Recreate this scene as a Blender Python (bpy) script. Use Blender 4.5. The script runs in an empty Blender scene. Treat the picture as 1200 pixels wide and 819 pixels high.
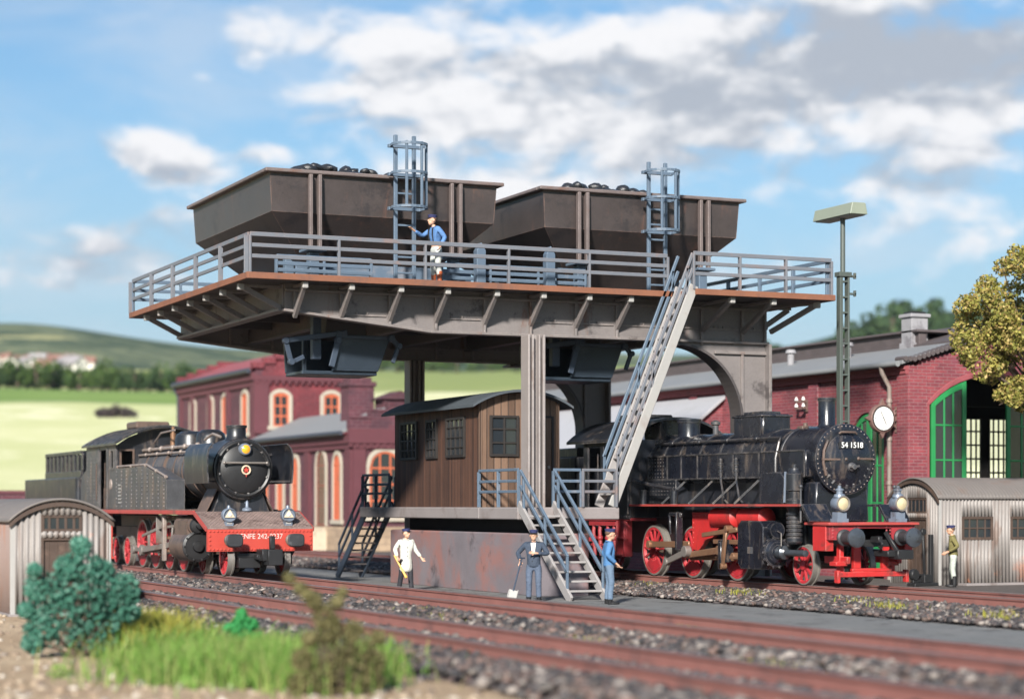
import bpy, bmesh, math, random
import numpy as np
from mathutils import Vector, Matrix, noise as mnoise
random.seed(7)
R = math.radians
SC = bpy.context.scene
COL = SC.collection

# ------------------------------------------------------------------ materials
def srgb(r, g, b):
    f = lambda c: (c/255/12.92) if c/255 <= .04045 else ((c/255+.055)/1.055)**2.4
    return (f(r), f(g), f(b))

class NT:
    def __init__(self, tree):
        self.t = tree; self.n = tree.nodes; self.l = tree.links
    def node(self, typ, **kw):
        nd = self.n.new(typ)
        for k, v in kw.items():
            if k in nd.inputs.keys() if hasattr(nd.inputs, 'keys') else False:
                self.put(nd.inputs[k], v)
            else:
                setattr(nd, k, v)
        return nd
    def put(self, sock, v):
        if hasattr(v, 'is_linked') and hasattr(v, 'node'): self.l.new(v, sock)
        else: sock.default_value = v
    def math(self, op, a, b=0.0, c=None, clamp=False):
        nd = self.n.new('ShaderNodeMath'); nd.operation = op; nd.use_clamp = clamp
        self.put(nd.inputs[0], a); self.put(nd.inputs[1], b)
        if c is not None: self.put(nd.inputs[2], c)
        return nd.outputs[0]
    def noise(self, vec, scale, detail=5, rough=.6, dist=0):
        nd = self.n.new('ShaderNodeTexNoise')
        if vec is not None: self.l.new(vec, nd.inputs['Vector'])
        nd.inputs['Scale'].default_value = scale; nd.inputs['Detail'].default_value = detail
        nd.inputs['Roughness'].default_value = rough; nd.inputs['Distortion'].default_value = dist
        return nd.outputs['Fac']
    def step(self, v, a, b):
        nd = self.n.new('ShaderNodeMapRange'); nd.interpolation_type = 'SMOOTHSTEP'
        self.put(nd.inputs[0], v); nd.inputs[1].default_value = a; nd.inputs[2].default_value = b
        return nd.outputs[0]
    def mix(self, f, a, b, blend='MIX'):
        nd = self.n.new('ShaderNodeMix'); nd.data_type = 'RGBA'; nd.blend_type = blend
        self.put(nd.inputs[0], f)
        for s, v in ((nd.inputs[6], a), (nd.inputs[7], b)):
            if isinstance(v, tuple) and len(v) == 3: v = (*v, 1)
            self.put(s, v)
        return nd.outputs[2]
    def scale_vec(self, vec, s):
        nd = self.n.new('ShaderNodeMapping'); nd.inputs['Scale'].default_value = s
        self.l.new(vec, nd.inputs['Vector']); return nd.outputs[0]

def new_mat(name):
    m = bpy.data.materials.new(name); m.use_nodes = True
    t = NT(m.node_tree); b = m.node_tree.nodes['Principled BSDF']
    return m, t, b

def M(name, col, rough=.6, metal=0.0, var=.25, scale=1.5, col2=None, amt=.35, scale2=.8, fine=18, bump=.15,
      streak=False, coat=0.0, spec=.5, col3=None, amt3=.3, edge=None, er=.03):
    """painted / weathered surface: tonal mottling, a patchy second colour, optional vertical streaks, fine bump"""
    m, t, b = new_mat(name)
    tc = t.node('ShaderNodeTexCoord').outputs['Object']
    n1 = t.noise(tc, scale, 6, .65)
    nf = t.noise(tc, fine, 4, .7)
    k = t.math('ADD', t.math('MULTIPLY', t.math('SUBTRACT', n1, .5), 3*var), t.math('MULTIPLY', t.math('SUBTRACT', nf, .5), 1.6*var))
    lo = tuple(max(0, c*(1-1.5*var)) for c in col); hi = tuple(min(1, c*(1+1.5*var)) for c in col)
    c = t.mix(t.math('ADD', k, .5, clamp=True), lo, hi)
    if col2 is not None:
        v2 = t.scale_vec(tc, (1, 1, .22)) if streak else tc
        n2 = t.noise(v2, scale2*(3 if streak else 1), 7, .68, .4)
        e = .62-.3*amt
        c = t.mix(t.math('MULTIPLY', t.step(n2, e, e+.16), .85), c, col2)
    if col3 is not None:
        n3 = t.noise(tc, scale2*2.3+.37, 6, .7, .2)
        e = .64-.3*amt3
        c = t.mix(t.math('MULTIPLY', t.step(n3, e, e+.12), .8), c, col3)
    if edge is not None:                                            # lighter wear along the arrises, with edge highlights painted into its colour
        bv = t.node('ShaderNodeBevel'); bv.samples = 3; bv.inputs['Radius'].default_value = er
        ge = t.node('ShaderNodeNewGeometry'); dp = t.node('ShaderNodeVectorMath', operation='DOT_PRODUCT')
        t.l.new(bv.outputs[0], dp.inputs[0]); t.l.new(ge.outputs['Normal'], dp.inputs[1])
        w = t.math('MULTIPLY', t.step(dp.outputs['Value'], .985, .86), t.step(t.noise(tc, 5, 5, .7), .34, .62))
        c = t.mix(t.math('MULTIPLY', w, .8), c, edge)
    t.l.new(c, b.inputs['Base Color'])
    rr = t.math('ADD', rough-.12, t.math('MULTIPLY', n1, .24), clamp=True)
    t.l.new(rr, b.inputs['Roughness'])
    b.inputs['Metallic'].default_value = metal
    b.inputs['Specular IOR Level'].default_value = spec
    if coat: b.inputs['Coat Weight'].default_value = coat
    if bump:
        bp = t.node('ShaderNodeBump'); bp.inputs['Strength'].default_value = bump; bp.inputs['Distance'].default_value = .03
        t.l.new(nf, bp.inputs['Height']); t.l.new(bp.outputs[0], b.inputs['Normal'])
    return m

def brick_mat(name, c1, c2, mortar, bw=.26, bh=.085, dirt=None, dirt_amt=.3):
    m, t, b = new_mat(name)
    tc = t.node('ShaderNodeTexCoord').outputs['Object']
    sp = t.node('ShaderNodeSeparateXYZ'); t.l.new(tc, sp.inputs[0])
    u = t.math('ADD', sp.outputs[0], sp.outputs[1])
    cb = t.node('ShaderNodeCombineXYZ'); t.l.new(u, cb.inputs[0]); t.l.new(sp.outputs[2], cb.inputs[1])
    br = t.node('ShaderNodeTexBrick'); t.l.new(cb.outputs[0], br.inputs['Vector'])
    br.inputs['Color1'].default_value = (*c1, 1); br.inputs['Color2'].default_value = (*c2, 1); br.inputs['Mortar'].default_value = (*mortar, 1)
    br.inputs['Scale'].default_value = 1; br.inputs['Brick Width'].default_value = bw; br.inputs['Row Height'].default_value = bh
    br.inputs['Mortar Size'].default_value = .012; br.inputs['Mortar Smooth'].default_value = .3; br.inputs['Bias'].default_value = 0
    n1 = t.noise(tc, .55, 6, .65); n2 = t.noise(tc, 4, 5, .7)
    k = t.math('ADD', t.math('MULTIPLY', n1, .8), t.math('MULTIPLY', n2, .5))
    c = t.mix(1.0, br.outputs['Color'], t.mix(t.step(k, .35, .95), (.62, .62, .64), (1.25, 1.2, 1.2)), 'MULTIPLY')
    if dirt: c = t.mix(t.math('MULTIPLY', t.step(t.noise(tc, .8, 6, .7), .62-.3*dirt_amt, .8-.3*dirt_amt), .7), c, dirt)
    t.l.new(c, b.inputs['Base Color']); b.inputs['Roughness'].default_value = .85
    bp = t.node('ShaderNodeBump'); bp.inputs['Strength'].default_value = .5; bp.inputs['Distance'].default_value = .02; bp.invert = True
    t.l.new(br.outputs['Fac'], bp.inputs['Height']); t.l.new(bp.outputs[0], b.inputs['Normal'])
    return m

def plank_mat(name, c1, c2, w=.14, rough=.75):
    """vertical timber boards with dark joints and grain"""
    m, t, b = new_mat(name)
    tc = t.node('ShaderNodeTexCoord').outputs['Object']
    sp = t.node('ShaderNodeSeparateXYZ'); t.l.new(tc, sp.inputs[0])
    u = t.math('DIVIDE', t.math('ADD', sp.outputs[0], sp.outputs[1]), w)
    fr = t.math('FRACT', u); fl = t.math('FLOOR', u)
    wn = t.node('ShaderNodeTexWhiteNoise'); wn.noise_dimensions = '1D'; t.l.new(fl, wn.inputs['W'])
    g = t.noise(t.scale_vec(tc, (9, 9, .7)), 3, 6, .65, .6)
    g2 = t.noise(tc, 1.1, 6, .65)
    k = t.math('ADD', t.math('MULTIPLY', wn.outputs['Value'], .45), t.math('ADD', t.math('MULTIPLY', g, .5), t.math('MULTIPLY', g2, .35)))
    c = t.mix(t.step(k, .3, 1.0), c1, c2)
    gap = t.math('MULTIPLY', t.step(fr, 0, .10), t.step(t.math('SUBTRACT', 1, fr), 0, .10))
    c = t.mix(gap, tuple(x*.22 for x in c1), c)
    t.l.new(c, b.inputs['Base Color']); b.inputs['Roughness'].default_value = rough
    bp = t.node('ShaderNodeBump'); bp.inputs['Strength'].default_value = .6; bp.inputs['Distance'].default_value = .02
    t.l.new(t.math('ADD', gap, t.math('MULTIPLY', g, .3)), bp.inputs['Height']); t.l.new(bp.outputs[0], b.inputs['Normal'])
    return m

def island_mat(name, cols, rough=.7, trans=0.0, mottling=.25, spec=.3):
    """one colour per loose piece (leaf, stone, blade), picked from a ramp"""
    m, t, b = new_mat(name)
    g = t.node('ShaderNodeNewGeometry')
    cr = t.node('ShaderNodeValToRGB'); t.l.new(g.outputs['Random Per Island'], cr.inputs[0])
    el = cr.color_ramp.elements
    for i in range(len(cols)-2): el.new(.5)
    for i, c in enumerate(cols):
        el[i].position = i/(len(cols)-1); el[i].color = (*c, 1)
    tc = t.node('ShaderNodeTexCoord').outputs['Object']
    n = t.noise(tc, 2.2, 4, .6)
    lo, hi = 1-mottling, 1+mottling
    c = t.mix(1.0, cr.outputs[0], t.mix(n, (lo,)*3, (hi,)*3), 'MULTIPLY')
    t.l.new(c, b.inputs['Base Color']); b.inputs['Roughness'].default_value = rough
    b.inputs['Specular IOR Level'].default_value = spec
    if trans:
        tr = t.node('ShaderNodeBsdfTranslucent'); t.l.new(c, tr.inputs['Color'])
        mx = t.node('ShaderNodeMixShader'); mx.inputs[0].default_value = trans
        out = t.n['Material Output']
        t.l.new(b.outputs[0], mx.inputs[1]); t.l.new(tr.outputs[0], mx.inputs[2]); t.l.new(mx.outputs[0], out.inputs[0])
    return m

def glass_mat(name, tint=(.02, .025, .03), rough=.08):
    m, t, b = new_mat(name)
    b.inputs['Base Color'].default_value = (*tint, 1); b.inputs['Roughness'].default_value = rough
    b.inputs['Specular IOR Level'].default_value = .7
    return m

IRON = (.085, .068, .062); RUST = (.13, .055, .03)
MT = {}
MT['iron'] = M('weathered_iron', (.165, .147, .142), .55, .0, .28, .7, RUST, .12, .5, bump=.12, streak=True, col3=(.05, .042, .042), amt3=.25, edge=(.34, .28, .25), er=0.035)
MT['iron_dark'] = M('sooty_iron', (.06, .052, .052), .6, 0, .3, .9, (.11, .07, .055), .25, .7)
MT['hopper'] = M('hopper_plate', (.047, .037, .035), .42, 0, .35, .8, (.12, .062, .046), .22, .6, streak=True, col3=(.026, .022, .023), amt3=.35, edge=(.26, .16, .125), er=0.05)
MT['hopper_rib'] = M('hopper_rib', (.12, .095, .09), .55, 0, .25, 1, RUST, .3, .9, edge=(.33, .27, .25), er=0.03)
MT['deck'] = M('rusty_deck_edge', (.19, .075, .04), .75, 0, .25, 1.5, (.12, .06, .045), .35, .9)
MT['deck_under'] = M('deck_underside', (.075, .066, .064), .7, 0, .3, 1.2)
MT['rail_paint'] = M('railing_paint', (.125, .135, .155), .5, 0, .2, 1.3, (.19, .13, .115), .28, 1.1, bump=.05, edge=(.30, .22, .19), er=0.02)
MT['rail_blue'] = M('blue_steel_paint', (.085, .12, .165), .45, 0, .2, 1.3, (.2, .2, .22), .15, 1.0, bump=.05, edge=(.24, .30, .37), er=0.02)
MT['rail_dark'] = M('dark_blue_steel', (.035, .05, .075), .5, 0, .25, 1.3, bump=.05)
MT['stair_pale'] = M('pale_grey_steel', (.30, .29, .275), .6, 0, .15, 1.2, (.25, .21, .19), .3, 1.2, bump=.08)
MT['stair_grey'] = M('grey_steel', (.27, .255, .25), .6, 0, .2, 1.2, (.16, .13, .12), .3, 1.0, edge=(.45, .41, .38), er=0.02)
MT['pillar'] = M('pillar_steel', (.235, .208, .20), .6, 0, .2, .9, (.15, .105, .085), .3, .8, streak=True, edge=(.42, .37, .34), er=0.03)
MT['plat'] = M('platform_concrete', (.22, .195, .19), .75, 0, .2, 1.2, (.14, .11, .1), .35, .9)
MT['plinth'] = M('stained_concrete', (.15, .132, .145), .8, 0, .25, .8, (.25, .105, .085), .62, .28, bump=.2, col3=(.06, .05, .055), amt3=.3)
MT['chute'] = M('chute_paint', (.016, .024, .035), .42, 0, .3, 1.2, (.05, .06, .07), .3, .9, bump=.08, edge=(.08, .12, .16), er=0.03)
MT['hut'] = plank_mat('brown_boards', (.036, .015, .009), (.10, .044, .025), .11)
MT['hut_front'] = plank_mat('light_brown_boards', (.075, .042, .026), (.18, .108, .07), .21)
MT['hut_roof'] = M('roofing_felt', (.055, .066, .078), .7, 0, .25, 1.4, (.1, .1, .1), .25, .8)
MT['frame_dark'] = M('dark_window_frame', (.018, .014, .012), .6, 0, .2, 2, bump=.03)
MT['pane'] = glass_mat('dark_glass')
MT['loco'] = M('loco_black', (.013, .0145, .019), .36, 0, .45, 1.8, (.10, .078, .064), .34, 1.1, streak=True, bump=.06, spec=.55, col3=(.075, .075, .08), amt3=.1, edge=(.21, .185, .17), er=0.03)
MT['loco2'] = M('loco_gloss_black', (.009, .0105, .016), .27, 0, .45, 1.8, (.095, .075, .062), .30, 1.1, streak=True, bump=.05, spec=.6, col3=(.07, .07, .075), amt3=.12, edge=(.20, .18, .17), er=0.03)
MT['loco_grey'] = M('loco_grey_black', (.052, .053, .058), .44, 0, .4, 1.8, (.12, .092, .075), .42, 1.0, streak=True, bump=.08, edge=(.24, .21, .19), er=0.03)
MT['loco_dirt'] = M('loco_oily_brown', (.105, .07, .055), .5, 0, .35, 2, (.03, .025, .022), .4, 1.5)
MT['red'] = M('loco_red', (.42, .02, .02), .5, 0, .25, 1.8, (.13, .03, .025), .38, 1.6, bump=.05, edge=(.6, .16, .13), er=0.02)
MT['red_beam'] = M('buffer_beam_red', (.40, .045, .03), .55, 0, .2, 2.5, (.26, .045, .03), .36, 2.0, bump=.05)
MT['red_dirty'] = M('dirty_red', (.27, .022, .028), .55, 0, .3, 1.5, (.1, .03, .028), .4, 1.2, bump=.05, edge=(.5, .2, .2), er=0.02)
MT['lettering'] = M('faded_lettering', (.55, .5, .46), .6, 0, .2, 9, (.4, .12, .1), .3, 9, bump=0)
MT['wheel_red'] = M('wheel_red', (.36, .02, .028), .5, 0, .25, 2, (.15, .025, .025), .3, 1.4, bump=.05, edge=(.55, .14, .13), er=.02)
MT['red_edge'] = M('running_board_red', (.34, .05, .042), .55, 0, .25, 1.4, (.12, .05, .04), .35, 1.3, bump=.05)
MT['tyre'] = M('steel_tyre', (.27, .25, .225), .42, .5, .25, 2, (.07, .05, .04), .35, 1.4)
MT['rod'] = M('brass_brown_rod', (.27, .15, .09), .38, .5, .2, 2, (.2, .1, .06), .3, 1.4, bump=.03)
MT['rod_grey'] = M('steel_rod', (.25, .225, .205), .42, .5, .2, 2, (.2, .12, .09), .3, 1.4, bump=.03)
MT['pipe'] = M('oxidised_pipe', (.26, .215, .19), .5, .2, .25, 2, (.14, .08, .06), .35, 1.5, bump=.03)
MT['tread'] = M('chequer_plate', (.21, .155, .14), .6, .2, .35, 3, (.08, .05, .045), .4, 1.5, bump=.5, fine=26)
MT['lamp_body'] = M('lamp_grey_blue', (.16, .19, .24), .4, .2, .25, 3, (.07, .06, .06), .25, 2)
MT['buffer_head'] = M('buffer_head', (.075, .085, .10), .3, .5, .3, 3, (.05, .045, .045), .4, 2.5)
MT['buffer_dark'] = M('dark_buffer', (.03, .031, .034), .5, .1, .35, 3, (.08, .08, .085), .35, 2)
MT['amber'] = M('amber_lens', (.75, .36, .03), .15, 0, .2, 6, bump=0, coat=.8)
MT['lens'] = M('pale_lens', (.50, .42, .26), .12, 0, .15, 8, bump=0, coat=.8)
MT['white'] = M('white_paint', (.8, .79, .75), .5, 0, .06, 3, bump=.02)
MT['ring'] = M('cream_ring', (.6, .5, .36), .4, .1, .1, 4, bump=0)
MT['rust_rail'] = M('rusty_rail', (.215, .09, .075), .7, .0, .25, 1.2, (.13, .062, .056), .35, .7, bump=.1)
MT['rail_head'] = M('rail_head', (.21, .165, .155), .38, .35, .25, 1.0, (.18, .08, .07), .35, .8, bump=.03)
MT['sleeper'] = M('tarred_sleeper', (.085, .055, .048), .8, 0, .3, 2)
MT['shed_metal'] = M('corrugated_zinc', (.225, .205, .192), .6, .1, .2, 1.2, (.13, .085, .065), .33, .55, streak=True, col3=(.55, .22, .12), amt3=.02)
MT['shed_pink'] = M('corrugated_zinc_rusty', (.27, .2, .175), .6, .1, .16, 1.2, (.3, .15, .1), .35, .4, streak=True)
MT['shed_roof'] = M('corrugated_roof', (.155, .138, .128), .65, .1, .2, 1.5, (.15, .11, .09), .35, .8)
MT['shed_wood'] = M('brown_shed_wood', (.06, .038, .028), .65, 0, .3, 2.2, (.11, .07, .05), .25, 2)
MT['white_trim'] = M('grey_trim', (.31, .30, .285), .6, 0, .15, 2)
MT['brick'] = brick_mat('red_brick', (.235, .046, .055), (.15, .03, .042), (.22, .115, .12), bw=.32, bh=.105, dirt=(.2, .05, .075))
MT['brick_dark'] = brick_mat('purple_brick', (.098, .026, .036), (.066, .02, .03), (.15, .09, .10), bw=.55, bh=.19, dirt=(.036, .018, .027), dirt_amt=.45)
MT['brick_red'] = brick_mat('wine_red_brick', (.17, .024, .032), (.115, .018, .026), (.2, .08, .085), bw=.55, bh=.19, dirt=(.05, .016, .022))
MT['brick_trim'] = M('brick_band', (.24, .058, .066), .8, 0, .25, 2.5, (.16, .045, .05), .3, 1)
MT['brick_trim_dark'] = M('dark_brick_band', (.095, .026, .034), .8, 0, .25, 2.5)
MT['sandstone'] = M('sandstone', (.48, .40, .30), .8, 0, .2, 1.5, (.28, .22, .16), .3, 1)
MT['stone_base'] = brick_mat('stone_blocks', (.36, .27, .18), (.27, .2, .135), (.16, .12, .09), .8, .36)
MT['surround'] = M('pale_window_surround', (.38, .335, .27), .75, 0, .12, 2, (.4, .33, .25), .25, 1.2)
MT['orange'] = M('orange_joinery', (.48, .11, .045), .55, 0, .15, 2)
MT['brown_door'] = M('brown_red_door', (.2, .06, .04), .55, 0, .2, 2)
MT['slate'] = M('grey_roof_sheet', (.19, .195, .2), .7, 0, .18, 1.2, (.2, .2, .2), .3, .7)
MT['slate_pale'] = M('pale_roof_sheet', (.33, .33, .35), .7, 0, .12, 1.2, (.3, .3, .31), .3, .7)
MT['tile_dark'] = M('dark_roof_tiles', (.075, .06, .06), .7, 0, .3, 3)
MT['gutter'] = M('gutter_dark', (.04, .045, .06), .5, .1, .2, 2)
MT['chimney'] = M('rendered_chimney', (.25, .245, .255), .8, 0, .25, 2, (.13, .12, .13), .45, 1.2)
MT['green'] = M('green_joinery', (.018, .21, .06), .42, 0, .2, 2, (.01, .12, .04), .2, 1.2, bump=.04)
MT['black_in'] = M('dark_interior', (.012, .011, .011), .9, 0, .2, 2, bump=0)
MT['mast'] = M('mast_green_grey', (.075, .09, .08), .5, .1, .2, 1.5, (.1, .1, .08), .2, 1, bump=.04)
MT['lamp_green'] = M('lamp_housing', (.22, .245, .19), .5, 0, .12, 1.5, bump=.03)
MT['coal'] = M('coal', (.018, .018, .02), .34, 0, .4, 6, bump=.3, spec=.7)
MT['clock_face'] = M('clock_face', (.8, .8, .77), .4, 0, .03, 3, bump=0)
MT['clock_case'] = M('clock_case', (.17, .1, .085), .5, .1, .25, 4)
MT['black'] = M('black_paint', (.015, .015, .016), .45, 0, .2, 3, bump=.02)
MT['asphalt'] = M('asphalt', (.15, .151, .148), .88, 0, .2, .9, (.2, .19, .18), .35, .5, fine=22, bump=.8, col3=(.05, .048, .046), amt3=.38)

# ------------------------------------------------------------------ mesh builder
class MB:
    def __init__(self): self.bm = bmesh.new()
    def quadbox(self, c):
        v = [self.bm.verts.new(p) for p in c]
        for f in ((0,3,2,1), (4,5,6,7), (0,1,5,4), (1,2,6,5), (2,3,7,6), (3,0,4,7)): self.bm.faces.new([v[i] for i in f])
        return self
    def bx(self, x0, x1, y0, y1, z0, z1):
        return self.quadbox([(x0,y0,z0),(x1,y0,z0),(x1,y1,z0),(x0,y1,z0),(x0,y0,z1),(x1,y0,z1),(x1,y1,z1),(x0,y1,z1)])
    def bar(self, p, q, w, h, up=(0,0,1)):
        p, q = Vector(p), Vector(q); d = (q-p).normalized(); up = Vector(up)
        s = d.cross(up)
        if s.length < 1e-4: s = d.cross(Vector((0,1,0)))
        s.normalize(); u = s.cross(d).normalized(); a, b = s*w/2, u*h/2
        return self.quadbox([p-a-b, p+a-b, q+a-b, q-a-b, p-a+b, p+a+b, q+a+b, q-a+b])
    def cyl(self, p, q, r, r2=None, n=16, cap=True):
        p, q = Vector(p), Vector(q); r2 = r if r2 is None else r2
        d = (q-p).normalized(); a = Vector((0,0,1)) if abs(d.z) < .9 else Vector((1,0,0))
        s = d.cross(a).normalized(); u = s.cross(d)
        A, B = [], []
        for i in range(n):
            t = 2*math.pi*i/n; o = s*math.cos(t)+u*math.sin(t)
            A.append(self.bm.verts.new(p+o*r)); B.append(self.bm.verts.new(q+o*r2))
        for i in range(n):
            j = (i+1) % n; self.bm.faces.new((A[i], A[j], B[j], B[i]))
        if cap: self.bm.faces.new(A[::-1]); self.bm.faces.new(B)
        return self
    def tube(self, pts, r, n=8):
        pts = [Vector(p) for p in pts]; rings = []
        d0 = (pts[1]-pts[0]).normalized(); ref = Vector((0,0,1)) if abs(d0.z) < .9 else Vector((1,0,0))
        s = d0.cross(ref).normalized()
        for i, p in enumerate(pts):
            d = (pts[min(i+1, len(pts)-1)]-pts[max(i-1, 0)]).normalized()
            s = (s-d*s.dot(d)).normalized(); u = s.cross(d)
            rr = r[i] if isinstance(r, (list, tuple)) else r
            rings.append([self.bm.verts.new(p+(s*math.cos(2*math.pi*k/n)+u*math.sin(2*math.pi*k/n))*rr) for k in range(n)])
        for a, b in zip(rings, rings[1:]):
            for k in range(n): self.bm.faces.new((a[k], a[(k+1) % n], b[(k+1) % n], b[k]))
        self.bm.faces.new(rings[0][::-1]); self.bm.faces.new(rings[-1])
        return self
    def ring(self, c, axis, R0, r, n=32, m=6, a0=0, a1=2*math.pi):
        c = Vector(c); ax = Vector(axis).normalized(); a = Vector((0,0,1)) if abs(ax.z) < .9 else Vector((1,0,0))
        s = ax.cross(a).normalized(); u = s.cross(ax); full = abs(a1-a0-2*math.pi) < 1e-5
        rings = []
        for i in range(n if full else n+1):
            t = a0+(a1-a0)*i/n; o = s*math.cos(t)+u*math.sin(t)
            rings.append([self.bm.verts.new(c+o*(R0+r*math.cos(2*math.pi*k/m))+ax*r*math.sin(2*math.pi*k/m)) for k in range(m)])
        N = len(rings)
        for i in range(N if full else N-1):
            A, B = rings[i], rings[(i+1) % N]
            for k in range(m): self.bm.faces.new((A[k], A[(k+1) % m], B[(k+1) % m], B[k]))
        if not full: self.bm.faces.new(rings[0]); self.bm.faces.new(rings[-1][::-1])
        return self
    def lathe(self, c, axis, prof, n=24, cap=True):
        c = Vector(c); ax = Vector(axis).normalized(); a = Vector((0,0,1)) if abs(ax.z) < .9 else Vector((1,0,0))
        s = ax.cross(a).normalized(); u = s.cross(ax); rings = []
        for r, z in prof:
            if r < 1e-5: rings.append([self.bm.verts.new(c+ax*z)])
            else: rings.append([self.bm.verts.new(c+ax*z+(s*math.cos(2*math.pi*k/n)+u*math.sin(2*math.pi*k/n))*r) for k in range(n)])
        for A, B in zip(rings, rings[1:]):
            for k in range(n):
                j = (k+1) % n
                if len(A) == 1 and len(B) == 1: continue
                if len(A) == 1: self.bm.faces.new((A[0], B[j], B[k]))
                elif len(B) == 1: self.bm.faces.new((A[k], A[j], B[0]))
                else: self.bm.faces.new((A[k], A[j], B[j], B[k]))
        if cap and len(rings[0]) > 1: self.bm.faces.new(rings[0][::-1])
        if cap and len(rings[-1]) > 1: self.bm.faces.new(rings[-1])
        return self
    def prism(self, poly, axis, a, b):
        def P(p, t): return {'x': (t, p[0], p[1]), 'y': (p[0], t, p[1]), 'z': (p[0], p[1], t)}[axis]
        A = [self.bm.verts.new(P(p, a)) for p in poly]; B = [self.bm.verts.new(P(p, b)) for p in poly]
        n = len(poly)
        for i in range(n): self.bm.faces.new((A[i], A[(i+1) % n], B[(i+1) % n], B[i]))
        self.bm.faces.new(A[::-1]); self.bm.faces.new(B)
        return self
    def ball(self, c, r, sc=(1,1,1), u=12, v=8):
        mat = Matrix.Translation(c) @ Matrix.Diagonal((*[s*r for s in sc], 1))
        bmesh.ops.create_uvsphere(self.bm, u_segments=u, v_segments=v, radius=1, matrix=mat); return self
    def ico(self, c, r, sc=(1,1,1), sub=1, rot=None):
        mat = Matrix.Translation(c) @ (rot.to_4x4() if rot else Matrix.Identity(4)) @ Matrix.Diagonal((*[s*r for s in sc], 1))
        bmesh.ops.create_icosphere(self.bm, subdivisions=sub, radius=1, matrix=mat); return self
    def build(self, name, mat, parent=None, smooth=35, bevel=0.0, loc=None):
        bmesh.ops.recalc_face_normals(self.bm, faces=self.bm.faces)
        me = bpy.data.meshes.new(name); self.bm.to_mesh(me); self.bm.free()
        if smooth:
            for p in me.polygons: p.use_smooth = True
            me.set_sharp_from_angle(angle=R(smooth))
        return link(name, me, mat, parent, bevel, loc)

def build_split(mb, name, mat, parent=None, smooth=35, bevel=0.0):
    """link every loose piece as an object of its own"""
    mb.bm.verts.ensure_lookup_table(); seen = set(); pieces = []
    for v in mb.bm.verts:
        if v in seen: continue
        st, comp = [v], []
        seen.add(v)
        while st:
            a = st.pop(); comp.append(a)
            for e in a.link_edges:
                b = e.other_vert(a)
                if b not in seen: seen.add(b); st.append(b)
        pieces.append(comp)
    out = []
    for comp in pieces:
        m2 = MB(); vm = {v: m2.bm.verts.new(v.co) for v in comp}
        for f in {f for v in comp for f in v.link_faces}: m2.bm.faces.new([vm[v] for v in f.verts])
        out.append(m2.build(name, mat, parent, smooth, bevel))
    mb.bm.free(); return out
def link(name, me, mat, parent=None, bevel=0.0, loc=None):
    o = bpy.data.objects.new(name, me); COL.objects.link(o)
    if mat is not None: me.materials.append(mat if not isinstance(mat, str) else MT[mat])
    if parent: o.parent = parent
    if loc: o.location = loc
    if bevel:
        b = o.modifiers.new('bevel', 'BEVEL'); b.width = bevel; b.segments = 1; b.limit_method = 'ANGLE'; b.angle_limit = R(50)
    return o
def np_mesh(name, verts, faces, mat, parent=None, smooth=False):
    me = bpy.data.meshes.new(name)
    verts = np.asarray(verts, dtype=np.float32); faces = np.asarray(faces, dtype=np.int32); k = faces.shape[1]
    me.vertices.add(len(verts)); me.vertices.foreach_set('co', verts.ravel())
    me.loops.add(faces.size); me.loops.foreach_set('vertex_index', faces.ravel())
    me.polygons.add(len(faces)); me.polygons.foreach_set('loop_start', np.arange(0, faces.size, k, dtype=np.int32))
    me.polygons.foreach_set('loop_total', np.full(len(faces), k, dtype=np.int32))
    me.update(calc_edges=True)
    if smooth: me.polygons.foreach_set('use_smooth', np.ones(len(faces), dtype=bool))
    return link(name, me, mat, parent)
def tag(o, label=None, cat=None, group=None, kind=None):
    if label: o['label'] = label
    if cat: o['category'] = cat
    if group: o['group'] = group
    if kind: o['kind'] = kind
    return o
def thing(name, label, cat, loc=(0,0,0), rz=0.0, group=None):
    o = bpy.data.objects.new(name, None); COL.objects.link(o); o.location = loc; o.rotation_euler = (0,0,rz)
    o.empty_display_size = .3
    return tag(o, label, cat, group)
def copy_tree(o, parent=None):
    c = o.copy(); COL.objects.link(c)
    if parent: c.parent = parent
    for ch in list(o.children): copy_tree(ch, c)
    return c
def text_mesh(name, body, size, mat, parent, mtx, depth=.004, bold=0.0, align='CENTER', width=1.0):
    cu = bpy.data.curves.new(name, 'FONT'); cu.body = body; cu.size = size; cu.extrude = depth; cu.offset = bold
    cu.align_x = align; cu.align_y = 'CENTER'; cu.resolution_u = 3
    tmp = bpy.data.objects.new(name+'_src', cu); COL.objects.link(tmp)
    dg = bpy.context.evaluated_depsgraph_get(); me = bpy.data.meshes.new_from_object(tmp.evaluated_get(dg))
    bpy.data.objects.remove(tmp); bpy.data.curves.remove(cu)
    me.transform(mtx @ Matrix.Diagonal((width, 1, 1, 1)))
    me.materials.clear()
    return link(name, me, mat, parent)
def eval_mesh(o):
    dg = bpy.context.evaluated_depsgraph_get(); dg.update()
    return bpy.data.meshes.new_from_object(o.evaluated_get(dg))
EXPOSURE, SUN_E, SKY_S, CLOUD, SKY_TINT, HAZE = 0.88, 5.0, 0.15, 3.6, (.32, .425, .475), .00008

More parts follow.
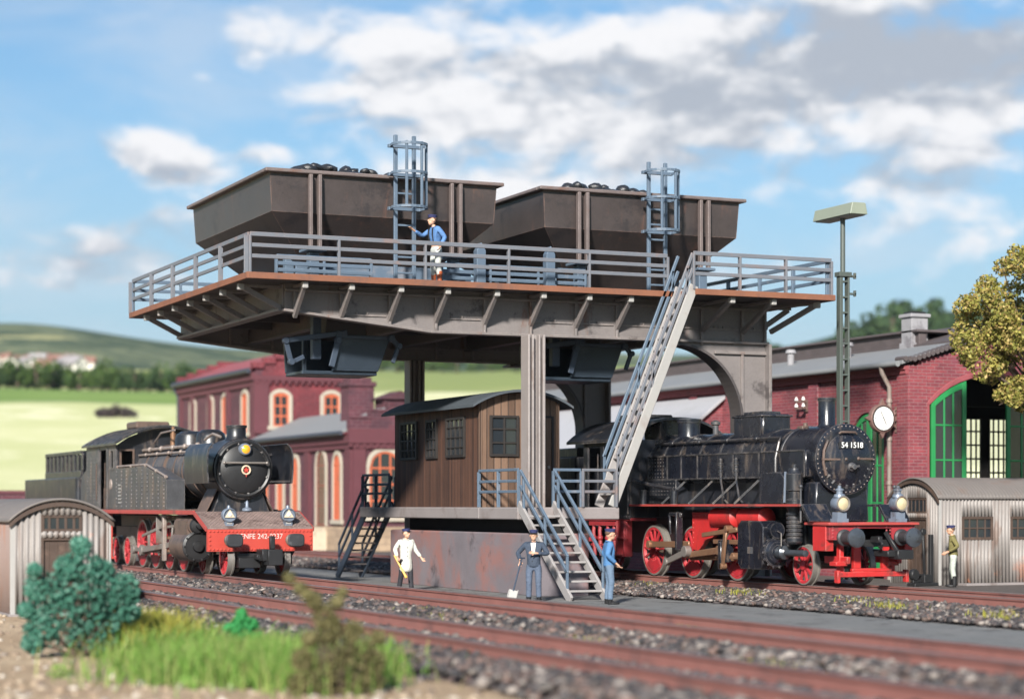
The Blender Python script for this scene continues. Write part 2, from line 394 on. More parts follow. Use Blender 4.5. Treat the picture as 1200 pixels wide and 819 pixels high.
# ------------------------------------------------------------------ camera, sky, sun
TH = R(23.8); H = 2.35; CT, ST = math.cos(TH), math.sin(TH)
cam = bpy.data.cameras.new('camera'); cam_o = bpy.data.objects.new('camera', cam); COL.objects.link(cam_o); SC.camera = cam_o
cam_o.location = (0, 0, H); cam_o.rotation_euler = (R(90), 0, -TH)
cam.sensor_width = 36; cam.lens = 2470/1200*36; cam.shift_y = (592-409.5)/1200
cam.clip_start = .5; cam.clip_end = 20000
cam.dof.use_dof = True; cam.dof.focus_distance = 55; cam.dof.aperture_fstop = .40
SC.view_settings.view_transform = 'Standard'; SC.view_settings.look = 'None'
SC.view_settings.exposure = EXPOSURE; SC.view_settings.gamma = 1
SC.cycles.max_bounces = 6; SC.cycles.diffuse_bounces = 3; SC.cycles.glossy_bounces = 3; SC.cycles.transparent_max_bounces = 6
SC.cycles.use_denoising = True

SUN_AZ_DIR = Vector((-.72, -1.0)).normalized(); SUN_EL = R(27)      # direction towards the sun
to_sun = Vector((SUN_AZ_DIR.x*math.cos(SUN_EL), SUN_AZ_DIR.y*math.cos(SUN_EL), math.sin(SUN_EL)))
sl = bpy.data.lights.new('sun', 'SUN'); sl.energy = SUN_E; sl.angle = R(5); sl.color = (1, .95, .88)
so = bpy.data.objects.new('sun', sl); COL.objects.link(so); so.rotation_euler = (-to_sun).to_track_quat('-Z', 'Y').to_euler()

W = bpy.data.worlds.new('World'); SC.world = W; W.use_nodes = True
t = NT(W.node_tree); bg = t.n['Background']
sky = t.node('ShaderNodeTexSky'); sky.sky_type = 'NISHITA'; sky.sun_disc = False
sky.sun_elevation = SUN_EL; sky.sun_rotation = math.atan2(to_sun.x, to_sun.y); sky.air_density = 1.0; sky.dust_density = .6; sky.ozone_density = 2.0
gen = t.node('ShaderNodeTexCoord').outputs['Generated']
sp = t.node('ShaderNodeSeparateXYZ'); t.l.new(gen, sp.inputs[0])
az = t.math('ARCTAN2', sp.outputs[0], sp.outputs[1]); el = t.math('ARCSINE', sp.outputs[2])
wob = t.noise(gen, 9, 5, .6); wob2 = t.noise(gen, 14, 5, .6)
azw = t.math('ADD', az, t.math('MULTIPLY', t.math('SUBTRACT', wob, .5), .05))
elw = t.math('ADD', el, t.math('MULTIPLY', t.math('SUBTRACT', wob2, .5), .026))
def ang(px, py):
    a = (px-600)/2470; b = -(py-592)/2470
    return TH+math.atan(a), math.atan(b/math.sqrt(1+a*a))
def blob(px, py, sx, sy, k=1.0):
    a0, e0 = ang(px, py)
    u = t.math('DIVIDE', t.math('SUBTRACT', azw, a0), sx/2470); v = t.math('DIVIDE', t.math('SUBTRACT', elw, e0), sy/2470)
    r2 = t.math('ADD', t.math('MULTIPLY', u, u), t.math('MULTIPLY', v, v))
    return t.math('MULTIPLY', t.math('EXPONENT', t.math('MULTIPLY', r2, -1)), k)
def total(bl):
    s = bl[0]
    for b in bl[1:]: s = t.math('ADD', s, b)
    return s
WHITE = [(160,185,75,24,1.35),(225,200,75,20,1.15),(300,182,28,16,.9),(240,235,60,20,.25),(385,45,40,22,.4),(450,100,50,24,.25),(230,95,26,12,.3),(300,70,25,12,.2),
         (560,20,110,40,.5),(480,150,90,40,.65),(590,110,150,60,.8),(760,60,160,70,.9),(560,215,130,35,.75),(690,150,170,50,.8),(880,150,170,60,1.0),
         (1000,40,180,70,.95),(1130,90,130,50,.8),(1130,180,110,45,1.0),(960,230,130,22,.5),(1040,270,90,22,.6),(1180,250,90,30,.5),(640,215,110,20,.6),
         (100,300,160,30,.5),(30,330,120,22,.5),(150,275,140,22,.45),(60,210,34,16,.5),(330,40,60,30,.45),(120,20,120,40,.18),(400,120,60,30,.5),(470,60,80,40,.55),(20,120,50,20,.2),(1120,320,160,30,.25),(900,330,200,30,.2)]
dens = total([blob(*b) for b in WHITE])
def cloud_coord(dz):
    mp = t.node('ShaderNodeMapping'); mp.inputs['Scale'].default_value = (1, 1, 1.9); mp.inputs['Location'].default_value = (0, 0, dz); t.l.new(gen, mp.inputs['Vector']); return mp.outputs[0]
c0, c1 = cloud_coord(0), cloud_coord(.022)
n_big, n_up = t.noise(c0, 26, 9, .56, .3), t.noise(c1, 26, 4, .56, .3)
n_fine = t.noise(c0, 60, 6, .6)
cov = t.math('ADD', t.math('MULTIPLY', dens, .78), t.math('ADD', t.math('MULTIPLY', t.math('SUBTRACT', n_big, .5), 3.0), t.math('MULTIPLY', t.math('SUBTRACT', n_fine, .5), .4)))
cov = t.math('MULTIPLY', cov, t.step(dens, .02, .3))
mask = t.step(cov, .10, 1.0)
GREY = [(1010,75,170,34,1.0),(1130,45,140,34,.9),(860,120,110,30,.6),(700,135,120,26,.45),(940,25,90,20,.5),(1000,205,130,16,.7),(590,75,120,18,.5),(190,215,90,10,.55),
        (1100,215,100,14,.5),(760,190,140,14,.5),(120,300,200,40,.8),(1120,120,110,16,.6),(860,180,80,12,.4),(470,170,50,10,.4)]
gd = t.math('MULTIPLY', total([blob(*b) for b in GREY]), t.math('ADD', .3, n_big))
under = t.math('MULTIPLY', t.math('SUBTRACT', n_up, n_big), 2.6)
shade = t.step(t.math('ADD', t.math('ADD', gd, .18), t.math('ADD', under, t.math('MULTIPLY', t.math('SUBTRACT', n_fine, .5), .5))), .0, .95)
ccol = t.mix(shade, tuple(c*CLOUD for c in (.98, .98, 1.0)), tuple(c*CLOUD for c in (.47, .52, .60)))
skyc = t.mix(1.0, sky.outputs[0], SKY_TINT, 'MULTIPLY')
low = t.step(el, .25, -.01)
skyc = t.mix(t.math('MULTIPLY', low, .85), skyc, tuple(c*CLOUD for c in (.44, .58, .70)))
veil = t.math('MULTIPLY', t.step(t.noise(t.scale_vec(gen, (1, 1, 2.6)), 9, 5, .55, .4), .40, .72), .42)
final = t.mix(mask, t.mix(veil, skyc, tuple(c*CLOUD for c in (.74, .79, .86))), ccol)
t.l.new(final, bg.inputs['Color']); bg.inputs['Strength'].default_value = SKY_S

# ------------------------------------------------------------------ ground
def hfun(d, a):
    """terrain height at distance d (m) and bearing a (rad, 0 = view axis)"""
    z = 0.0
    s = lambda x, a0, b0: (lambda u: u*u*(3-2*u))(min(1, max(0, (x-a0)/(b0-a0))))
    z += s(d, 135, 430)*24.5 + s(d, 400, 720)*22
    hl = 44+12*math.exp(-((a+.22)/.06)**2)+3*math.sin(a*23+1)
    hr = 40+22*math.exp(-((a-.2)/.06)**2)
    k = s(a, -.05, .1)
    z += s(d, 680, 1250)*(hl*(1-k)+hr*k)
    if d > 150: z += 2.2*mnoise.noise((d*math.sin(a)*.012, d*math.cos(a)*.012, 3.1))*s(d, 150, 500)
    if d > 700: z += 7*mnoise.noise((d*math.sin(a)*.006, d*math.cos(a)*.006, 7.1))
    z -= s(d, 1350, 3000)*40
    return z
radii = [0.0]+[3*1.05**i for i in range(0, 150)]
radii = [r for r in radii if r < 2600]
angs = [-math.pi+i*R(6) for i in range(25)]+[R(-30)+i*R(.5) for i in range(121)]+[R(36)+i*R(6) for i in range(24)]
gv = [(0, 0, 0)]; gf = []
na = len(angs)
for r in radii[1:]:
    for a in angs:
        gv.append((r*math.sin(a+TH), r*math.cos(a+TH), hfun(r, a if abs(a) < R(45) else math.copysign(R(45), a))))
me = bpy.data.meshes.new('ground')
faces = []
for i in range(na): faces.append((0, 1+(i+1) % na, 1+i))
for k in range(len(radii)-2):
    b0, b1 = 1+k*na, 1+(k+1)*na
    for i in range(na):
        j = (i+1) % na; faces.append((b0+i, b0+j, b1+j, b1+i))
me.from_pydata(gv, [], faces); me.update()
for p in me.polygons: p.use_smooth = True
m, t, b = new_mat('ground_and_fields')
pos = t.node('ShaderNodeNewGeometry').outputs['Position']
dl = t.node('ShaderNodeVectorMath', operation='LENGTH'); t.l.new(pos, dl.inputs[0]); dist = dl.outputs['Value']
nA = t.noise(pos, .35, 7, .65); nB = t.noise(pos, 6, 6, .7); nC = t.noise(pos, .02, 6, .6); nD = t.noise(pos, .006, 5, .6)
near = t.mix(t.step(nA, .35, .68), (.36, .255, .16), (.54, .41, .275))
near = t.mix(t.step(nB, .4, .75), near, (.15, .11, .085))
near = t.mix(t.step(nB, .62, .72), near, (.52, .45, .36))
spx = t.node('ShaderNodeSeparateXYZ'); t.l.new(pos, spx.inputs[0])
yard = t.mix(t.step(nB, .35, .7), (.085, .075, .07), (.14, .12, .11))
xs = t.math('ADD', spx.outputs[0], t.math('MULTIPLY', t.math('SUBTRACT', nA, .5), 2.2))
c = t.mix(t.step(xs, 10.3, 10.8), near, yard)
field = t.mix(t.step(nC, .3, .7), (.44, .46, .22), (.58, .57, .33))
field = t.mix(t.step(t.noise(pos, .09, 6, .7), .5, .75), field, (.68, .65, .44))
dw = t.math('ADD', dist, t.math('MULTIPLY', t.math('SUBTRACT', nC, .5), 40))
green = t.mix(t.step(nC, .35, .65), (.12, .20, .05), (.19, .27, .075))
lat = t.math('DIVIDE', t.math('SUBTRACT', t.math('MULTIPLY', spx.outputs[0], CT), t.math('MULTIPLY', spx.outputs[1], ST)), dist)
mead = t.mix(t.math('MULTIPLY', t.step(dw, 322, 336), t.step(lat, -.085, -.125)), field, green)
pale = t.mix(t.step(nD, .4, .6), (.42, .40, .19), (.22, .26, .09))
mead = t.mix(t.step(dw, 400, 430), mead, pale)
hill = t.mix(t.step(t.noise(pos, .022, 9, .8), .42, .6), (.035, .06, .035), (.16, .18, .10))
hill = t.mix(t.step(t.noise(pos, .011, 6, .7), .56, .6), hill, (.30, .29, .14))
hill = t.mix(t.step(lat, .10, .14), hill, t.mix(t.step(t.noise(pos, .022, 9, .8), .42, .6), (.02, .035, .016), (.05, .075, .03)))
mead = t.mix(t.step(t.math('ADD', dist, t.math('MULTIPLY', t.math('SUBTRACT', nD, .5), 500)), 700, 760), mead, hill)
c = t.mix(t.step(dist, 118, 150), c, mead)
t.l.new(c, b.inputs['Base Color']); b.inputs['Roughness'].default_value = .95; b.inputs['Specular IOR Level'].default_value = .1
bp = t.node('ShaderNodeBump'); bp.inputs['Strength'].default_value = .6; bp.inputs['Distance'].default_value = .06
t.l.new(nB, bp.inputs['Height']); t.l.new(bp.outputs[0], b.inputs['Normal'])
tag(link('ground', me, m), kind='structure')

# ------------------------------------------------------------------ track beds, asphalt, rails
ZR = .42                                                            # rail top
TRACKS = [(12.4, 'foreground track nearest the bushes and sandy edge'), (17.0, 'the middle one under the grimy tank engine'), (28.0, 'rear track under the engine numbered 54 1518')]
bed_mat = M('ballast_bed', (.105, .085, .082), .9, 0, .35, 3, (.17, .105, .095), .4, 1.2, fine=14, bump=1.0)
mb = MB()
for X in (12.4, 17.0):
    mb.prism([(X-1.8, -.02), (X-1.5, .2), (X+1.6, .2), (X+(2.15 if X < 15 else 1.75), -.02)], 'y', 14, 130)
X = 28.0; mb.prism([(X-3.3, -.02), (X-2.4, .06), (X-1.6, .2), (X+1.6, .2), (X+2.1, -.02)], 'y', 14, 130)
mb.bx(14.5, 15.0, 14, 130, -.02, .05)
tag(mb.build('track_bed', bed_mat, smooth=0), kind='structure')
tag(MB().prism([(18.85, -.05), (18.85, .006), (24.75, .006), (24.75, -.05)], 'y', 14, 75).build('asphalt_path', 'asphalt', smooth=0), kind='structure')
for X, lab in TRACKS:
    tr = thing('railway_track', 'rust red railway track, '+lab, 'railway track', (X, 14, 0), 0, 'railway tracks')
    for s in (-.8, .8):
        r = MB().prism([(s-.15, .17), (s+.15, .17), (s+.13, .2), (s+.03, .225), (s+.03, .36), (s+.06, .375), (s+.06, .4), (s-.06, .4), (s-.06, .375), (s-.03, .36), (s-.03, .225), (s-.13, .2)], 'y', 0, 116).build('rail', 'rust_rail', tr, smooth=0)
        MB().bx(s-.055, s+.055, 0, 116, .4, ZR).build('running_surface', 'rail_head', r, smooth=0, bevel=.012)
    sl0 = MB().bx(-1.3, 1.3, -.13, .13, .1, .215).build('sleeper', 'sleeper', tr, smooth=0, bevel=.015)
    sl0.location = (0, 9, 0)
    for k in range(1, 95):
        s2 = sl0.copy(); COL.objects.link(s2); s2.parent = tr; s2.location = (0, 9+k*.68, 0)

rng = np.random.default_rng(5)
def scatter(name, pts, sizes, mat, flat=.7, jag=.28):
    """irregular stones, each a jittered low icosphere, as one mesh"""
    bm = bmesh.new(); bmesh.ops.create_icosphere(bm, subdivisions=1, radius=1)
    bv = np.array([v.co[:] for v in bm.verts]); bf = np.array([[v.index for v in f.verts] for f in bm.faces]); bm.free()
    n = len(pts); pts = np.asarray(pts); nv = len(bv)
    V = bv[None]*(1+rng.uniform(-jag, jag, (n, nv, 1)))
    V = V*np.asarray(sizes)[:, None, None]*rng.uniform(.7, 1.3, (n, 1, 3)); V[:, :, 2] *= flat
    a = rng.uniform(0, 6.28, n); c, s = np.cos(a)[:, None], np.sin(a)[:, None]
    x = V[:, :, 0]*c-V[:, :, 1]*s; y = V[:, :, 0]*s+V[:, :, 1]*c
    V[:, :, 0], V[:, :, 1] = x, y
    V += pts[:, None, :]
    F = (bf[None]+(np.arange(n)*nv)[:, None, None]).reshape(-1, 3)
    return np_mesh(name, V.reshape(-1, 3), F, mat)
st_mat = island_mat('ballast_stones', [(.02, .019, .02), (.04, .037, .039), (.085, .062, .052), (.16, .105, .088), (.06, .052, .05), (.30, .26, .23), (.028, .028, .03), (.085, .075, .075), (.035, .033, .035), (.12, .09, .082)], .7)
P, S = [], []
def strip(x0, x1, y0, y1, n, zf, s0, s1, edge=0):
    x = rng.uniform(x0, x1, n); y = y0+(y1-y0)*rng.uniform(0, 1, n)**1.3
    if edge: x += rng.normal(0, edge, n)
    for a, b in zip(x, y): P.append((a, b, zf(a))); S.append(rng.uniform(s0, s1))
def bed(X):
    return lambda x: .2*min(1, max(0, (2.15-abs(x-X))/.55))
for X in (12.4, 17.0):
    strip(X-.68, X+.68, 18, 80, 2600, bed(X), .04, .085)
strip(13.35, 16.05, 18, 85, 16000, lambda x: max(bed(12.4)(x), bed(17)(x), .05)+.03, .045, .10)
strip(10.55, 11.5, 18, 75, 4200, lambda x: bed(12.4)(x)+.02, .05, .11, .15)
strip(17.95, 18.8, 18, 60, 900, lambda x: .03+bed(17)(x)*.6, .03, .06)
zb28 = lambda x: (.2 if x > 26.4 else (.06+.14*max(0, (x-25.6)/.8)))
strip(24.7, 27.05, 28, 110, 15000, lambda x: zb28(x)+.02, .04, .085, .06)
strip(27.3, 28.7, 28, 110, 1500, lambda x: .2, .05, .09)
strip(28.9, 31.5, 28, 110, 3500, lambda x: .05, .05, .1, .3)
tag(scatter('gravel', P, S, st_mat), 'dark grey and reddish ballast stones lying beside the rails', 'gravel', kind='stuff')
P, S = [], []
for _ in range(5200):
    a = rng.uniform(R(-17), R(20)); d = 20+rng.uniform(0, 1)**1.3*38
    x, y = d*math.sin(a+TH), d*math.cos(a+TH)
    if x < 9.9+rng.normal(0, .25): P.append((x, y, .01)); S.append(rng.uniform(.025, .075)*(1.6 if rng.uniform() < .05 else 1))
peb = island_mat('pebbles', [(.30, .22, .15), (.42, .34, .25), (.2, .15, .11), (.55, .5, .43), (.13, .1, .085), (.36, .27, .19)], .85)
tag(scatter('pebbles', P, S, peb, .6), 'tan pebbles on the sandy foreground edge', 'pebbles', kind='stuff')

# ------------------------------------------------------------------ coaling gantry
G = thing('coaling_gantry', 'long rusty brown steel coaling gantry bridging the tracks, carried on pillars and an arched leg', 'gantry', (23.3, 51.4, 0))
def gb(mb, name, mat, bevel=0.0, smooth=35, parent=None):
    """build in world coordinates, parent under the gantry root"""
    o = mb.build(name, mat, parent or G, smooth, bevel)
    if (parent or G) is G: o.location = (-23.3, -51.4, 0)
    return o
X0, X1, Y0, Y0R, Y1, ZD = 15.2, 31.8, 50.8, 49.9, 63.2, 8.16
XS = 27.45                                              # where the deck steps forward beside the stair
outline = [(X0, Y0), (XS, Y0), (XS, Y0R), (X1, Y0R), (X1, Y1), (X0, Y1)]
inset = [(X0+.06, Y0+.06), (XS+.06, Y0+.06), (XS+.06, Y0R+.06), (X1-.06, Y0R+.06), (X1-.06, Y1-.06), (X0+.06, Y1-.06)]
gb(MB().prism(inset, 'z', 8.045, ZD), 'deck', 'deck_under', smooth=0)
def edge_strip(p, q, ext=0):
    return MB().bar((*p, 8.1), (*q, 8.1), .06, .16)
for i in range(6):
    p, q = outline[i], outline[(i+1) % 6]
    gb(edge_strip(p, q), 'edge_strip', 'deck', .008, 0)
# main girders
ZB, ZT = 6.93, 8.04
def girder(y, sgn, name):
    """plate girder along X with flanges, stiffeners; bottom edge tapers up towards the left end"""
    prof = [(16.5, 7.36), (20.5, ZB+.02), (30.75, ZB+.02), (30.75, ZT), (16.5, ZT)]
    g = gb(MB().prism(prof, 'y', y-.03, y+.03), name, 'iron', smooth=0)
    fl = MB(); fl.bar((16.45, y, 7.36), (20.5, y, ZB), .34, .07); fl.bar((20.5, y, ZB), (30.8, y, ZB), .34, .07)
    fl.bx(16.5, 30.78, y-.15, y+.15, 7.84, 7.9)
    f = fl.build('flange', 'iron', g, 0, .01)
    st = MB()
    for i, x in enumerate(STIFF):
        zb = 7.36-(x-16.5)*.1075 if x < 20.5 else ZB
        for s in (-1, 1): st.bx(x-.035, x+.035, y+s*.031, y+s*.13, zb+.03, 7.838) if s > 0 else st.bx(x-.035, x+.035, y-.13, y-.031, zb+.03, 7.838)
    build_split(st, 'stiffener', 'iron', g, 0, .008)
    ln = MB()
    for x in STIFF[:-1]:
        i = STIFF.index(x)
        if i % 2 == 1 or i > 5:
            xa, xb = x+.1, STIFF[i+1]-.1
            ln.bx(xa, xb, y-.07, y-.032, 7.28, 7.32)
            for k in (.3, .55): ln.bx(xa+(xb-xa)*k-.02, xa+(xb-xa)*k+.02, y-.08, y-.032, 7.32, 7.38)
    build_split(ln, 'ledge', 'iron', g, 0)
    return g
STIFF = [16.75, 18.0, 19.35, 20.65, 22.05, 23.4, 24.75, 26.0, 28.65, 29.95, 30.7]
girder(51.9, -1, 'girder'); girder(62.1, 1, 'girder')
# end girders and cross girders along Y
for x, nm in ((16.5, 'end_girder'), (30.72, 'end_girder')):
    mb = MB(); mb.bx(x-.03, x+.03, 51.95, 62.05, 7.42, ZT); mb.bx(x-.16, x+.16, 51.95, 62.05, 7.34, 7.41)
    gb(mb, nm, 'iron', .01, 0)
for x in (18.6, 21.0, 23.3, 25.8, 28.4):
    mb = MB(); mb.bx(x-.04, x+.04, 52.0, 62.0, 7.3, 8.03); mb.bx(x-.14, x+.14, 52.0, 62.0, 7.24, 7.3)
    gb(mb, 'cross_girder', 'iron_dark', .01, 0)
for y in (54.5, 57.0, 59.6):
    gb(MB().bx(16.6, 30.6, y-.04, y+.04, 7.5, 8.03), 'stringer_beam', 'iron_dark', 0, 0)
# cantilever brackets
def bracket(p_out, p_in, tip):
    """deck bracket: sloping strut of channel section with a pale bolt head at its outer end"""
    p_out, p_in = Vector(p_out), Vector(p_in); mb = MB()
    mb.bar(p_out, p_in, .11, .14); d = (p_in-p_out); d.z = 0; d.normalize()
    a = p_out+Vector((0, 0, .03)); mb.bar(a-d*.08, Vector((p_in.x, p_in.y, a.z)), .12, .07)
    o = gb(mb, 'bracket', 'iron', .012, 0)
    if tip:
        MB().bar(p_out-d*.12, p_out+d*.05, .15, .17).build('end_plate', 'stair_pale', o, 0, .02)
for x in STIFF[:8]: bracket((x, 51.02, 7.93), (x, 51.83, 7.2), True)
for x in (28.65, 29.95): bracket((x, 50.15, 7.93), (x, 51.83, 7.22), True)
bracket((31.5, 50.4, 7.93), (30.8, 51.7, 7.25), True)
for k in range(7): y = 52.05+k*1.63; bracket((15.42, y, 7.93), (16.44, y, 7.42), True)
for k in range(7): y = 52.05+k*1.63; bracket((31.6, y, 7.93), (30.8, y, 7.42), False)
# pillars: riveted H sections
for y, px_ in ((51.4, 0), (62.0, .7)):
    mb = MB(); mb.bx(23.07, 23.52, y-.04, y+.04, .9, 6.9)
    for x in (23.04, 23.48): mb.bx(x, x+.06, y-.25, y+.25, .9, 6.9)
    mb.bx(23.17, 23.22, y-.23, y-.05, .9, 6.9); mb.bx(23.36, 23.41, y-.23, y-.05, .9, 6.9)
    bmesh.ops.translate(mb.bm, vec=(px_, 0, 0), verts=mb.bm.verts)
    pl = gb(mb, 'pillar', 'pillar', .012, 0)
# arched legs at the right
def arch_leg(y):
    cx, cz, r, n = 27.75, 4.75, 2.08, 20
    # panelled web with quarter-round inner edge
    poly = [(27.2, 6.90), (27.2, cz+r)]
    arc = [(cx+r*math.sin(i/n*math.pi/2), cz+r*math.cos(i/n*math.pi/2)) for i in range(n+1)]
    poly = [(27.2, 6.9)]+[(27.2, arc[0][1]+.0)]+arc[1:]+[(29.83, .02), (30.75, .02), (30.75, 6.9)]
    leg = gb(MB().prism(poly, 'y', y-.05, y+.05), 'arched_leg', 'iron', smooth=0)
    mb = MB(); pts = [(27.2, cz+r)]+arc+[(cx+r, .02)]
    for (xa, za), (xb, zb) in zip(pts, pts[1:]): mb.bar((xa, y, za), (xb, y, zb), .62, .075, up=(0, 0, 1) if abs(xb-xa) > abs(zb-za) else (1, 0, 0))
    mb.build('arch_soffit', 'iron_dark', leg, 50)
    mb = MB(); mb.bx(30.72, 30.8, y-.31, y+.31, .02, 6.9)
    for z in (4.1, 2.4): mb.bx(29.9, 30.72, y-.13, y-.051, z, z+.08)
    mb.bx(29.05, 30.72, y-.14, y-.051, 6.60, 6.68); mb.bx(29.92, 30.0, y-.12, y-.051, 4.18, 6.6); mb.bx(28.62, 28.69, y-.12, y-.051, 6.85, 6.9)
    build_split(mb, 'leg_stiffener', 'iron', leg, 0, .01)
    MB().bx(29.5, 31.0, y-.5, y+.5, 0, .35).build('footing', 'plinth', leg, 0, .03)
arch_leg(51.9); arch_leg(62.1)
for z in (2.2,):
    gb(MB().bx(30.7, 30.82, 52.22, 61.78, z, z+.2), 'tie_beam', 'iron', .01, 0)
# deck railing: one part per side, each post a sub-part
def deck_railing(p, q, n, mat, h=.98, postw=.12):
    p, q = Vector((*p, ZD)), Vector((*q, ZD)); mb = MB()
    for z, th in ((h, .11), (h*.72, .10), (h*.44, .10)):
        mb.bar(p+Vector((0, 0, z)), q+Vector((0, 0, z)), .05, th)
    r = gb(mb, 'railing', mat, .01, 0)
    d = (q-p).normalized()
    for i in range(n+1):
        c = p+(q-p)*i/n
        w = postw*(1.5 if i in (0, n) else 1)
        nn = Vector((-d.y, d.x, 0))
        MB().bar(c+nn*.03, c+nn*.03+Vector((0, 0, h-.03)), w, .06, up=d).build('post', mat, r, 0, .008)
e = .07
deck_railing((X0+e, Y0+e), (XS-.38, Y0+e), 5, 'rail_paint')
deck_railing((XS-.07, Y0R+e), (X1-e, Y0R+e), 3, 'rail_paint')
deck_railing((X0+e, Y0+e+.1), (X0+e, Y1-e), 5, 'rail_paint')
deck_railing((X1-e, Y0R+e+.1), (X1-e, Y1-e), 7, 'rail_blue')
deck_railing((X0+e, Y1-e), (X1-e, Y1-e), 11, 'rail_blue')
# inner walkway rail and low channel along the hopper supports
deck_railing((X0+1.2, 52.25), (19.0, 52.25), 2, 'rail_blue', .62, .09); deck_railing((21.0, 52.25), (XS-2.2, 52.25), 3, 'rail_blue', .62, .09)
tr = gb(MB().bx(17.2, 22.2, 53.1, 53.2, ZD, ZD+.6), 'kick_plate', 'rail_blue', .01, 0)
for x in (22.0, 24.05): 
    mb = MB(); mb.prism([(x-.13, ZD), (x+.13, ZD), (x+.13, ZD+1.0), (x, ZD+1.22), (x-.13, ZD+1.0)], 'y', 51.9, 52.15)
    gb(mb, 'gabled_post', 'rail_blue', .012, 0)

# ------------------------------------------------------------------ hoppers, coal, ladders, chutes
def hopper(xa, xb, label):
    ya, yb = 52.5, 60.0; zt, zm, zb = 10.98, 9.98, 8.55
    t_ = thing('coal_hopper', label, 'hopper', ((xa+xb)/2, (ya+yb)/2, ZD), 0, 'coal hoppers on the gantry')
    ox, oy, oz = (xa+xb)/2, (ya+yb)/2, ZD
    def loop(x0, x1, y0, y1, z): return [(x0-ox, y0-oy, z-oz), (x1-ox, y0-oy, z-oz), (x1-ox, y1-oy, z-oz), (x0-ox, y1-oy, z-oz)]
    mb = MB(); i = 1.55
    L = [loop(xa, xb, ya, yb, zt), loop(xa+.06, xb-.06, ya+.06, yb-.06, zm), loop(xa+i, xb-i, ya+i, yb-i, zb), loop(xa+i, xb-i, ya+i, yb-i, ZD+.01)]
    inn = [loop(xa+.09, xb-.09, ya+.09, yb-.09, zt), loop(xa+.3, xb-.3, ya+.3, yb-.3, zm)]
    V = [[mb.bm.verts.new(p) for p in l] for l in L]; Vi = [[mb.bm.verts.new(p) for p in l] for l in inn]
    for A, B in zip(V, V[1:]):
        for k in range(4): mb.bm.faces.new((A[k], A[(k+1) % 4], B[(k+1) % 4], B[k]))
    for k in range(4):
        mb.bm.faces.new((V[0][k], V[0][(k+1) % 4], Vi[0][(k+1) % 4], Vi[0][k]))
        mb.bm.faces.new((Vi[0][k], Vi[0][(k+1) % 4], Vi[1][(k+1) % 4], Vi[1][k]))
    mb.bm.faces.new(Vi[1]); mb.bm.faces.new(V[-1])
    body = mb.build('body', 'hopper', t_, 0)
    rim = MB(); o = .16; hx, hy = (xb-xa)/2, (yb-ya)/2; z = zt-oz
    rim.bx(-hx-o, hx+o, -hy-o, -hy+.1, z+.003, z+.1); rim.bx(-hx-o, hx+o, hy-.1, hy+o, z+.003, z+.1)
    rim.bx(-hx-o, -hx+.1, -hy+.1, hy-.1, z+.003, z+.1); rim.bx(hx-.1, hx+o, -hy+.1, hy-.1, z+.003, z+.1)
    rim.build('rim', 'hopper_rib', t_, 0, .02)
    for fx in (.19, .81):
        x = -hx+2*hx*fx; sup = MB().bx(x-.27, x+.27, -hy-.24, -hy+.5, .82, .9)
        s = sup.build('support_bracket', 'rail_blue', t_, 0, .015)
        MB().bx(x-.13, x+.13, -hy+.0, -hy+.3, 0, .82).build('support_post', 'rail_blue', s, 0, .015)
        for dx in (-.15, .1):
            MB().bx(x+dx-.045, x+dx+.045, -hy-.19, -hy-.03, .9, zt-oz-.01).build('rib', 'hopper_rib', t_, 0, .012)
    for fy in (.25, .75):
        for sx in (-1, 1):
            x = sx*(hx-1.1); y = -hy+2*hy*fy
            MB().bx(x-.12, x+.12, y-.12, y+.12, 0, .9).build('support_post', 'rail_blue', t_, 0, .015)
    # coal heap and its loose lumps
    heap = bmesh.new(); bmesh.ops.create_grid(heap, x_segments=60, y_segments=70, size=1)
    for v in heap.verts:
        u, w = v.co.x, v.co.y
        v.co = Vector((u*(hx-.12), w*(hy-.12), 0))
        e = max(0, 1-((u+.25)**2*1.6+(w+.5)**2*2.3))
        v.co.z = zt-oz-.42+.78*e**.7+.12*mnoise.noise(v.co*2.3)+.07*mnoise.noise(v.co*6)
    hm = bpy.data.meshes.new('coal_heap'); heap.to_mesh(hm); heap.free()
    h = link('coal_heap', hm, 'coal'); h.location = (ox, oy, oz)
    tag(h, 'heap of black coal filling the hopper '+('behind the worker' if xa < 20 else 'nearer the lamp mast'), 'coal', kind='stuff')
    first = None
    for k in range(26):
        u = -.85+k/25*1.25+random.uniform(-.04, .04); w = random.uniform(-.72, -.38)
        x, y = ox+u*hx, oy+w*hy; e = max(0, 1-((u+.25)**2*1.6+(w+.5)**2*2.3))
        z = zt-.42+.78*e**.7+.08
        sz = random.uniform(.15, .27)
        if first is None or k % 6 == 0:
            mbl = MB(); mbl.ico((0,0,0), 1, (1, .85, .75), 2)
            for v in mbl.bm.verts: v.co *= 1+.22*mnoise.noise(v.co*1.7+Vector((k*3.3, xa, 0)))
            first = mbl.build('coal_lump', 'coal', None, 60); o = first
        else:
            o = first.copy(); COL.objects.link(o)
        o.location = (x, y, z); o.scale = (sz*random.uniform(.9, 1.35), sz, sz*random.uniform(.75, 1.05)); o.rotation_euler = (random.uniform(-.3,.3), random.uniform(-.3,.3), random.uniform(0, 6))
        side = 'behind the worker' if xa < 20 else 'nearer the lamp mast'
        tag(o, 'shiny black lump of coal above the rim of the hopper '+side, 'coal lump', 'coal lumps in the hopper '+side)
    return t_
hopper(16.3, 22.7, 'brown steel coal hopper standing directly behind the blue-shirted worker and his ladder')
hopper(24.1, 30.25, 'brown steel coal hopper behind the top of the long stair, nearer the lamp mast')

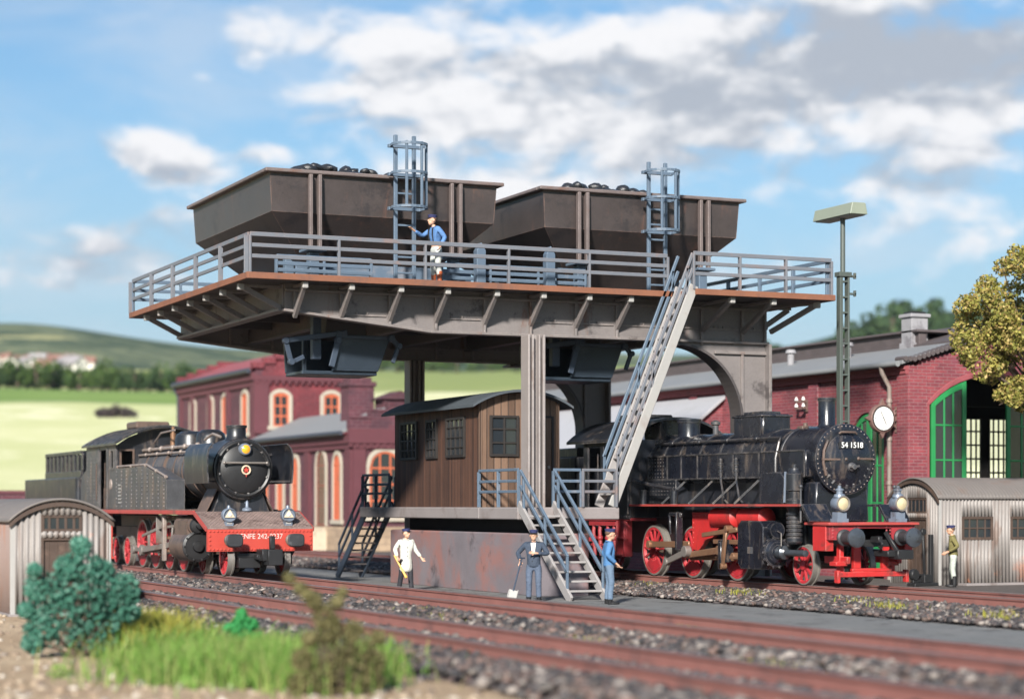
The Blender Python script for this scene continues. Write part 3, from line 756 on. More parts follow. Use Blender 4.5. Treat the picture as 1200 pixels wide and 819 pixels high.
def cage_ladder(x, y, top, label):
    t_ = thing('cage_ladder', label, 'ladder', (x, y, ZD), 0, 'caged ladders on the gantry deck')
    hgt = top-ZD
    for s in (-.26, .26): MB().bx(s-.05, s+.05, -.045, .045, 0, hgt).build('stile', 'rail_blue', t_, 0, .012)
    k = 0; z = .3
    while z < hgt-.95:
        MB().bx(-.21, .21, -.025, .025, z, z+.05).build('rung', 'rail_blue', t_, 0, .008); z += .42
    for z in (hgt-.3, hgt-1.05, hgt-1.95):
        mb = MB(); r = .45
        pts = [(-.42, -.05, z), (-.44, -.2, z)]+[(r*math.cos(a)*1.05, -.33+r*math.sin(a)*-1.0, z) for a in [math.pi-i*math.pi/12 for i in range(13)]]+[(.44, -.2, z), (.42, -.05, z)]
        for p, q in zip(pts, pts[1:]): mb.bar(p, q, .045, .065)
        mb.bx(-.47, .47, -.07, .05, z-.04, z+.04)
        mb.build('hoop', 'rail_blue', t_, 40)
    for a in (15, 62, 118):
        ca = math.radians(a); MB().bx(.45*math.cos(ca)-.035, .45*math.cos(ca)+.035, -.33-.42*math.sin(ca)-.03, -.33-.42*math.sin(ca)+.03, hgt-2.0, hgt-.25).build('cage_bar', 'rail_blue', t_, 0, .01)
    return t_
cage_ladder(19.9, 52.15, 12.12, 'blue-grey caged ladder the blue-shirted worker is holding')
cage_ladder(27.42, 52.15, 11.9, 'blue-grey caged ladder beside the top of the long stair')

def chute(x, y, label):
    """swinging delivery chute: dark blue trough, hanger post, side arms and links"""
    t_ = thing('coal_chute', label, 'chute', (x, y, 6.72), 0, 'coal chutes under the gantry')
    sec = [(-.95, .05), (-.75, -.85), (.35, -.85), (.95, .0), (.88, .0), (.3, -.78), (-.69, -.78), (-.87, .05)]
    mb = MB(); mb.prism([(-.2, -.85), (1.05, -.72), (1.35, .05), (.2, .1)], 'y', -.80, -.72)
    tro = MB(); tro.bx(-.95, 1.15, -.72, .72, -.9, -.8); tro.prism([(-.95, -.8), (1.15, -.8), (1.5, .1), (-1.0, .15)], 'y', .72, .8)
    tro.prism([(-.15, -.8), (1.15, -.8), (1.5, .1), (.1, .1)], 'y', -.8, -.72)
    tro.prism([(-.72, .12), (-.72, -.8), (-.6, -.8), (-.6, .12)], 'y', -.05, .05)
    tro.bx(1.1, 1.18, -.72, .72, -.8, .05)
    tro.build('trough', 'chute', t_, 0, .02)
    MB().bx(-.62, -.38, -.62, -.38, -.5, 1.35).build('hanger_post', 'rail_dark', t_, 0, .02)
    MB().prism([(-.25, .1), (.95, .1), (.8, 1.3), (-.1, 1.3)], 'y', -.5, .5).build('feed_spout', 'iron_dark', t_, 0, .015)
    a = MB(); a.bar((-1.5, -.86, -.05), (.25, -.86, .22), .09, .14); a.bar((.05, -.9, .25), (-.2, -.9, -.7), .08, .16); a.cyl((-.02, -1.0, .0), (-.02, -.8, .0), .09); a.bx(.1, 1.5, -.86, -.8, .06, .16)
    a.build('arm', 'rail_dark', t_, 0, .015)
    l = MB(); l.bar((-1.45, -.86, -.05), (-1.3, -.86, -.62), .09, .13); l.bar((-1.3, -.86, -.62), (-.95, -.86, -.45), .09, .12); l.cyl((-1.45, -.95, -.05), (-1.45, -.78, -.05), .09); l.cyl((-1.3, -.95, -.6), (-1.3, -.78, -.6), .09)
    l.build('link', 'rail_dark', t_, 0, .015)
    r = MB(); r.bar((1.5, -.84, .12), (1.72, -.84, -.1), .09, .12); r.bar((1.72, -.84, -.1), (1.55, -.84, -.55), .09, .11); r.cyl((1.5, -.95, .1), (1.5, -.75, .1), .09); r.cyl((1.72, -.95, -.1), (1.72, -.75, -.1), .08)
    r.build('link', 'rail_dark', t_, 0, .015)
    return t_
c1 = chute(18.35, 53.9, 'dark blue tipping coal chute hanging in front of the brick station roof')
c2 = chute(25.35, 53.9, 'dark blue tipping coal chute beside the long stair above the numbered engine')

# ------------------------------------------------------------------ plinth, lower platform, stairs, hut
pl = thing('concrete_plinth', 'grey stained concrete plinth under the timber hut platform', 'plinth', (23.5, 54, 0))
MB().bx(-1.0, .42, -4.75, 6.2, -.02, 1.62).build('block', 'plinth', pl, 0, .04)
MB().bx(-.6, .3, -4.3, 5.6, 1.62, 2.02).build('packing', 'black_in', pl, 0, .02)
PX0, PX1, PY0, PY1, PZ = 22.15, 25.1, 49.85, 62.0, 2.30
lp = thing('lower_platform', 'grey lower platform slab carrying the brown timber hut', 'platform', (22.15, 49.85, PZ))
MB().bx(0, PX1-PX0, 0, 2.6, -.32, 0).build('slab', 'plat', lp, 0, .025)
MB().bx(0, 2.6, 2.6, PY1-PY0, -.319, -.001).build('slab', 'plat', lp, 0, .025)
def low_railing(p, q, n, mat, parent=lp, base=Vector((22.15, 49.85, PZ)), h=.98, endw=1.0):
    p, q = Vector((*p, PZ))-base, Vector((*q, PZ))-base; mb = MB()
    for z in (h, h*.7, h*.42): mb.bar(p+Vector((0,0,z)), q+Vector((0,0,z)), .05, .075)
    r = mb.build('railing', mat, parent, 0, .01); d = (q-p).normalized()
    for i in range(n+1):
        c = p+(q-p)*i/n; MB().bar(c, c+Vector((0,0,h-.03)), .09*(endw if i in (0, n) else 1), .06, up=d).build('post', mat, r, 0, .008)
low_railing((22.22, 52.6), (22.22, 49.95), 2, 'rail_blue')
low_railing((23.2, 49.93), (24.0, 49.93), 1, 'rail_blue')
low_railing((24.02, 49.9), (25.0, 49.9), 1, 'rail_paint', endw=2)
low_railing((22.22, 59.5), (22.22, 61.9), 2, 'rail_dark')
low_railing((24.7, 61.9), (23.3, 61.9), 1, 'rail_dark')

def stair(name, label, top, foot, wdir, width, nst, mat_s, mat_r, mat_t, rail_ext=0.0, back_mat=None, rail_h=.95):
    """open steel stair between two points: two stringers, treads, a handrail on either side"""
    top, foot, wd = Vector(top), Vector(foot), Vector(wdir)
    t_ = thing(name, label, 'stair', foot)
    d = top-foot; up = Vector((0, 0, 1)); n = d.normalized()
    mats = [mat_s, back_mat or mat_s]
    for i, s in enumerate((0, 1)):
        o = wd*width*s
        mb = MB(); e = n*.12
        mb.bar(o-e*0, d+o+e, .07, .26, up=up); mb.build('stringer', mats[i], t_, 0, .012)
    for k in range(1, nst+1):
        c = d*(k/(nst+1)); h = Vector((d.x, d.y, 0)).normalized()
        MB().bar(c+wd*.036, c+wd*(width-.036), .26, .05).build('tread', mat_t, t_, 0, .008)
    for i, s in enumerate((0, 1)):
        o = wd*width*s; mb = MB(); rm = mat_r if isinstance(mat_r, str) else mat_r[i]
        for z in (rail_h, rail_h*.58):
            mb.bar(o+d*.06+up*z, d*(1+rail_ext)+o+up*z, .06, .085)
        r = mb.build('handrail', rm, t_, 0, .01)
        for f in (.07, .5, .93): MB().bar(o+d*f+up*.1, o+d*f+up*rail_h, .06, .07, up=n).build('baluster', rm, r, 0, .008)
    return t_
stair('stair', 'short grey stair with blue handrails behind the man with the shovel', (22.2, 49.8, PZ), (22.2, 46.75, 0), (1, 0, 0), .98, 9, 'stair_grey', ('rail_blue', 'rail_blue'), 'stair_grey')
stair('stair', 'short black stair at the far end of the hut platform, before the brick station', (22.45, 62.05, PZ), (22.45, 65.0, 0), (1, 0, 0), .8, 9, 'rail_dark', ('rail_dark', 'rail_dark'), 'iron_dark')
stair('long_stair', 'long steep pale grey stair climbing to the gantry deck', (27.36, 49.98, ZD), (24.95, 49.98, PZ+.02), (0, 1, 0), .82, 17, 'stair_pale', ('rail_paint', 'rail_blue'), 'stair_grey', back_mat='stair_grey', rail_h=.98)

HX, HY = 22.3, 52.72
hut = thing('timber_hut', 'brown timber hut with arched grey roof and barred windows on the lower platform', 'hut', (HX, HY, PZ))
HW, HL, HE, HR = 2.36, 6.55, 2.86, 3.12
def arch_pts(w, e, r, n=16, over=0.0, drop=0.0):
    """points of a segmental arch from (-over,e-drop) to (w+over,e-drop), crown r"""
    s = r-e; rad = (w*w/4+s*s)/(2*s); out = []
    hw = w/2+over
    for i in range(n+1):
        x = -hw+2*hw*i/n; out.append((x+w/2, r-rad+math.sqrt(rad*rad-x*x)))
    return out
def framed_window(parent, face, u, z0, w, h, nx, nz, frame_mat, pane_mat, depth=.06, bar=.045, fr=.08, off=0.0):
    """window on a wall: face ('x-', value) or ('y-', value); frame bars as one part and the panes as its sub-part"""
    ax, val = face
    mb = MB(); val = val-off
    def B(u0, u1, za, zb, d0, d1, m=mb):
        if ax == 'y-': m.bx(u0, u1, val-d1, val-d0, za, zb)
        else: m.bx(val-d1, val-d0, u0, u1, za, zb)
    B(u, u+fr, z0, z0+h, 0, depth); B(u+w-fr, u+w, z0, z0+h, 0, depth); B(u+fr, u+w-fr, z0, z0+fr, 0, depth-.002); B(u+fr, u+w-fr, z0+h-fr, z0+h, 0, depth-.002)
    for i in range(1, nx): c = u+w*i/nx; B(c-bar/2, c+bar/2, z0+fr, z0+h-fr, .005, depth-.012)
    for i in range(1, nz): c = z0+h*i/nz; B(u+fr, u+w-fr, c-bar/2, c+bar/2, .006, depth-.016)
    o = mb.build('window', frame_mat, parent, 0, .006)
    p = MB(); B(u+fr*.5, u+w-fr*.5, z0+fr*.5, z0+h-fr*.5, .002, .014, p); p.build('pane', pane_mat, o, 0)
    return o
HWALL = [(.0, 0), (.0, HE)]+arch_pts(HW, HE, HR)[1:-1]+[(HW, HE), (HW, 0)]
w1 = MB(); w1.prism(HWALL, 'y', 0, .08); w1.build('front_wall', 'hut_front', hut, 0)
w2 = MB(); w2.bx(0, .08, .08, HL, 0, HE); w2.bx(HW-.08, HW, .08, HL, 0, HE); w2.prism([(x*(HW-.16)/HW+.08, z) for x, z in HWALL], 'y', HL-.08, HL); w2.build('side_wall', 'hut', hut, 0)
cb = MB(); 
for x, y in ((-.02, -.02), (HW-.07, -.02)): cb.bx(x, x+.09, y, y+.09, 0, HE)
cb.build('corner_board', 'hut_front', hut, 0, .01)
arc = arch_pts(HW, HE+.02, HR+.02, 20, .32); arc2 = [(x, z+.07) for x, z in arc]
MB().prism(arc+arc2[::-1], 'y', -.3, HL+.3).build('roof', 'hut_roof', hut, 40)
for y, w in ((.85, .78), (2.75, .62), (4.2, .95)):
    pass
# windows in the long side, seen left to right from the far end: wide, narrow, wide
for y0, w in ((1.0, 1.35), (3.05, .85), (4.62, 1.35)):
    framed_window(hut, ('x-', 0), y0, 1.38, w, 1.12, 4 if w > 1 else 3, 4, 'frame_dark', 'pane', .07, .035, .07)
framed_window(hut, ('y-', 0), .28, 1.38, .86, 1.12, 2, 3, 'frame_dark', 'pane', .07, .05, .07)
d_ = MB().bx(1.42, 2.12, -.05, 0, .02, 2.45).build('door', 'hut_front', hut, 0, .01)
mb = MB(); mb.bx(1.36, 1.42, -.07, 0, 0, 2.5); mb.bx(2.12, 2.18, -.07, 0, 0, 2.5); mb.bx(1.42, 2.12, -.068, 0, 2.45, 2.51); mb.build('frame', 'frame_dark', d_, 0)
MB().cyl((2.02, -.1, 1.1), (2.02, -.05, 1.1), .04).build('handle', 'rod_grey', d_)

# ------------------------------------------------------------------ locomotives (local x forward, -y the near side, z above the rail)
def wheel(parent, x, y, r, mat='wheel_red', spokes=12, weight=True, tyre='tyre', w=.13, name='wheel'):
    """spoked wheel on the side sign(y): centre with spokes and hub, steel tyre as a sub-part"""
    s = -1 if y < 0 else 1; c = (x, y, r)
    mb = MB(); ax = (0, s, 0)
    mb.lathe(c, ax, [(r*.97, -.02), (r*.97, .05), (r*.84, .05), (r*.80, -.02), (r*.97, -.02)], 40, cap=False)
    mb.lathe(c, ax, [(r*.25, -.02), (r*.25, .08), (r*.14, .1), (0.001, .1)], 20)
    for k in range(spokes):
        a = 2*math.pi*k/spokes+.1; p = Vector((math.cos(a), 0, math.sin(a)))
        mb.bar(Vector(c)+p*r*.2+Vector((0, s*.02, 0)), Vector(c)+p*r*.86+Vector((0, s*.02, 0)), .05, .055, up=(0, 1, 0))
    if weight:
        a0 = -2.4; pts = [(x+r*.82*math.cos(a0+i*.18), r+r*.82*math.sin(a0+i*.18)) for i in range(10)]
        pts2 = [(x+r*.42*math.cos(a0+i*.18), r+r*.42*math.sin(a0+i*.18)) for i in range(10)]
        mb.prism(pts+pts2[::-1], 'y', y+s*.0, y+s*.055)
    o = mb.build(name, mat, parent, 35)
    MB().lathe(c, ax, [(r*.97, -w), (r*1.06, -w), (r*1.06, -w+.04), (r, -w+.05), (r, .052), (r*.93, .058), (r*.93, -w), (r*.97, -w)], 48, cap=False).build('tyre', tyre, o, 40)
    return o
def axle(parent, x, r, y, mat='loco_dirt', **kw):
    wheel(parent, x, -y, r, **kw); wheel(parent, x, y, r, **kw)
    MB().cyl((x, -y+.1, r), (x, y-.1, r), .09, n=12).build('axle', mat, parent)
def rivets(mb, pts, axis, r=.022):
    for p in pts: mb.lathe(p, axis, [(r, 0), (r*.75, r*.6), (0.0001, r*.8)], 6)
def lathe_x(mb, x0, prof, y=0, z=0, n=48): return mb.lathe((x0, y, z), (1, 0, 0), prof, n)
LR = R(-90)
RM = Matrix(((0, 0, 1, 0), (1, 0, 0, 0), (0, 1, 0, 0), (0, 0, 0, 1)))     # text plane facing +x, reading along +y

# ---- tank engine
def tank_engine():
    E = thing('tank_locomotive', 'grimy grey-black tank locomotive with smoke deflectors and bright red buffer beam', 'locomotive', (17.0, 55.6, ZR), LR)
    B = lambda mb, n, m, bev=0, sm=35, p=None: mb.build(n, m, p or E, sm, bev)
    # buffer beam
    mb = MB().bx(-.1, 0, -1.5, 1.5, .68, 1.28); ys = [-1.43+i*2.86/27 for i in range(28)]
    rivets(mb, [(.0, y, z) for y in ys for z in (.735, 1.225)]+[(.0, y, z) for y in (-1.43, 1.43) for z in (.86, .98, 1.1)], (1, 0, 0), .036)
    beam = B(mb, 'buffer_beam', 'red_beam', 0, 30)
    text_mesh('lettering', 'RENFE 242-0237', .2, 'lettering', beam, Matrix.Translation((.003, -.03, 1.08)) @ RM, .004, .0, width=.95)
    for y in (-.87, .87):
        mb = MB(); lathe_x(mb, 0, [(.17, 0), (.17, .05), (.12, .07), (.12, .42)], y, .98, 16)
        bf = B(mb, 'buffer', 'loco_dirt')
        prof = []
        for i in range(28):
            a = 2*math.pi*i/28; ca, sa = math.cos(a), math.sin(a)
            prof.append((y+.235*math.copysign(abs(ca)**.55, ca), .98+.18*math.copysign(abs(sa)**.55, sa)))
        MB().prism(prof, 'x', .42, .5).build('head', 'buffer_dark', bf, 40, .03)
    # sloping chequered front platform
    pf = MB(); pf.prism([(-.02, 1.285), (-.02, 1.33), (-1.25, 1.76), (-3.2, 1.76), (-3.2, 1.70), (-1.27, 1.70)], 'y', -1.5, 1.5)
    mb = pf
    for i in range(15):
        for j in range(26):
            x = -.1-i*.076; y = -1.42+j*.112+(.05 if i % 2 else 0); z = 1.36+(-x-.1)*.3496
            mb.bar((x, y, z), (x, y+.065, z), .03, .03)
    plat = B(mb, 'front_platform', 'tread', 0, 0)
    ed = MB(); ed.bar((-.02, -1.52, 1.27), (-1.25, -1.52, 1.70), .05, .12); ed.bar((-.02, 1.52, 1.27), (-1.25, 1.52, 1.70), .05, .12)
    ed.build('edge', 'red_edge', plat, 0, .01)
    # headlamps with triangular clear panes
    for y in (-.84, .84):
        mb = MB(); mb.bx(-.3, -.14, y-.11, y+.11, 1.36, 1.52); mb.lathe((-.33, y, 1.66), (1, 0, 0), [(.15, 0), (.2, .05), (.2, .22), (.17, .25), (.17, .2), (0.001, .2)], 24)
        mb.cyl((-.22, y, 1.84), (-.22, y, 1.93), .06, .035, 12)
        lam = B(mb, 'headlamp', 'lamp_body')
        MB().prism([(y-.14, 1.60), (y+.14, 1.60), (y, 1.82)], 'x', -.12, -.09).build('reflector', 'ring', lam, 0)
        MB().ball((-.09, y, 1.68), .055, (.5, 1, 1)).build('lens', 'white', lam)
        MB().bx(-.138, -.13, y-.07, y+.07, 1.42, 1.49).build('lamp_plate', 'white_trim', lam, 0)
    # coupler
    mb = MB(); mb.bx(-.05, .55, -.12, .16, .42, .74); mb.bx(.25, .7, .0, .42, .3, .74); mb.bx(.35, .5, .12, .26, .74, 1.1); mb.bx(-.5, .3, -.2, .2, .45, .6)
    B(mb, 'coupler', 'black', .02)
    mb = MB(); mb.bx(-.4, .0, -.62, .0, .22, .6); mb.bx(-.06, .02, -.66, .66, .5, .62); mb.bx(-.4, -.3, .2, 1.0, .3, .55)
    B(mb, 'bogie_plate', 'black', .015)
    # bogies and driving wheels
    for x in (-.55, -2.7): axle(E, x, .46, .84, mat='black', spokes=9, weight=False)
    for x in (-4.75, -6.4, -8.05, -9.7): axle(E, x, .74, .84, spokes=13)
    for x in (-11.7, -13.2): axle(E, x, .46, .84, mat='black', spokes=9, weight=False)
    mb = MB(); mb.bx(-14.4, -.1, -.62, -.55, .55, 1.25); mb.bx(-14.4, -.1, .55, .62, .55, 1.25); mb.bx(-14.2, -1.5, -.5, .5, .9, 1.62)
    B(mb, 'frame', 'loco_dirt', .01)
    mb = MB(); mb.bx(-11.2, -10.7, -.6, .6, .75, 1.5); mb.bx(-3.3, -3.0, -1.05, 1.05, .5, 1.6)
    B(mb, 'red_stretcher', 'red_dirty', .01)
    # cylinders and motion, both sides
    for s in (-1, 1):
        mb = MB(); Y = s*1.22
        mb.cyl((-3.55, Y, .78), (-2.05, Y, .78), .43, n=28); mb.cyl((-3.6, Y, 1.36), (-2.0, Y, 1.36), .27, n=24); mb.bx(-3.45, -2.15, min(s*.7, s*1.5), max(s*.7, s*1.5), .8, 1.5)
        cy = B(mb, 'cylinder', 'loco_dirt')
        mb = MB(); lathe_x(mb, -2.05, [(.43, 0), (.43, .05), (.36, .08), (.36, .05), (.16, .06), (.14, .16), (0.001, .17)], Y, .78, 28); lathe_x(mb, -2.0, [(.24, 0), (.2, .08), (.09, .1), (.09, .3), (0.001, .31)], Y, 1.36, 20)
        for k in range(10):
            a = k*math.pi/5; mb.lathe((-2.0, Y+.39*math.cos(a), .78+.39*math.sin(a)), (1, 0, 0), [(.03, 0), (.03, .04), (0.001, .05)], 6)
        mb.build('cover', 'black', cy)
        mb = MB()
        mb.bx(-5.25, -5.08, min(s*1.3, s*1.42), max(s*1.3, s*1.42), .3, 1.68); mb.bx(-5.5, -4.9, min(s*1.2, s*1.4), max(s*1.2, s*1.4), 1.58, 1.66)
        B(mb, 'motion_bracket', 'pipe', .02)
        mb = MB(); mb.bar((-3.6, Y+s*.04, .98), (-5.2, Y+s*.04, .98), .07, .09); mb.bar((-3.6, Y+s*.04, .6), (-5.2, Y+s*.04, .6), .07, .09); mb.bx(-4.7, -4.2, min(s*1.16, s*1.34), max(s*1.16, s*1.34), .64, .94)
        B(mb, 'slide_bars', 'rod', .012)
        mb = MB(); mb.bar((-4.4, Y+s*.1, .8), (-8.05, Y+s*.1, .56), .06, .16); mb.cyl((-8.05, Y+s*.02, .56), (-8.05, Y+s*.16, .56), .17, n=18); mb.cyl((-4.4, Y, .8), (-4.4, Y+s*.18, .8), .13, n=16)
        B(mb, 'connecting_rod', 'rod_grey', .012)
        mb = MB(); mb.bar((-4.75, Y-s*.06, .56), (-9.7, Y-s*.06, .56), .06, .13)
        for x in (-4.75, -6.4, -8.05, -9.7): mb.cyl((x, Y-s*.15, .56), (x, Y+s*.0, .56), .14, n=16)
        B(mb, 'coupling_rod', 'rod_grey', .012)
        mb = MB(); mb.bar((-3.6, Y+s*.05, 1.36), (-5.15, Y+s*.05, 1.3), .06, .08); mb.bar((-5.1, Y+s*.12, 1.35), (-7.9, Y+s*.12, 1.0), .05, .09); mb.bar((-5.9, Y+s*.1, 1.6), (-5.9, Y+s*.1, .8), .06, .2); mb.bar((-4.3, Y+s*.12, 1.3), (-4.45, Y+s*.12, .62), .05, .1)
        B(mb, 'valve_gear', 'rod_grey', .01)
        mb = MB(); mb.bx(-12.5, -12.0, min(s*1.25, s*1.5), max(s*1.25, s*1.5), .2, .28); mb.bx(-12.44, -12.06, min(s*1.3, s*1.44), max(s*1.3, s*1.44), .9, .96)
        for x in (-12.5, -12.06): mb.bx(x, x+.06, min(s*1.3, s*1.48), max(s*1.3, s*1.48), .28, 1.7)
        mb.bx(-12.44, -12.06, min(s*1.44, s*1.48), max(s*1.44, s*1.48), .3, 1.7)
        B(mb, 'cab_steps', 'red_beam', .01)
    # running board
    mb = MB(); mb.bx(-16.6, -3.2, -1.5, 1.5, 1.70, 1.815)
    rb = B(mb, 'running_board', 'loco_dirt', .01)
    mb = MB()
    for s in (-1, 1): mb.bx(-14.9, -1.25, min(s*1.5, s*1.54), max(s*1.5, s*1.54), 1.67, 1.79)
    mb.build('edge', 'red_edge', rb, 0, .01)
    # side tanks with rivet rows
    for s in (-1, 1):
        prof = [(-10.75, 1.82), (-4.4, 1.82), (-4.4, 2.68), (-6.9, 3.10), (-10.75, 3.10)]
        a, b = sorted((s*.95, s*1.5))
        mb = MB().prism(prof, 'y', a, b); pts = []
        for x in [-10.6+i*.66 for i in range(10)]:
            zt = 3.02 if x < -6.9 else 3.02-(x+6.9)*.168
            z = 1.9
            while z < zt: pts += [(x, s*1.5, z)]; z += .12
        rivets(mb, pts, (0, s, 0), .034); tk = B(mb, 'side_tank', 'loco_grey', 0, 30)
        mb = MB(); mb.tube([(-10.7, s*1.46, 3.16), (-6.9, s*1.46, 3.16), (-4.5, s*1.46, 2.76)], .035, 8)
        for x, z in ((-10.6, 3.16), (-8.8, 3.16), (-7, 3.16), (-5.7, 2.97), (-4.6, 2.78)): mb.ball((x, s*1.46, z-.02), .06)
        mb.build('handrail', 'pipe', tk)
    # cab
    cabw = [(-1.5, 1.82), (1.5, 1.82), (1.5, 3.86)]+[(y, 3.86+.52*(1-(y/1.5)**2)) for y in (1.1, .7, .3, 0, -.3, -.7, -1.1)]+[(-1.5, 3.86)]
    cab = thing_part('cab', E)
    # walls with real openings on each side
    for s in (-1, 1):
        a, b = sorted((s*1.44, s*1.5)); mb = MB()
        mb.bx(-15.0, -13.05, a, b, 1.82, 3.86); mb.bx(-13.05, -11.95, a, b, 3.72, 3.86)      # rear panel, lintel over the door
        mb.bx(-11.95, -10.75, a, b, 1.82, 3.1); mb.bx(-11.95, -11.5, a, b, 3.1, 3.86); mb.bx(-11.0, -10.75, a, b, 3.1, 3.86); mb.bx(-11.5, -11.0, a, b, 3.66, 3.86)
        wl = mb.build('side_wall', 'loco_grey', cab, 0, .012)
        mb = MB(); o = s*1.5; a2, b2 = sorted((s*1.5, s*1.53))
        mb.bx(-13.13, -13.05, a2, b2, 1.82, 3.78); mb.bx(-11.95, -11.87, a2, b2, 1.82, 3.78); mb.bx(-11.56, -11.5, a2, b2, 3.1, 3.68); mb.bx(-11.0, -10.94, a2, b2, 3.1, 3.68); mb.bx(-11.5, -11.0, a2, b2, 3.06, 3.12)
        rivets(mb, [(x, o, 1.9+.12*k) for x in (-14.8, -14.3, -13.8, -13.3) for k in range(14)], (0, s, 0), .024)
        mb.build('beading', 'loco_grey', wl if False else cab, 0)
        mb = MB(); mb.bx(-13.05, -11.95, *sorted((s*1.3, s*1.36)), 1.82, 2.5); mb.build('door', 'loco_dirt', cab, 0, .01)
        mb = MB(); mb.lathe((-11.4, s*1.5, 2.6), (0, s, 0), [(.17, 0), (.15, .03), (0.001, .035)], 20); mb.build('builders_plate', 'pipe', cab)
        mb = MB()
        for k in range(6): mb.bx(-10.4, -9.95-.1*(k % 2), *sorted((s*1.5, s*1.506)), 2.0+k*.11, 2.04+k*.11)
        mb.build('data_panel', 'white_trim', cab, 0)
        mb = MB(); mb.tube([(-11.88, s*1.58, 2.1), (-11.88, s*1.58, 3.3)], .02, 6); mb.tube([(-13.12, s*1.58, 2.1), (-13.12, s*1.58, 3.3)], .02, 6); mb.build('grab_rail', 'loco_dirt', cab)
    fw = MB(); fw.prism([(-1.44, 1.82), (1.44, 1.82), (1.44, 2.95), (-1.44, 2.95)], 'x', -10.81, -10.75); fw.prism([(-.95, 2.95), (.95, 2.95), (.95, 3.0), (-.95, 3.0)], 'x', -10.81, -10.75)
    for a, b in ((-1.44, -1.36), (-.92, .92), (1.36, 1.44)): fw.bx(-10.81, -10.75, a, b, 2.95, 3.86)
    for s in (-1, 1): a, b = sorted((s*.92, s*1.36)); fw.bx(-10.81, -10.75, a, b, 3.7, 3.86)
    fw.prism([(-1.44, 3.86)]+[(y, 3.86+.50*(1-(y/1.5)**2)) for y in (-1.1, -.7, -.3, 0, .3, .7, 1.1)]+[(1.44, 3.86)], 'x', -10.81, -10.75)
    fw.build('front_wall', 'loco', cab, 0)
    MB().bx(-15.0, -14.94, -1.44, 1.44, 1.82, 3.85).build('rear_wall', 'loco', cab, 0)
    mb = MB()
    for s in (-1, 1): a, b = sorted((s*.90, s*1.38)); mb.prism([(a, 2.93), (b, 2.93), (b, 3.72), (a, 3.72), (a, 3.66), (b-.06, 3.66), (b-.06, 2.99), (a+.06, 2.99), (a+.06, 3.66), (a, 3.66)], 'x', -10.75, -10.70)
    build_split(mb, 'window_rim', 'loco_dirt', cab)
    n = 18; rp = [(-1.62+3.24*i/n, 3.84+.56*(1-((-1.62+3.24*i/n)/1.62)**2)) for i in range(n+1)]
    rf = MB().prism(rp+[(y, z+.07) for y, z in rp[::-1]], 'x', -15.2, -10.3).build('roof', 'loco', cab, 40)
    for x in [-14.7+i*.6 for i in range(8)]:
        rb_ = MB().prism([(y, z+.068) for y, z in rp]+[(y, z+.1) for y, z in rp[::-1]], 'x', x-.025, x+.025); rb_.build('roof_rib', 'loco', cab, 0)
    MB().bx(-13.3, -11.9, -.55, .55, 4.42, 4.66).build('roof_vent', 'loco_dirt', cab, 0, .05)
    B(MB().prism([(-16.6, 1.82), (-15.0, 1.82), (-15.0, 3.5), (-15.6, 3.2), (-16.4, 2.95), (-16.6, 2.6)], 'y', -1.35, 1.35), 'bunker', 'loco_grey', .04)
    # boiler
    mb = MB(); lathe_x(mb, -10.75, [(.86, 0), (.86, 3.4), (.80, 3.5), (.80, 7.7)], 0, 2.95)
    bo = B(mb, 'boiler', 'loco_grey', 0, 40)
    mb = MB()
    for x in (-9.6, -8.6, -7.3, -6.3, -5.3, -4.3, -3.5): lathe_x(mb, x, [(.80, 0), (.885 if x < -7.2 else .825, .0), (.885 if x < -7.2 else .825, .06), (.8, .06)], 0, 2.95)
    build_split(mb, 'boiler_band', 'loco_dirt', bo, 30)
    mb = MB()
    for s in (-1, 1):
        mb.tube([(-10.7, s*.62, 3.68), (-6, s*.6, 3.68), (-3, s*.6, 3.66)], .05, 8); mb.tube([(-10.7, s*.75, 3.52), (-3.2, s*.74, 3.5)], .035, 8)
        for x in (-9.8, -8.4, -7, -5.6, -4.2): mb.ball((x, s*.62, 3.68), .085); mb.ball((x, s*.75, 3.52), .06)
    mb.tube([(-10.6, -.3, 3.9), (-9.5, -.35, 4.2), (-8.0, -.3, 4.25)], .03, 6); mb.tube([(-4.4, -.35, 3.85), (-3.7, -.3, 4.0), (-3.2, -.22, 3.9)], .04, 6)
    mb.build('pipework', 'pipe', bo)
    for x, r, zt in ((-5.0, .44, 4.18), (-7.2, .5, 4.2)):
        mb = MB(); mb.lathe((x, 0, 3.5), (0, 0, 1), [(r*1.25, 0), (r*1.1, .15), (r, .25), (r, zt-3.75), (r*.9, zt-3.62), (r*.6, zt-3.52), (0.001, zt-3.5)], 28); B(mb, 'steam_dome', 'loco')
    mb = MB(); mb.cyl((-9.35, 0, 3.7), (-9.35, 0, 4.2), .09); mb.cyl((-9.35, .0, 4.2), (-9.35, 0, 4.4), .05); mb.cyl((-9.0, .2, 3.7), (-9.0, .2, 4.15), .07); B(mb, 'safety_valve', 'rod')
    # smokebox
    mb = MB(); lathe_x(mb, -3.1, [(.84, 0), (.87, .02), (.87, 1.38), (.84, 1.43), (.78, 1.44)], 0, 2.95, 64)
    sb = B(mb, 'smokebox', 'loco', 0, 30)
    mb = MB(); lathe_x(mb, -1.70, [(.80, 0), (.80, .08), (.76, .11), (.71, .08), (.70, .02), (.68, .02), (.67, .08), (.55, .14), (.3, .19), (0.001, .21)], 0, 2.95, 64)
    dr = mb.build('smokebox_door', 'black', sb, 30)
    mb = MB()
    for k in range(12):
        a = k*math.pi/6+.2; p = Vector((-1.66, .78*math.cos(a), 2.95+.78*math.sin(a))); q = Vector((-1.62, .68*math.cos(a), 2.95+.68*math.sin(a))); mb.bar(p, q, .07, .06)
    mb.build('door_clamp', 'loco_grey', sb, 0, .01)
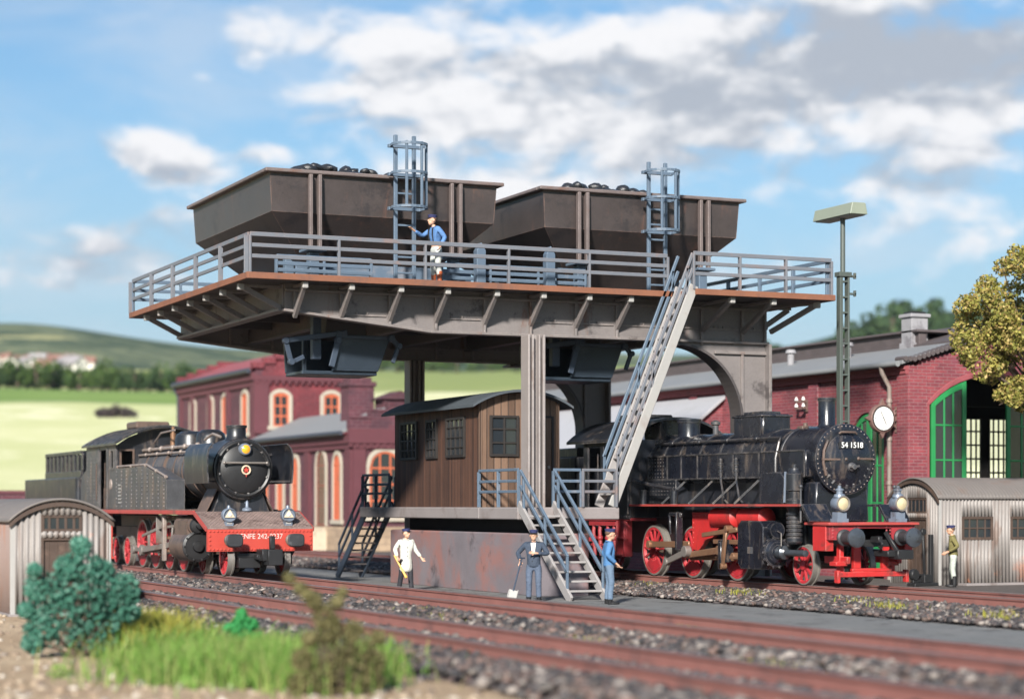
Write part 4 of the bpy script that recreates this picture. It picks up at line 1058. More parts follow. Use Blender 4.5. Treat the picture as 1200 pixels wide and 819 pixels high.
    mb = MB(); mb.tube([(-1.42, -.62, 3.12), (-1.42, .62, 3.12)], .03, 8); mb.cyl((-1.6, -.55, 3.12), (-1.42, -.55, 3.12), .025); mb.cyl((-1.6, .55, 3.12), (-1.42, .55, 3.12), .025); mb.ball((-1.42, .62, 3.12), .045); mb.ball((-1.42, -.62, 3.12), .045)
    mb.build('door_handrail', 'rod_grey', sb)
    mb = MB(); lathe_x(mb, -1.6, [(.17, 0), (.17, .16), (.14, .2), (.12, .2)], .0, 3.5, 24); la = mb.build('top_lamp', 'lamp_body', sb)
    MB().lathe((-1.45, 0, 3.5), (1, 0, 0), [(.135, 0), (.12, .06), (.07, .09), (0.001, .1)], 24).build('lens', 'amber', la)
    em = MB().ring((-1.44, .02, 2.92), (1, 0, 0), .115, .025, 28, 6).build('emblem', 'ring', sb)
    mb = MB(); star = []
    for k in range(10):
        a = math.pi/2+k*math.pi/5; rr = .1 if k % 2 == 0 else .045; star.append((.02+rr*math.cos(a), 2.92+rr*math.sin(a)))
    mb.prism(star, 'x', -1.455, -1.435); mb.prism([(-.02, 2.83), (.06, 2.83), (.02, 2.72)], 'x', -1.455, -1.43); mb.build('crest', 'red_beam', em, 0)
    mb = MB(); mb.cyl((-1.5, 0, 2.0), (-1.35, 0, 2.0), .02); mb.lathe((-1.3, 0, 1.78), (0, 0, 1), [(.14, 0), (.14, .06), (.05, .1), (.04, .25), (0.001, .3)], 16); mb.build('bell', 'lamp_body', sb)
    mb = MB(); mb.lathe((-2.35, 0, 3.7), (0, 0, 1), [(.36, 0), (.3, .15), (.27, .2), (.27, .42), (.3, .44), (.3, .5), (.22, .5), (.22, .2)], 32); B(mb, 'chimney', 'loco')
    # saddle with flared front plate
    mb = MB(); mb.prism([(-.85, 1.72), (.85, 1.72), (.55, 2.45), (-.55, 2.45)], 'x', -3.2, -1.85); B(mb, 'saddle', 'loco', .02)
    for s in (-1, 1): mb = MB(); mb.prism([(s*1.0, 1.76), (s*.96, 1.76), (s*.58, 2.5), (s*.62, 2.5)] if s > 0 else [(-.96, 1.76), (-1.0, 1.76), (-.62, 2.5), (-.58, 2.5)], 'x', -3.0, -2.0); B(mb, 'saddle_plate', 'loco_dirt')
    # smoke deflectors, tops curled inwards
    for s in (-1, 1):
        pr = [(1.22, 2.55), (1.25, 2.9), (1.25, 3.3), (1.2, 3.52), (1.08, 3.66)]
        poly = [(s*y, z) for y, z in pr]+[(s*(y-.035), z-.01) for y, z in pr[::-1]]
        df = B(MB().prism(poly, 'x', -3.35, -.95), 'smoke_deflector', 'loco', 0, 50)
        mb = MB(); mb.bar((-1.1, s*1.2, 2.6), (-1.7, s*.8, 2.6), .05, .05); mb.bar((-2.8, s*1.2, 2.7), (-2.8, s*.85, 2.7), .05, .05); mb.bar((-2.8, s*1.2, 3.4), (-2.8, s*.75, 3.4), .05, .05)
        build_split(mb, 'stay', 'loco', df, 0)
    return E
def thing_part(name, parent):
    o = bpy.data.objects.new(name, None); COL.objects.link(o); o.parent = parent; o.empty_display_size = .2
    return o
tank_engine()

def tender(label, loc, L=9.6, hb=2.9, cage=True, base=.95):
    """coal and water tender: tank body, optional slatted coal cage, two bogies"""
    T = thing('tender', label, 'tender', loc, LR)
    body = [(-1.45, .0), (-1.15, .0)]
    prof = []
    n = 6; r = .45; w = 1.46
    for cx, cy, a0 in ((-.15, w-r, 0), (-L+r, w-r, 90), (-L+r, -w+r, 180), (-.15, -w+r, 270)):
        for i in range(n+1):
            a = math.radians(a0+90*i/n); rr = r if cx < -1 else .12
            prof.append((cx+rr*math.cos(a), cy+rr*math.sin(a)+(0 if cx < -1 else (r-.12)*(1 if cy > 0 else -1))))
    MB().prism(prof, 'z', base, hb).build('tank', 'loco', T, 40, .03)
    mb = MB(); mb.bx(-L-.05, .05, -1.5, 1.5, base-.12, base-.003); mb.build('running_board', 'red_dirty', T, 0, .01)
    if cage:
        mb = MB(); xa, xb, yy, zt = -7.4, -1.2, 1.05, 3.85
        mb.bx(xa, xb, -yy, -yy+.05, hb, hb+.25); mb.bx(xa, xb, yy-.05, yy, hb, hb+.25); mb.bx(xa, xb, -yy, -yy+.06, zt-.12, zt); mb.bx(xa, xb, yy-.06, yy, zt-.12, zt)
        mb.bx(xb-.06, xb, -yy+.06, yy-.06, hb, zt); mb.bx(xa, xa+.06, -yy+.06, yy-.06, hb, zt)
        for k in range(10):
            x = xa+(xb-xa)*k/9
            for s in (-yy+.06, yy-.12): mb.bx(x-.12, x+.12, s-.02, s+.04, hb+.25, zt-.12)
        mb.bx(xa+.1, xb-.1, -yy+.1, yy-.1, hb, zt-.18)
        mb.build('coal_cage', 'loco', T, 0, .012)
    else:
        mb = MB(); mb.bx(-L+2.4, -.6, -1.15, 1.15, hb, hb+.28); mb.build('coal_bunker', 'loco', T, 0, .03)
    for x in (-1.6, -3.3, -6.4, -8.1):
        axle(T, x, .46, .84, mat='black', spokes=9, weight=False)
    mb = MB()
    for s in (-1, 1):
        for x in (-2.45, -7.25): mb.bx(x-1.2, x+1.2, s*1.0-.04, s*1.0+.04, .4, .8)
    mb.build('bogie_frame', 'red_dirty', T, 0, .02)
    return T
tender('black coal tender with slatted coal cage behind the tank locomotive', (17.0, 72.35, ZR))

# ---- numbered tender engine
def numbered_engine():
    E = thing('steam_locomotive', 'glossy black steam locomotive with red wheels and white number 54 1518', 'locomotive', (28.0, 42.0, ZR), LR)
    B = lambda mb, n, m, bev=0, sm=35, p=None: mb.build(n, m, p or E, sm, bev)
    mb = MB().bx(-.12, 0, -1.2, 1.2, 1.12, 1.46); rivets(mb, [(0, y, z) for y in (-1.1, -.5, -.4, .4, .5, 1.1) for z in (1.18, 1.26, 1.34, 1.42)], (1, 0, 0), .026); beam = B(mb, 'buffer_beam', 'red_dirty', 0, 30)
    pl_ = B(MB().bx(-1.0, .1, -1.27, 1.27, 1.46, 1.53), 'front_platform', 'red_edge', .012)
    for y in (-.8, .8):
        mb = MB(); lathe_x(mb, 0, [(.2, 0), (.2, .05), (.15, .08), (.15, .36), (.09, .37), (.09, .5)], y, 1.17, 20); bf = B(mb, 'buffer', 'buffer_dark')
        mb = MB(); lathe_x(mb, .48, [(.1, 0), (.225, .03), (.235, .06), (.225, .09), (.12, .12), (0.001, .13)], y, 1.17, 32); mb.build('head', 'buffer_head', bf)
    mb = MB(); mb.bx(0, .35, -.06, .06, 1.05, 1.2); mb.tube([(.3, 0, 1.12), (.42, 0, 1.02), (.36, 0, .92), (.28, 0, .96)], .035, 8); mb.bx(-.1, .5, .1, .5, .72, .86); mb.bx(.2, .62, .3, .75, .66, .88); mb.bar((.02, .35, 1.3), (.35, .5, .8), .08, .1)
    B(mb, 'coupling', 'black', .015)
    # lamps
    for y in (-.82, .82):
        mb = MB(); z0 = 1.535; x = -.45
        mb.bx(x-.18, x+.18, y-.19, y+.19, z0, z0+.1); mb.bx(x-.14, x+.14, y-.15, y+.15, z0+.1, z0+.28); mb.lathe((x-.2, y, z0+.52), (1, 0, 0), [(.001, 0), (.18, .0), (.21, .06), (.21, .36), (.19, .42), (.18, .36)], 28)
        mb.lathe((x, y, z0+.7), (0, 0, 1), [(.17, 0), (.15, .08), (.09, .1), (.09, .18), (.12, .19), (.12, .23), (.05, .26), (.05, .32), (.001, .33)], 18)
        la = B(mb, 'headlamp', 'lamp_body')
        mb = MB(); mb.lathe((x+.2, y, z0+.52), (1, 0, 0), [(.185, -.05), (.17, .0), (.1, .035), (.001, .05)], 28); mb.build('lens', 'lens', la)
        MB().ring((x+.21, y, z0+.52), (1, 0, 0), .2, .025, 28, 6).build('bezel', 'rod_grey', la)
    # red guard irons and brake rigging at the front
    mb = MB()
    for y in (-.72, .72):
        mb.bx(-.35, -.2, y-.06, y+.06, .3, 1.02); mb.bx(-.9, .1, y-.05, y+.05, .55, .72)
        mb.bx(-.28, .02, y-.3, y+.02, .5, .6)
    mb.bx(-.1, .02, -.95, .95, .24, .36); mb.bx(-.1, .06, -1.0, -.92, .1, .4); mb.bx(-.1, .06, .92, 1.0, .1, .4); mb.bx(-.12, .0, -.55, .55, .36, .44); mb.bx(-.14, -.02, -.5, -.3, .44, .98); mb.bx(-.14, -.02, .3, .5, .44, .98)
    B(mb, 'guard_iron', 'red', .012)
    mb = MB(); mb.bx(-.7, -.12, -1.22, -1.0, .85, 1.46); mb.bx(-.7, -.12, 1.0, 1.22, .85, 1.46)
    build_split(mb, 'front_frame', 'red', E, 0, .012)
    # wheels
    axle(E, -1.95, .48, .84, spokes=9, weight=False)
    for x in (-5.15, -7.5, -9.75): axle(E, x, .69, .84, spokes=13)
    mb = MB(); mb.bx(-13.6, -2.3, -.62, -.55, .6, 1.6); mb.bx(-13.6, -2.3, .55, .62, .6, 1.6); mb.bx(-13.4, -3.0, -.54, .54, 1.0, 1.8); mb.bx(-3.0, -.3, -.54, .54, .95, 1.4)
    B(mb, 'frame', 'black', .01)
    for s in (-1, 1):
        Y = s*1.2; S = lambda a, b: sorted((s*a, s*b))
        mb = MB(); mb.prism([(-4.95, .5), (-4.8, .35), (-3.85, .35), (-3.7, .5), (-3.7, 1.4), (-3.85, 1.55), (-4.8, 1.55), (-4.95, 1.4)], 'y', *S(.9, 1.5)); cy = B(mb, 'cylinder', 'loco2', .02)
        mb = MB(); mb.cyl((-3.72, Y, .78), (-3.55, Y, .78), .36, n=32); mb.cyl((-3.72, Y, 1.32), (-3.5, Y, 1.32), .2, n=20); mb.lathe((-3.55, Y, .78), (1, 0, 0), [(.32, 0), (.26, .08), (.18, .1), (.16, .2)], 28); rivets(mb, [(-3.56, Y+.38*math.cos(k*.45), .78+.38*math.sin(k*.45)) for k in range(14)], (1, 0, 0), .03)
        cv = mb.build('cover', 'loco2', cy)
        mb = MB(); mb.lathe((-3.4, Y, .78), (1, 0, 0), [(.1, 0), (.17, .05), (.17, .25), (.08, .32), (.08, 1.2), (.001, 1.22)], 20); mb.build('tail_rod', 'buffer_head', cy)
        mb = MB(); mb.bx(-4.45, -4.2, *S(1.5, 1.506), .74, .9); mb.build('data_plate', 'loco_grey', cy, 0)
        mb = MB(); mb.tube([(-3.5, Y, 1.3), (-3.0, Y+s*.2, 1.25), (-3.0, Y+s*.2, .95), (-3.3, Y+s*.1, .85)], .013, 6); mb.build('drain_pipe', 'rod_grey', cy)
        mb = MB(); mb.bar((-4.95, Y, 1.0), (-6.5, Y, 1.0), .08, .12); mb.bar((-4.95, Y, .6), (-6.4, Y, .6), .07, .07); B(mb, 'slide_bars', 'rod', .012)
        mb = MB(); mb.bx(-5.9, -5.55, *S(1.1, 1.38), .48, 1.06); mb.bx(-5.8, -5.65, *S(1.38, 1.44), .3, 1.0); B(mb, 'crosshead', 'loco2', .02)
        mb = MB(); mb.bar((-5.75, Y+s*.1, .78), (-7.5, Y+s*.1, .62), .06, .17); mb.cyl((-7.5, Y-s*.0, .66), (-7.5, Y+s*.2, .66), .12, n=18); mb.cyl((-5.75, Y, .78), (-5.75, Y+s*.2, .78), .12, n=16); B(mb, 'connecting_rod', 'rod', .015)
        mb = MB(); mb.bar((-5.15, Y-s*.06, .62), (-7.5, Y-s*.06, .55), .06, .15); mb.bar((-7.5, Y-s*.04, .9), (-9.75, Y-s*.04, .86), .06, .17); mb.cyl((-9.75, Y-s*.12, .86), (-9.75, Y+s*.04, .86), .11, n=18); mb.cyl((-5.15, Y-s*.15, .62), (-5.15, Y+s*.02, .62), .11, n=18); B(mb, 'coupling_rod', 'rod', .015)
        mb = MB(); mb.bar((-7.45, Y+s*.16, .74), (-8.6, Y+s*.2, .42), .06, .16); mb.cyl((-7.5, Y+s*.1, .72), (-7.5, Y+s*.28, .72), .15, n=14); mb.cyl((-8.6, Y+s*.1, .42), (-8.6, Y+s*.26, .42), .1, n=14); B(mb, 'return_crank', 'rod_grey', .012)
        mb = MB(); mb.bar((-5.1, Y+s*.12, 1.32), (-6.9, Y+s*.12, 1.16), .07, .12); mb.bar((-5.55, Y+s*.18, 1.4), (-5.75, Y+s*.18, .4), .06, .14); mb.cyl((-5.5, Y+s*.05, 1.34), (-5.5, Y+s*.24, 1.34), .085, n=14); mb.cyl((-5.75, Y+s*.08, .38), (-5.75, Y+s*.24, .38), .08, n=14); B(mb, 'combination_lever', 'rod', .012)
        mb = MB(); mb.bar((-7.9, Y+s*.12, 1.75), (-7.9, Y+s*.12, .75), .08, .2); mb.bar((-8.5, Y+s*.08, 1.7), (-7.8, Y+s*.08, 1.68), .06, .1); mb.bar((-8.5, Y+s*.08, 1.68), (-8.45, Y+s*.08, 1.15), .05, .08); B(mb, 'expansion_link', 'loco2', .015)
        mb = MB(); mb.prism([(-7.6, 1.75), (-6.1, 1.75), (-6.1, 1.4), (-6.5, 1.1), (-6.8, 1.05), (-7.3, .7), (-7.6, .8)], 'y', *S(.95, 1.08)); rivets(mb, [(-7.5+k*.16, s*1.08, 1.66) for k in range(9)]+[(-7.52, s*1.08, .95+k*.13) for k in range(5)], (0, s, 0), .025); B(mb, 'motion_plate', 'red', .015)
        for xa, xb in ((-6.95, -5.65), (-5.5, -4.2)):
            mb = MB(); mb.lathe((xa, s*1.02, 1.62), (1, 0, 0), [(.001, 0), (.15, .03), (.25, .1), (.25, xb-xa-.1), (.15, xb-xa-.03), (.001, xb-xa)], 24); B(mb, 'air_reservoir', 'red')
        mb = MB(); mb.bx(-10.1, -1.15, *S(.75, 1.45), 1.9, 1.96); rb = B(mb, 'running_board', 'loco2', .01)
        mb = MB(); mb.bx(-10.1, -1.15, *S(1.45, 1.48), 1.9, 1.96); mb.build('edge', 'red_edge', rb, 0, .008)
        mb = MB(); mb.prism([(-1.2, 1.9), (-1.15, 1.96), (-.8, 1.56), (-.85, 1.53)], 'y', *S(.75, 1.42)); B(mb, 'drop_plate', 'loco2')
        # stays from running board up to the boiler
        mb = MB()
        for x in (-8.4, -6.9, -5.6, -4.5): mb.bar((x, s*1.35, 1.97), (x+.45, s*.85, 2.6), .05, .05)
        for x in (-9.5, -7.7): mb.cyl((x, s*1.35, 1.96), (x, s*1.35, 2.35), .1)
        mb.tube([(-10, s*1.4, 2.62), (-8.6, s*1.42, 2.45), (-7.6, s*1.4, 2.36)], .05, 8)
        build_split(mb, 'stay', 'loco', E)
        # sand pipes and fittings on the casing
        mb = MB()
        for x in (-6.55, -5.75):
            mb.tube([(x, s*.98, 3.15), (x+.04, s*1.0, 2.6), (x+.2, s*1.0, 2.1), (x+.4, s*.98, 1.97)], .028, 6)
            for k in range(5): mb.cyl((x, s*.98, 2.7+k*.09), (x, s*.98, 2.76+k*.09), .075 if k % 2 else .055)
        B(mb, 'sand_pipe', 'loco')
        mb = MB(); mb.prism([(-4.6, 1.97), (-3.4, 1.97), (-3.4, 2.6), (-3.6, 2.75), (-4.5, 2.75), (-4.6, 2.6)], 'y', *S(.6, 1.15)); B(mb, 'pump_box', 'loco2', .02)
        mb = MB(); mb.tube([(-3.35, s*1.18, 2.0), (-3.3, s*1.18, 2.75)], .03, 6); B(mb, 'oil_pipe', 'lamp_body')
    # air pump below and above the running board on the near side
    mb = MB(); mb.lathe((-2.35, -1.2, 1.97), (0, 0, 1), [(.2, 0), (.2, .1), (.15, .12), (.15, .3), (.2, .32), (.2, .72), (.15, .78), (.13, .85), (.06, .87), (.06, .95), (.001, .96)], 24); B(mb, 'air_pump', 'loco')
    mb = MB(); mb.lathe((-2.6, -1.12, 1.0), (0, 0, 1), [(.16, 0), (.2, .05)]+sum([[(.2, .1+k*.1), (.2, .15+k*.1), (.16, .16+k*.1), (.16, .19+k*.1)] for k in range(7)], [])+[(.2, .9)], 20); B(mb, 'pump_cylinder', 'loco')
    mb = MB(); mb.cyl((-1.35, -1.33, 1.53), (-1.35, -1.33, 2.35), .025); mb.ball((-1.35, -1.33, 2.38), .05); mb.cyl((-1.35, 1.33, 1.53), (-1.35, 1.33, 2.35), .025); mb.ball((-1.35, 1.33, 2.38), .05); B(mb, 'grab_post', 'loco_grey')
    # boiler, casing, smokebox
    mb = MB(); lathe_x(mb, -10.05, [(.8, 0), (.8, 6.95)], 0, 3.05, 56); bo = B(mb, 'boiler', 'loco2', 0, 40)
    mb = MB()
    for x in (-9.4, -8.5, -7.4, -6.3, -5.2, -4.2, -3.4): lathe_x(mb, x, [(.8, 0), (.822, 0), (.822, .055), (.8, .055)], 0, 3.05, 56)
    build_split(mb, 'boiler_band', 'loco', bo, 30)
    for s in (-1, 1):
        mb = MB(); a, b = sorted((s*.55, s*.93)); mb.bx(-10.0, -1.8, a, b, 2.62, 3.28); cs = B(mb, 'side_casing', 'loco2', .03)
        mb = MB(); a, b = sorted((s*.93, s*.955))
        for x in (-10.0, -8.9, -8.1, -7.2, -5.3, -4.0, -3.2, -1.85): mb.bx(x, x+.04, a, b, 2.62, 3.28)
        mb.bx(-9.96, -1.85, a, b, 3.25, 3.285); mb.bx(-9.96, -1.85, a, b, 2.615, 2.65)
        rivets(mb, [(-9.9+.16*i, s*.93, 2.7+.1*k) for i in range(6) for k in range(6)], (0, s, 0), .02)
        mb.build('casing_beading', 'loco', cs, 0)
        fb = MB(); a, b = sorted((s*.5, s*.98)); fb.bx(-10.05, -8.3, a, b, 1.97, 2.62); rivets(fb, [(-9.95+.17*i, s*.98, 2.02+.1*k) for i in range(10) for k in range(6)], (0, s, 0), .022); B(fb, 'firebox_side', 'loco', .02)
        mb = MB(); mb.tube([(-10.0, s*.7, 3.62), (-3.3, s*.7, 3.62), (-3.15, s*.85, 3.5), (-3.1, s*.98, 3.1), (-3.1, s*.98, 2.4)], .035, 8)
        for x in (-9, -7.5, -6, -4.5): mb.ball((x, s*.7, 3.62), .06)
        B(mb, 'boiler_handrail', 'loco')
    mb = MB(); lathe_x(mb, -3.15, [(.8, 0), (.86, .01), (.86, .06), (.84, .07), (.84, 1.62), (.86, 1.63), (.86, 1.69), (.8, 1.71), (.72, 1.715)], 0, 3.05, 64); sb = B(mb, 'smokebox', 'loco2', 0, 30)
    mb = MB(); rivets(mb, [(-1.45, .80*math.cos(k*2*math.pi/44), 3.05+.80*math.sin(k*2*math.pi/44)) for k in range(44)], (1, 0, 0), .022); mb.build('rivet', 'pipe', sb, 0)
    mb = MB(); lathe_x(mb, -1.46, [(.66, 0), (.66, .04), (.6, .06), (.45, .13), (.2, .19), (0.001, .2)], .04, 3.02, 64); mb.build('smokebox_door', 'loco2', sb, 30)
    mb = MB(); mb.bar((-1.37, -.72, 3.04), (-1.30, -.1, 3.04), .05, .045); mb.bar((-1.30, .25, 3.06), (-1.38, .72, 3.06), .05, .045); mb.ball((-1.29, -.1, 3.04), .05); mb.ball((-1.29, .25, 3.06), .05)
    mb.tube([(-1.38, -.55, 3.5), (-1.38, -.66, 3.25), (-1.38, -.68, 2.95), (-1.38, -.6, 2.65)], .035, 8)
    mb.tube([(-1.36, -.25, 3.66), (-1.34, -.2, 3.7), (-1.34, .2, 3.7), (-1.36, .25, 3.66)], .025, 6); mb.build('door_strap', 'loco_dirt', sb)
    mb = MB(); lathe_x(mb, -1.29, [(.12, 0), (.1, .06), (.06, .08), (.06, .16), (.001, .17)], .05, 2.86, 20); mb.bar((-1.17, -.06, 2.86), (-1.17, .2, 2.88), .04, .04); mb.build('door_handle', 'loco_grey', sb)
    npl = MB().bx(-1.345, -1.275, -.28, .42, 3.30, 3.46).build('number_plate', 'black', sb, 0, .008)
    text_mesh('number', '54 1518', .19, 'white', npl, Matrix.Translation((-1.273, .07, 3.38)) @ RM, .004, .0005)
    mb = MB()
    for k in range(9):
        a = math.pi+.35+k*(math.pi-.7)/8; mb.bar((-1.44, .7*math.cos(a), 3.03+.7*math.sin(a)), (-1.40, .6*math.cos(a), 3.03+.6*math.sin(a)), .06, .05)
    mb.build('door_clamp', 'loco_grey', sb, 0, .008)
    mb = MB(); mb.prism([(-.78, 1.54), (.78, 1.54), (.72, 2.5), (-.72, 2.5)], 'x', -2.9, -1.62); mb.cyl((-1.62, -.1, 2.1), (-1.55, -.1, 2.1), .06); B(mb, 'saddle', 'loco2', .03)
    mb = MB(); mb.lathe((-2.3, 0, 3.75), (0, 0, 1), [(.34, 0), (.25, .1), (.21, .16), (.21, .74), (.23, .75), (.23, .82), (.17, .82), (.16, .3)], 32); B(mb, 'chimney', 'loco2')
    mb = MB(); mb.cyl((-3.05, -.15, 3.8), (-3.05, -.15, 3.98), .06); mb.bx(-3.2, -2.95, -.3, -.1, 3.78, 3.9); B(mb, 'whistle', 'loco_dirt', .01)
    # long dome casing
    pts = [(.56*math.copysign(abs(math.cos(a))**.35, math.cos(a)), 0) for a in [0]]
    mb = MB(); mb.bx(-6.15, -4.68, -.44, .44, 3.5, 4.28); dm = B(mb, 'dome_casing', 'loco2', .06)
    mb = MB(); mb.bx(-6.19, -4.64, -.47, .47, 4.2, 4.25); mb.bx(-5.9, -4.9, -.26, .26, 4.28, 4.35); mb.build('lid', 'loco2', dm, 0, .015)
    mb = MB(); mb.lathe((-9.35, 0, 3.65), (0, 0, 1), [(.36, 0), (.31, .12), (.31, .55), (.34, .56), (.34, .66), (.2, .68), (.001, .68)], 28); B(mb, 'sand_dome', 'loco2')
    mb = MB(); mb.cyl((-8.3, .25, 3.8), (-8.3, .25, 4.12), .08); mb.lathe((-8.3, .25, 4.1), (0, 0, 1), [(.08, 0), (.13, .03), (.13, .1), (.05, .14), (.001, .15)], 14); B(mb, 'safety_valve', 'loco_grey')
    mb = MB(); mb.bx(-11.25, -10.3, -.42, .42, 3.8, 4.4); mb.bx(-11.3, -10.25, -.46, .46, 4.32, 4.38); B(mb, 'turret_box', 'loco2', .03)
    # firebox shoulders and cab
    mb = MB(); lathe_x(mb, -11.2, [(.9, 0), (.9, 1.15)], 0, 3.0, 48); mb.bx(-11.2, -10.05, -.9, .9, 1.9, 3.0); B(mb, 'firebox', 'loco', .0, 40)
    B(MB().bx(-10.0, -3.2, -.6, .6, 1.5, 2.7), 'ashpan', 'loco', .02)
    cab = thing_part('cab', E)
    for s in (-1, 1):
        S = lambda a, b: sorted((s*a, s*b)); mb = MB()
        mb.bx(-11.9, -10.1, *S(1.42, 1.48), 1.55, 3.0); mb.bx(-11.9, -11.7, *S(1.42, 1.48), 3.0, 3.75); mb.bx(-10.5, -10.1, *S(1.42, 1.48), 3.0, 3.75); mb.bx(-11.7, -10.5, *S(1.42, 1.48), 3.6, 3.75); mb.bx(-12.9, -11.9, *S(1.42, 1.48), 3.6, 3.75); mb.bx(-13.0, -12.7, *S(1.42, 1.48), 1.55, 3.75)
        mb.build('side_wall', 'loco', cab, 0, .012)
        mb = MB(); mb.tube([(-10.05, s*1.53, 1.7), (-10.05, s*1.53, 2.5), (-10.0, s*1.5, 2.6)], .025, 6); mb.tube([(-11.95, s*1.53, 1.8), (-11.95, s*1.53, 3.4)], .02, 6); mb.build('grab_rail', 'loco', cab)
        mb = MB(); rivets(mb, [(-11.8+.14*k, s*1.48, z) for k in range(12) for z in (1.62, 2.92)], (0, s, 0), .022); mb.build('rivet', 'loco', cab, 0)
    mb = MB(); mb.bx(-10.2, -10.12, -1.42, 1.42, 1.6, 3.75); mb.build('front_wall', 'loco', cab, 0)
    rp = [(-1.6+3.2*i/16, 3.7+.62*(1-abs((-1.6+3.2*i/16)/1.6)**2.4)) for i in range(17)]
    MB().prism(rp+[(y, z+.07) for y, z in rp[::-1]], 'x', -13.9, -9.9).build('roof', 'loco', cab, 40)
    MB().bx(-12.6, -11.4, -.6, .6, 4.36, 4.52).build('roof_vent', 'loco', cab, 0, .04)
    mb = MB(); mb.bx(-13.1, -10.1, -1.44, 1.44, 1.5, 1.58); mb.build('floor', 'red_dirty', cab, 0, .01)
    # injectors, pipes and steps under the cab: red
    mb = MB()
    for k, x in enumerate((-12.6, -12.2, -11.7, -11.3)):
        mb.tube([(x, -1.3, 1.5), (x+.02, -1.36, 1.2), (x+.12, -1.36, .5)], .055, 8); mb.ball((x+.05, -1.36, 1.0), .09)
    mb.bx(-12.8, -11.1, -1.4, -1.3, 1.36, 1.48); mb.bx(-12.7, -11.2, -1.39, -1.33, .78, .84); B(mb, 'injector_pipes', 'red_dirty')
    for s in (-1, 1):
        mb = MB(); S = lambda a, b: sorted((s*a, s*b))
        mb.bx(-10.95, -10.9, *S(1.2, 1.46), .5, 1.5); mb.bx(-10.5, -10.45, *S(1.2, 1.46), .5, 1.5); mb.bx(-10.9, -10.5, *S(1.22, 1.5), .5, .56); mb.bx(-10.9, -10.5, *S(1.22, 1.46), .98, 1.04); mb.bx(-10.95, -10.4, *S(1.36, 1.42), .98, 1.5); B(mb, 'cab_step', 'red_dirty', .01)
    shift = dict(cylinder=.87, slide_bars=.7, crosshead=.6, connecting_rod=.45, coupling_rod=.3, return_crank=.55, combination_lever=.7, expansion_link=.4, motion_plate=.4, air_reservoir=.85, pump_box=1.0, oil_pipe=1.0, sand_pipe=.7, air_pump=.5, pump_cylinder=.62)
    for c in E.children:
        k = c.name.split('.')[0]
        if k in shift: c.location.x += shift[k]
        if k in ('buffer_beam', 'front_platform', 'buffer', 'coupling', 'guard_iron', 'front_frame'): c.location.x -= .3
        if k == 'headlamp': y0 = sum(v.co.y for v in c.data.vertices)/len(c.data.vertices); c.scale = (.84, .84, .84); c.location = (-.45*.16, y0*.16, 1.535*.16)
    return E
numbered_engine()
tender('plain black tender behind the numbered engine, half hidden by the timber hut', (28.0, 55.5, ZR), 8.0, 3.35, False, 1.0)

# ------------------------------------------------------------------ corrugated sheds
def corrugated(parent, name, mat, axis, val, u0, u1, ztop, holes, z0=0.0, pitch=.125, amp=.03, sgn=-1):
    """corrugated wall sheet in the plane axis=val, with rectangular openings; ztop(u) is the upper edge"""
    us = []; n = int((u1-u0)/(pitch/4)); us = [u0+(u1-u0)*i/n for i in range(n+1)]
    for h in holes:
        for e in h[:2]:
            k = min(range(len(us)), key=lambda i: abs(us[i]-e)); us[k] = e
    bm = bmesh.new(); cache = {}
    def V(i, z):
        u = us[i]; d = val+sgn*amp*(1+math.sin(2*math.pi*(u-u0)/pitch))
        key = (i, round(z, 4))
        if key not in cache: cache[key] = bm.verts.new((d, u, z) if axis == 'x' else (u, d, z))
        return cache[key]
    for i in range(n):
        um = (us[i]+us[i+1])/2; spans = [(z0, None)]
        for a, b, za, zb in holes:
            if a < um < b:
                spans = [(z0, za)] if za > z0 else []
                spans.append((zb, None)); break
        # stacked openings in one column
        hs = sorted([(za, zb) for a, b, za, zb in holes if a < um < b])
        if hs:
            spans = []; cur = z0
            for za, zb in hs:
                if za > cur: spans.append((cur, za))
                cur = zb
            spans.append((cur, None))
        for za, zb in spans:
            t0, t1 = (ztop(us[i]), ztop(us[i+1])) if zb is None else (zb, zb)
            bm.faces.new((V(i, za), V(i+1, za), V(i+1, t1), V(i, t0)))
    me = bpy.data.meshes.new(name); bm.to_mesh(me); bm.free()
    for p in me.polygons: p.use_smooth = True
    o = link(name, me, mat, parent)
    so_ = o.modifiers.new('thick', 'SOLIDIFY'); so_.thickness = .02; so_.offset = 0
    return o
def corr_roof(parent, axis, w, L, e, r, over, mat):
    """arched corrugated roof; corrugations run over the arch. local frame: width along one axis, length along the other"""
    s = r-e; rad = (w*w/4+s*s)/(2*s); hw = w/2+over; nl = int((L+.24)/.03); bm = bmesh.new(); rows = []
    for j in range(nl+1):
        l = -.12+(L+.24)*j/nl; dz = .014*math.sin(2*math.pi*l/.12); row = []
        for i in range(25):
            x = -hw+2*hw*i/24; z = r-rad+math.sqrt(rad*rad-x*x)+.03+dz
            row.append(bm.verts.new((x+w/2, l, z) if axis == 'y' else (l, x+w/2, z)))
        rows.append(row)
    for A, B in zip(rows, rows[1:]):
        for i in range(24): bm.faces.new((A[i], A[i+1], B[i+1], B[i]))
    bmesh.ops.recalc_face_normals(bm, faces=bm.faces)
    me = bpy.data.meshes.new('roof'); bm.to_mesh(me); bm.free()
    for p in me.polygons: p.use_smooth = True
    o = link('roof', me, mat, parent); so_ = o.modifiers.new('thick', 'SOLIDIFY'); so_.thickness = .05; so_.offset = 0
    return o
def arch_z(w, e, r):
    s = r-e; rad = (w*w/4+s*s)/(2*s)
    return lambda u: r-rad+math.sqrt(max(0, rad*rad-(u-w/2)**2))
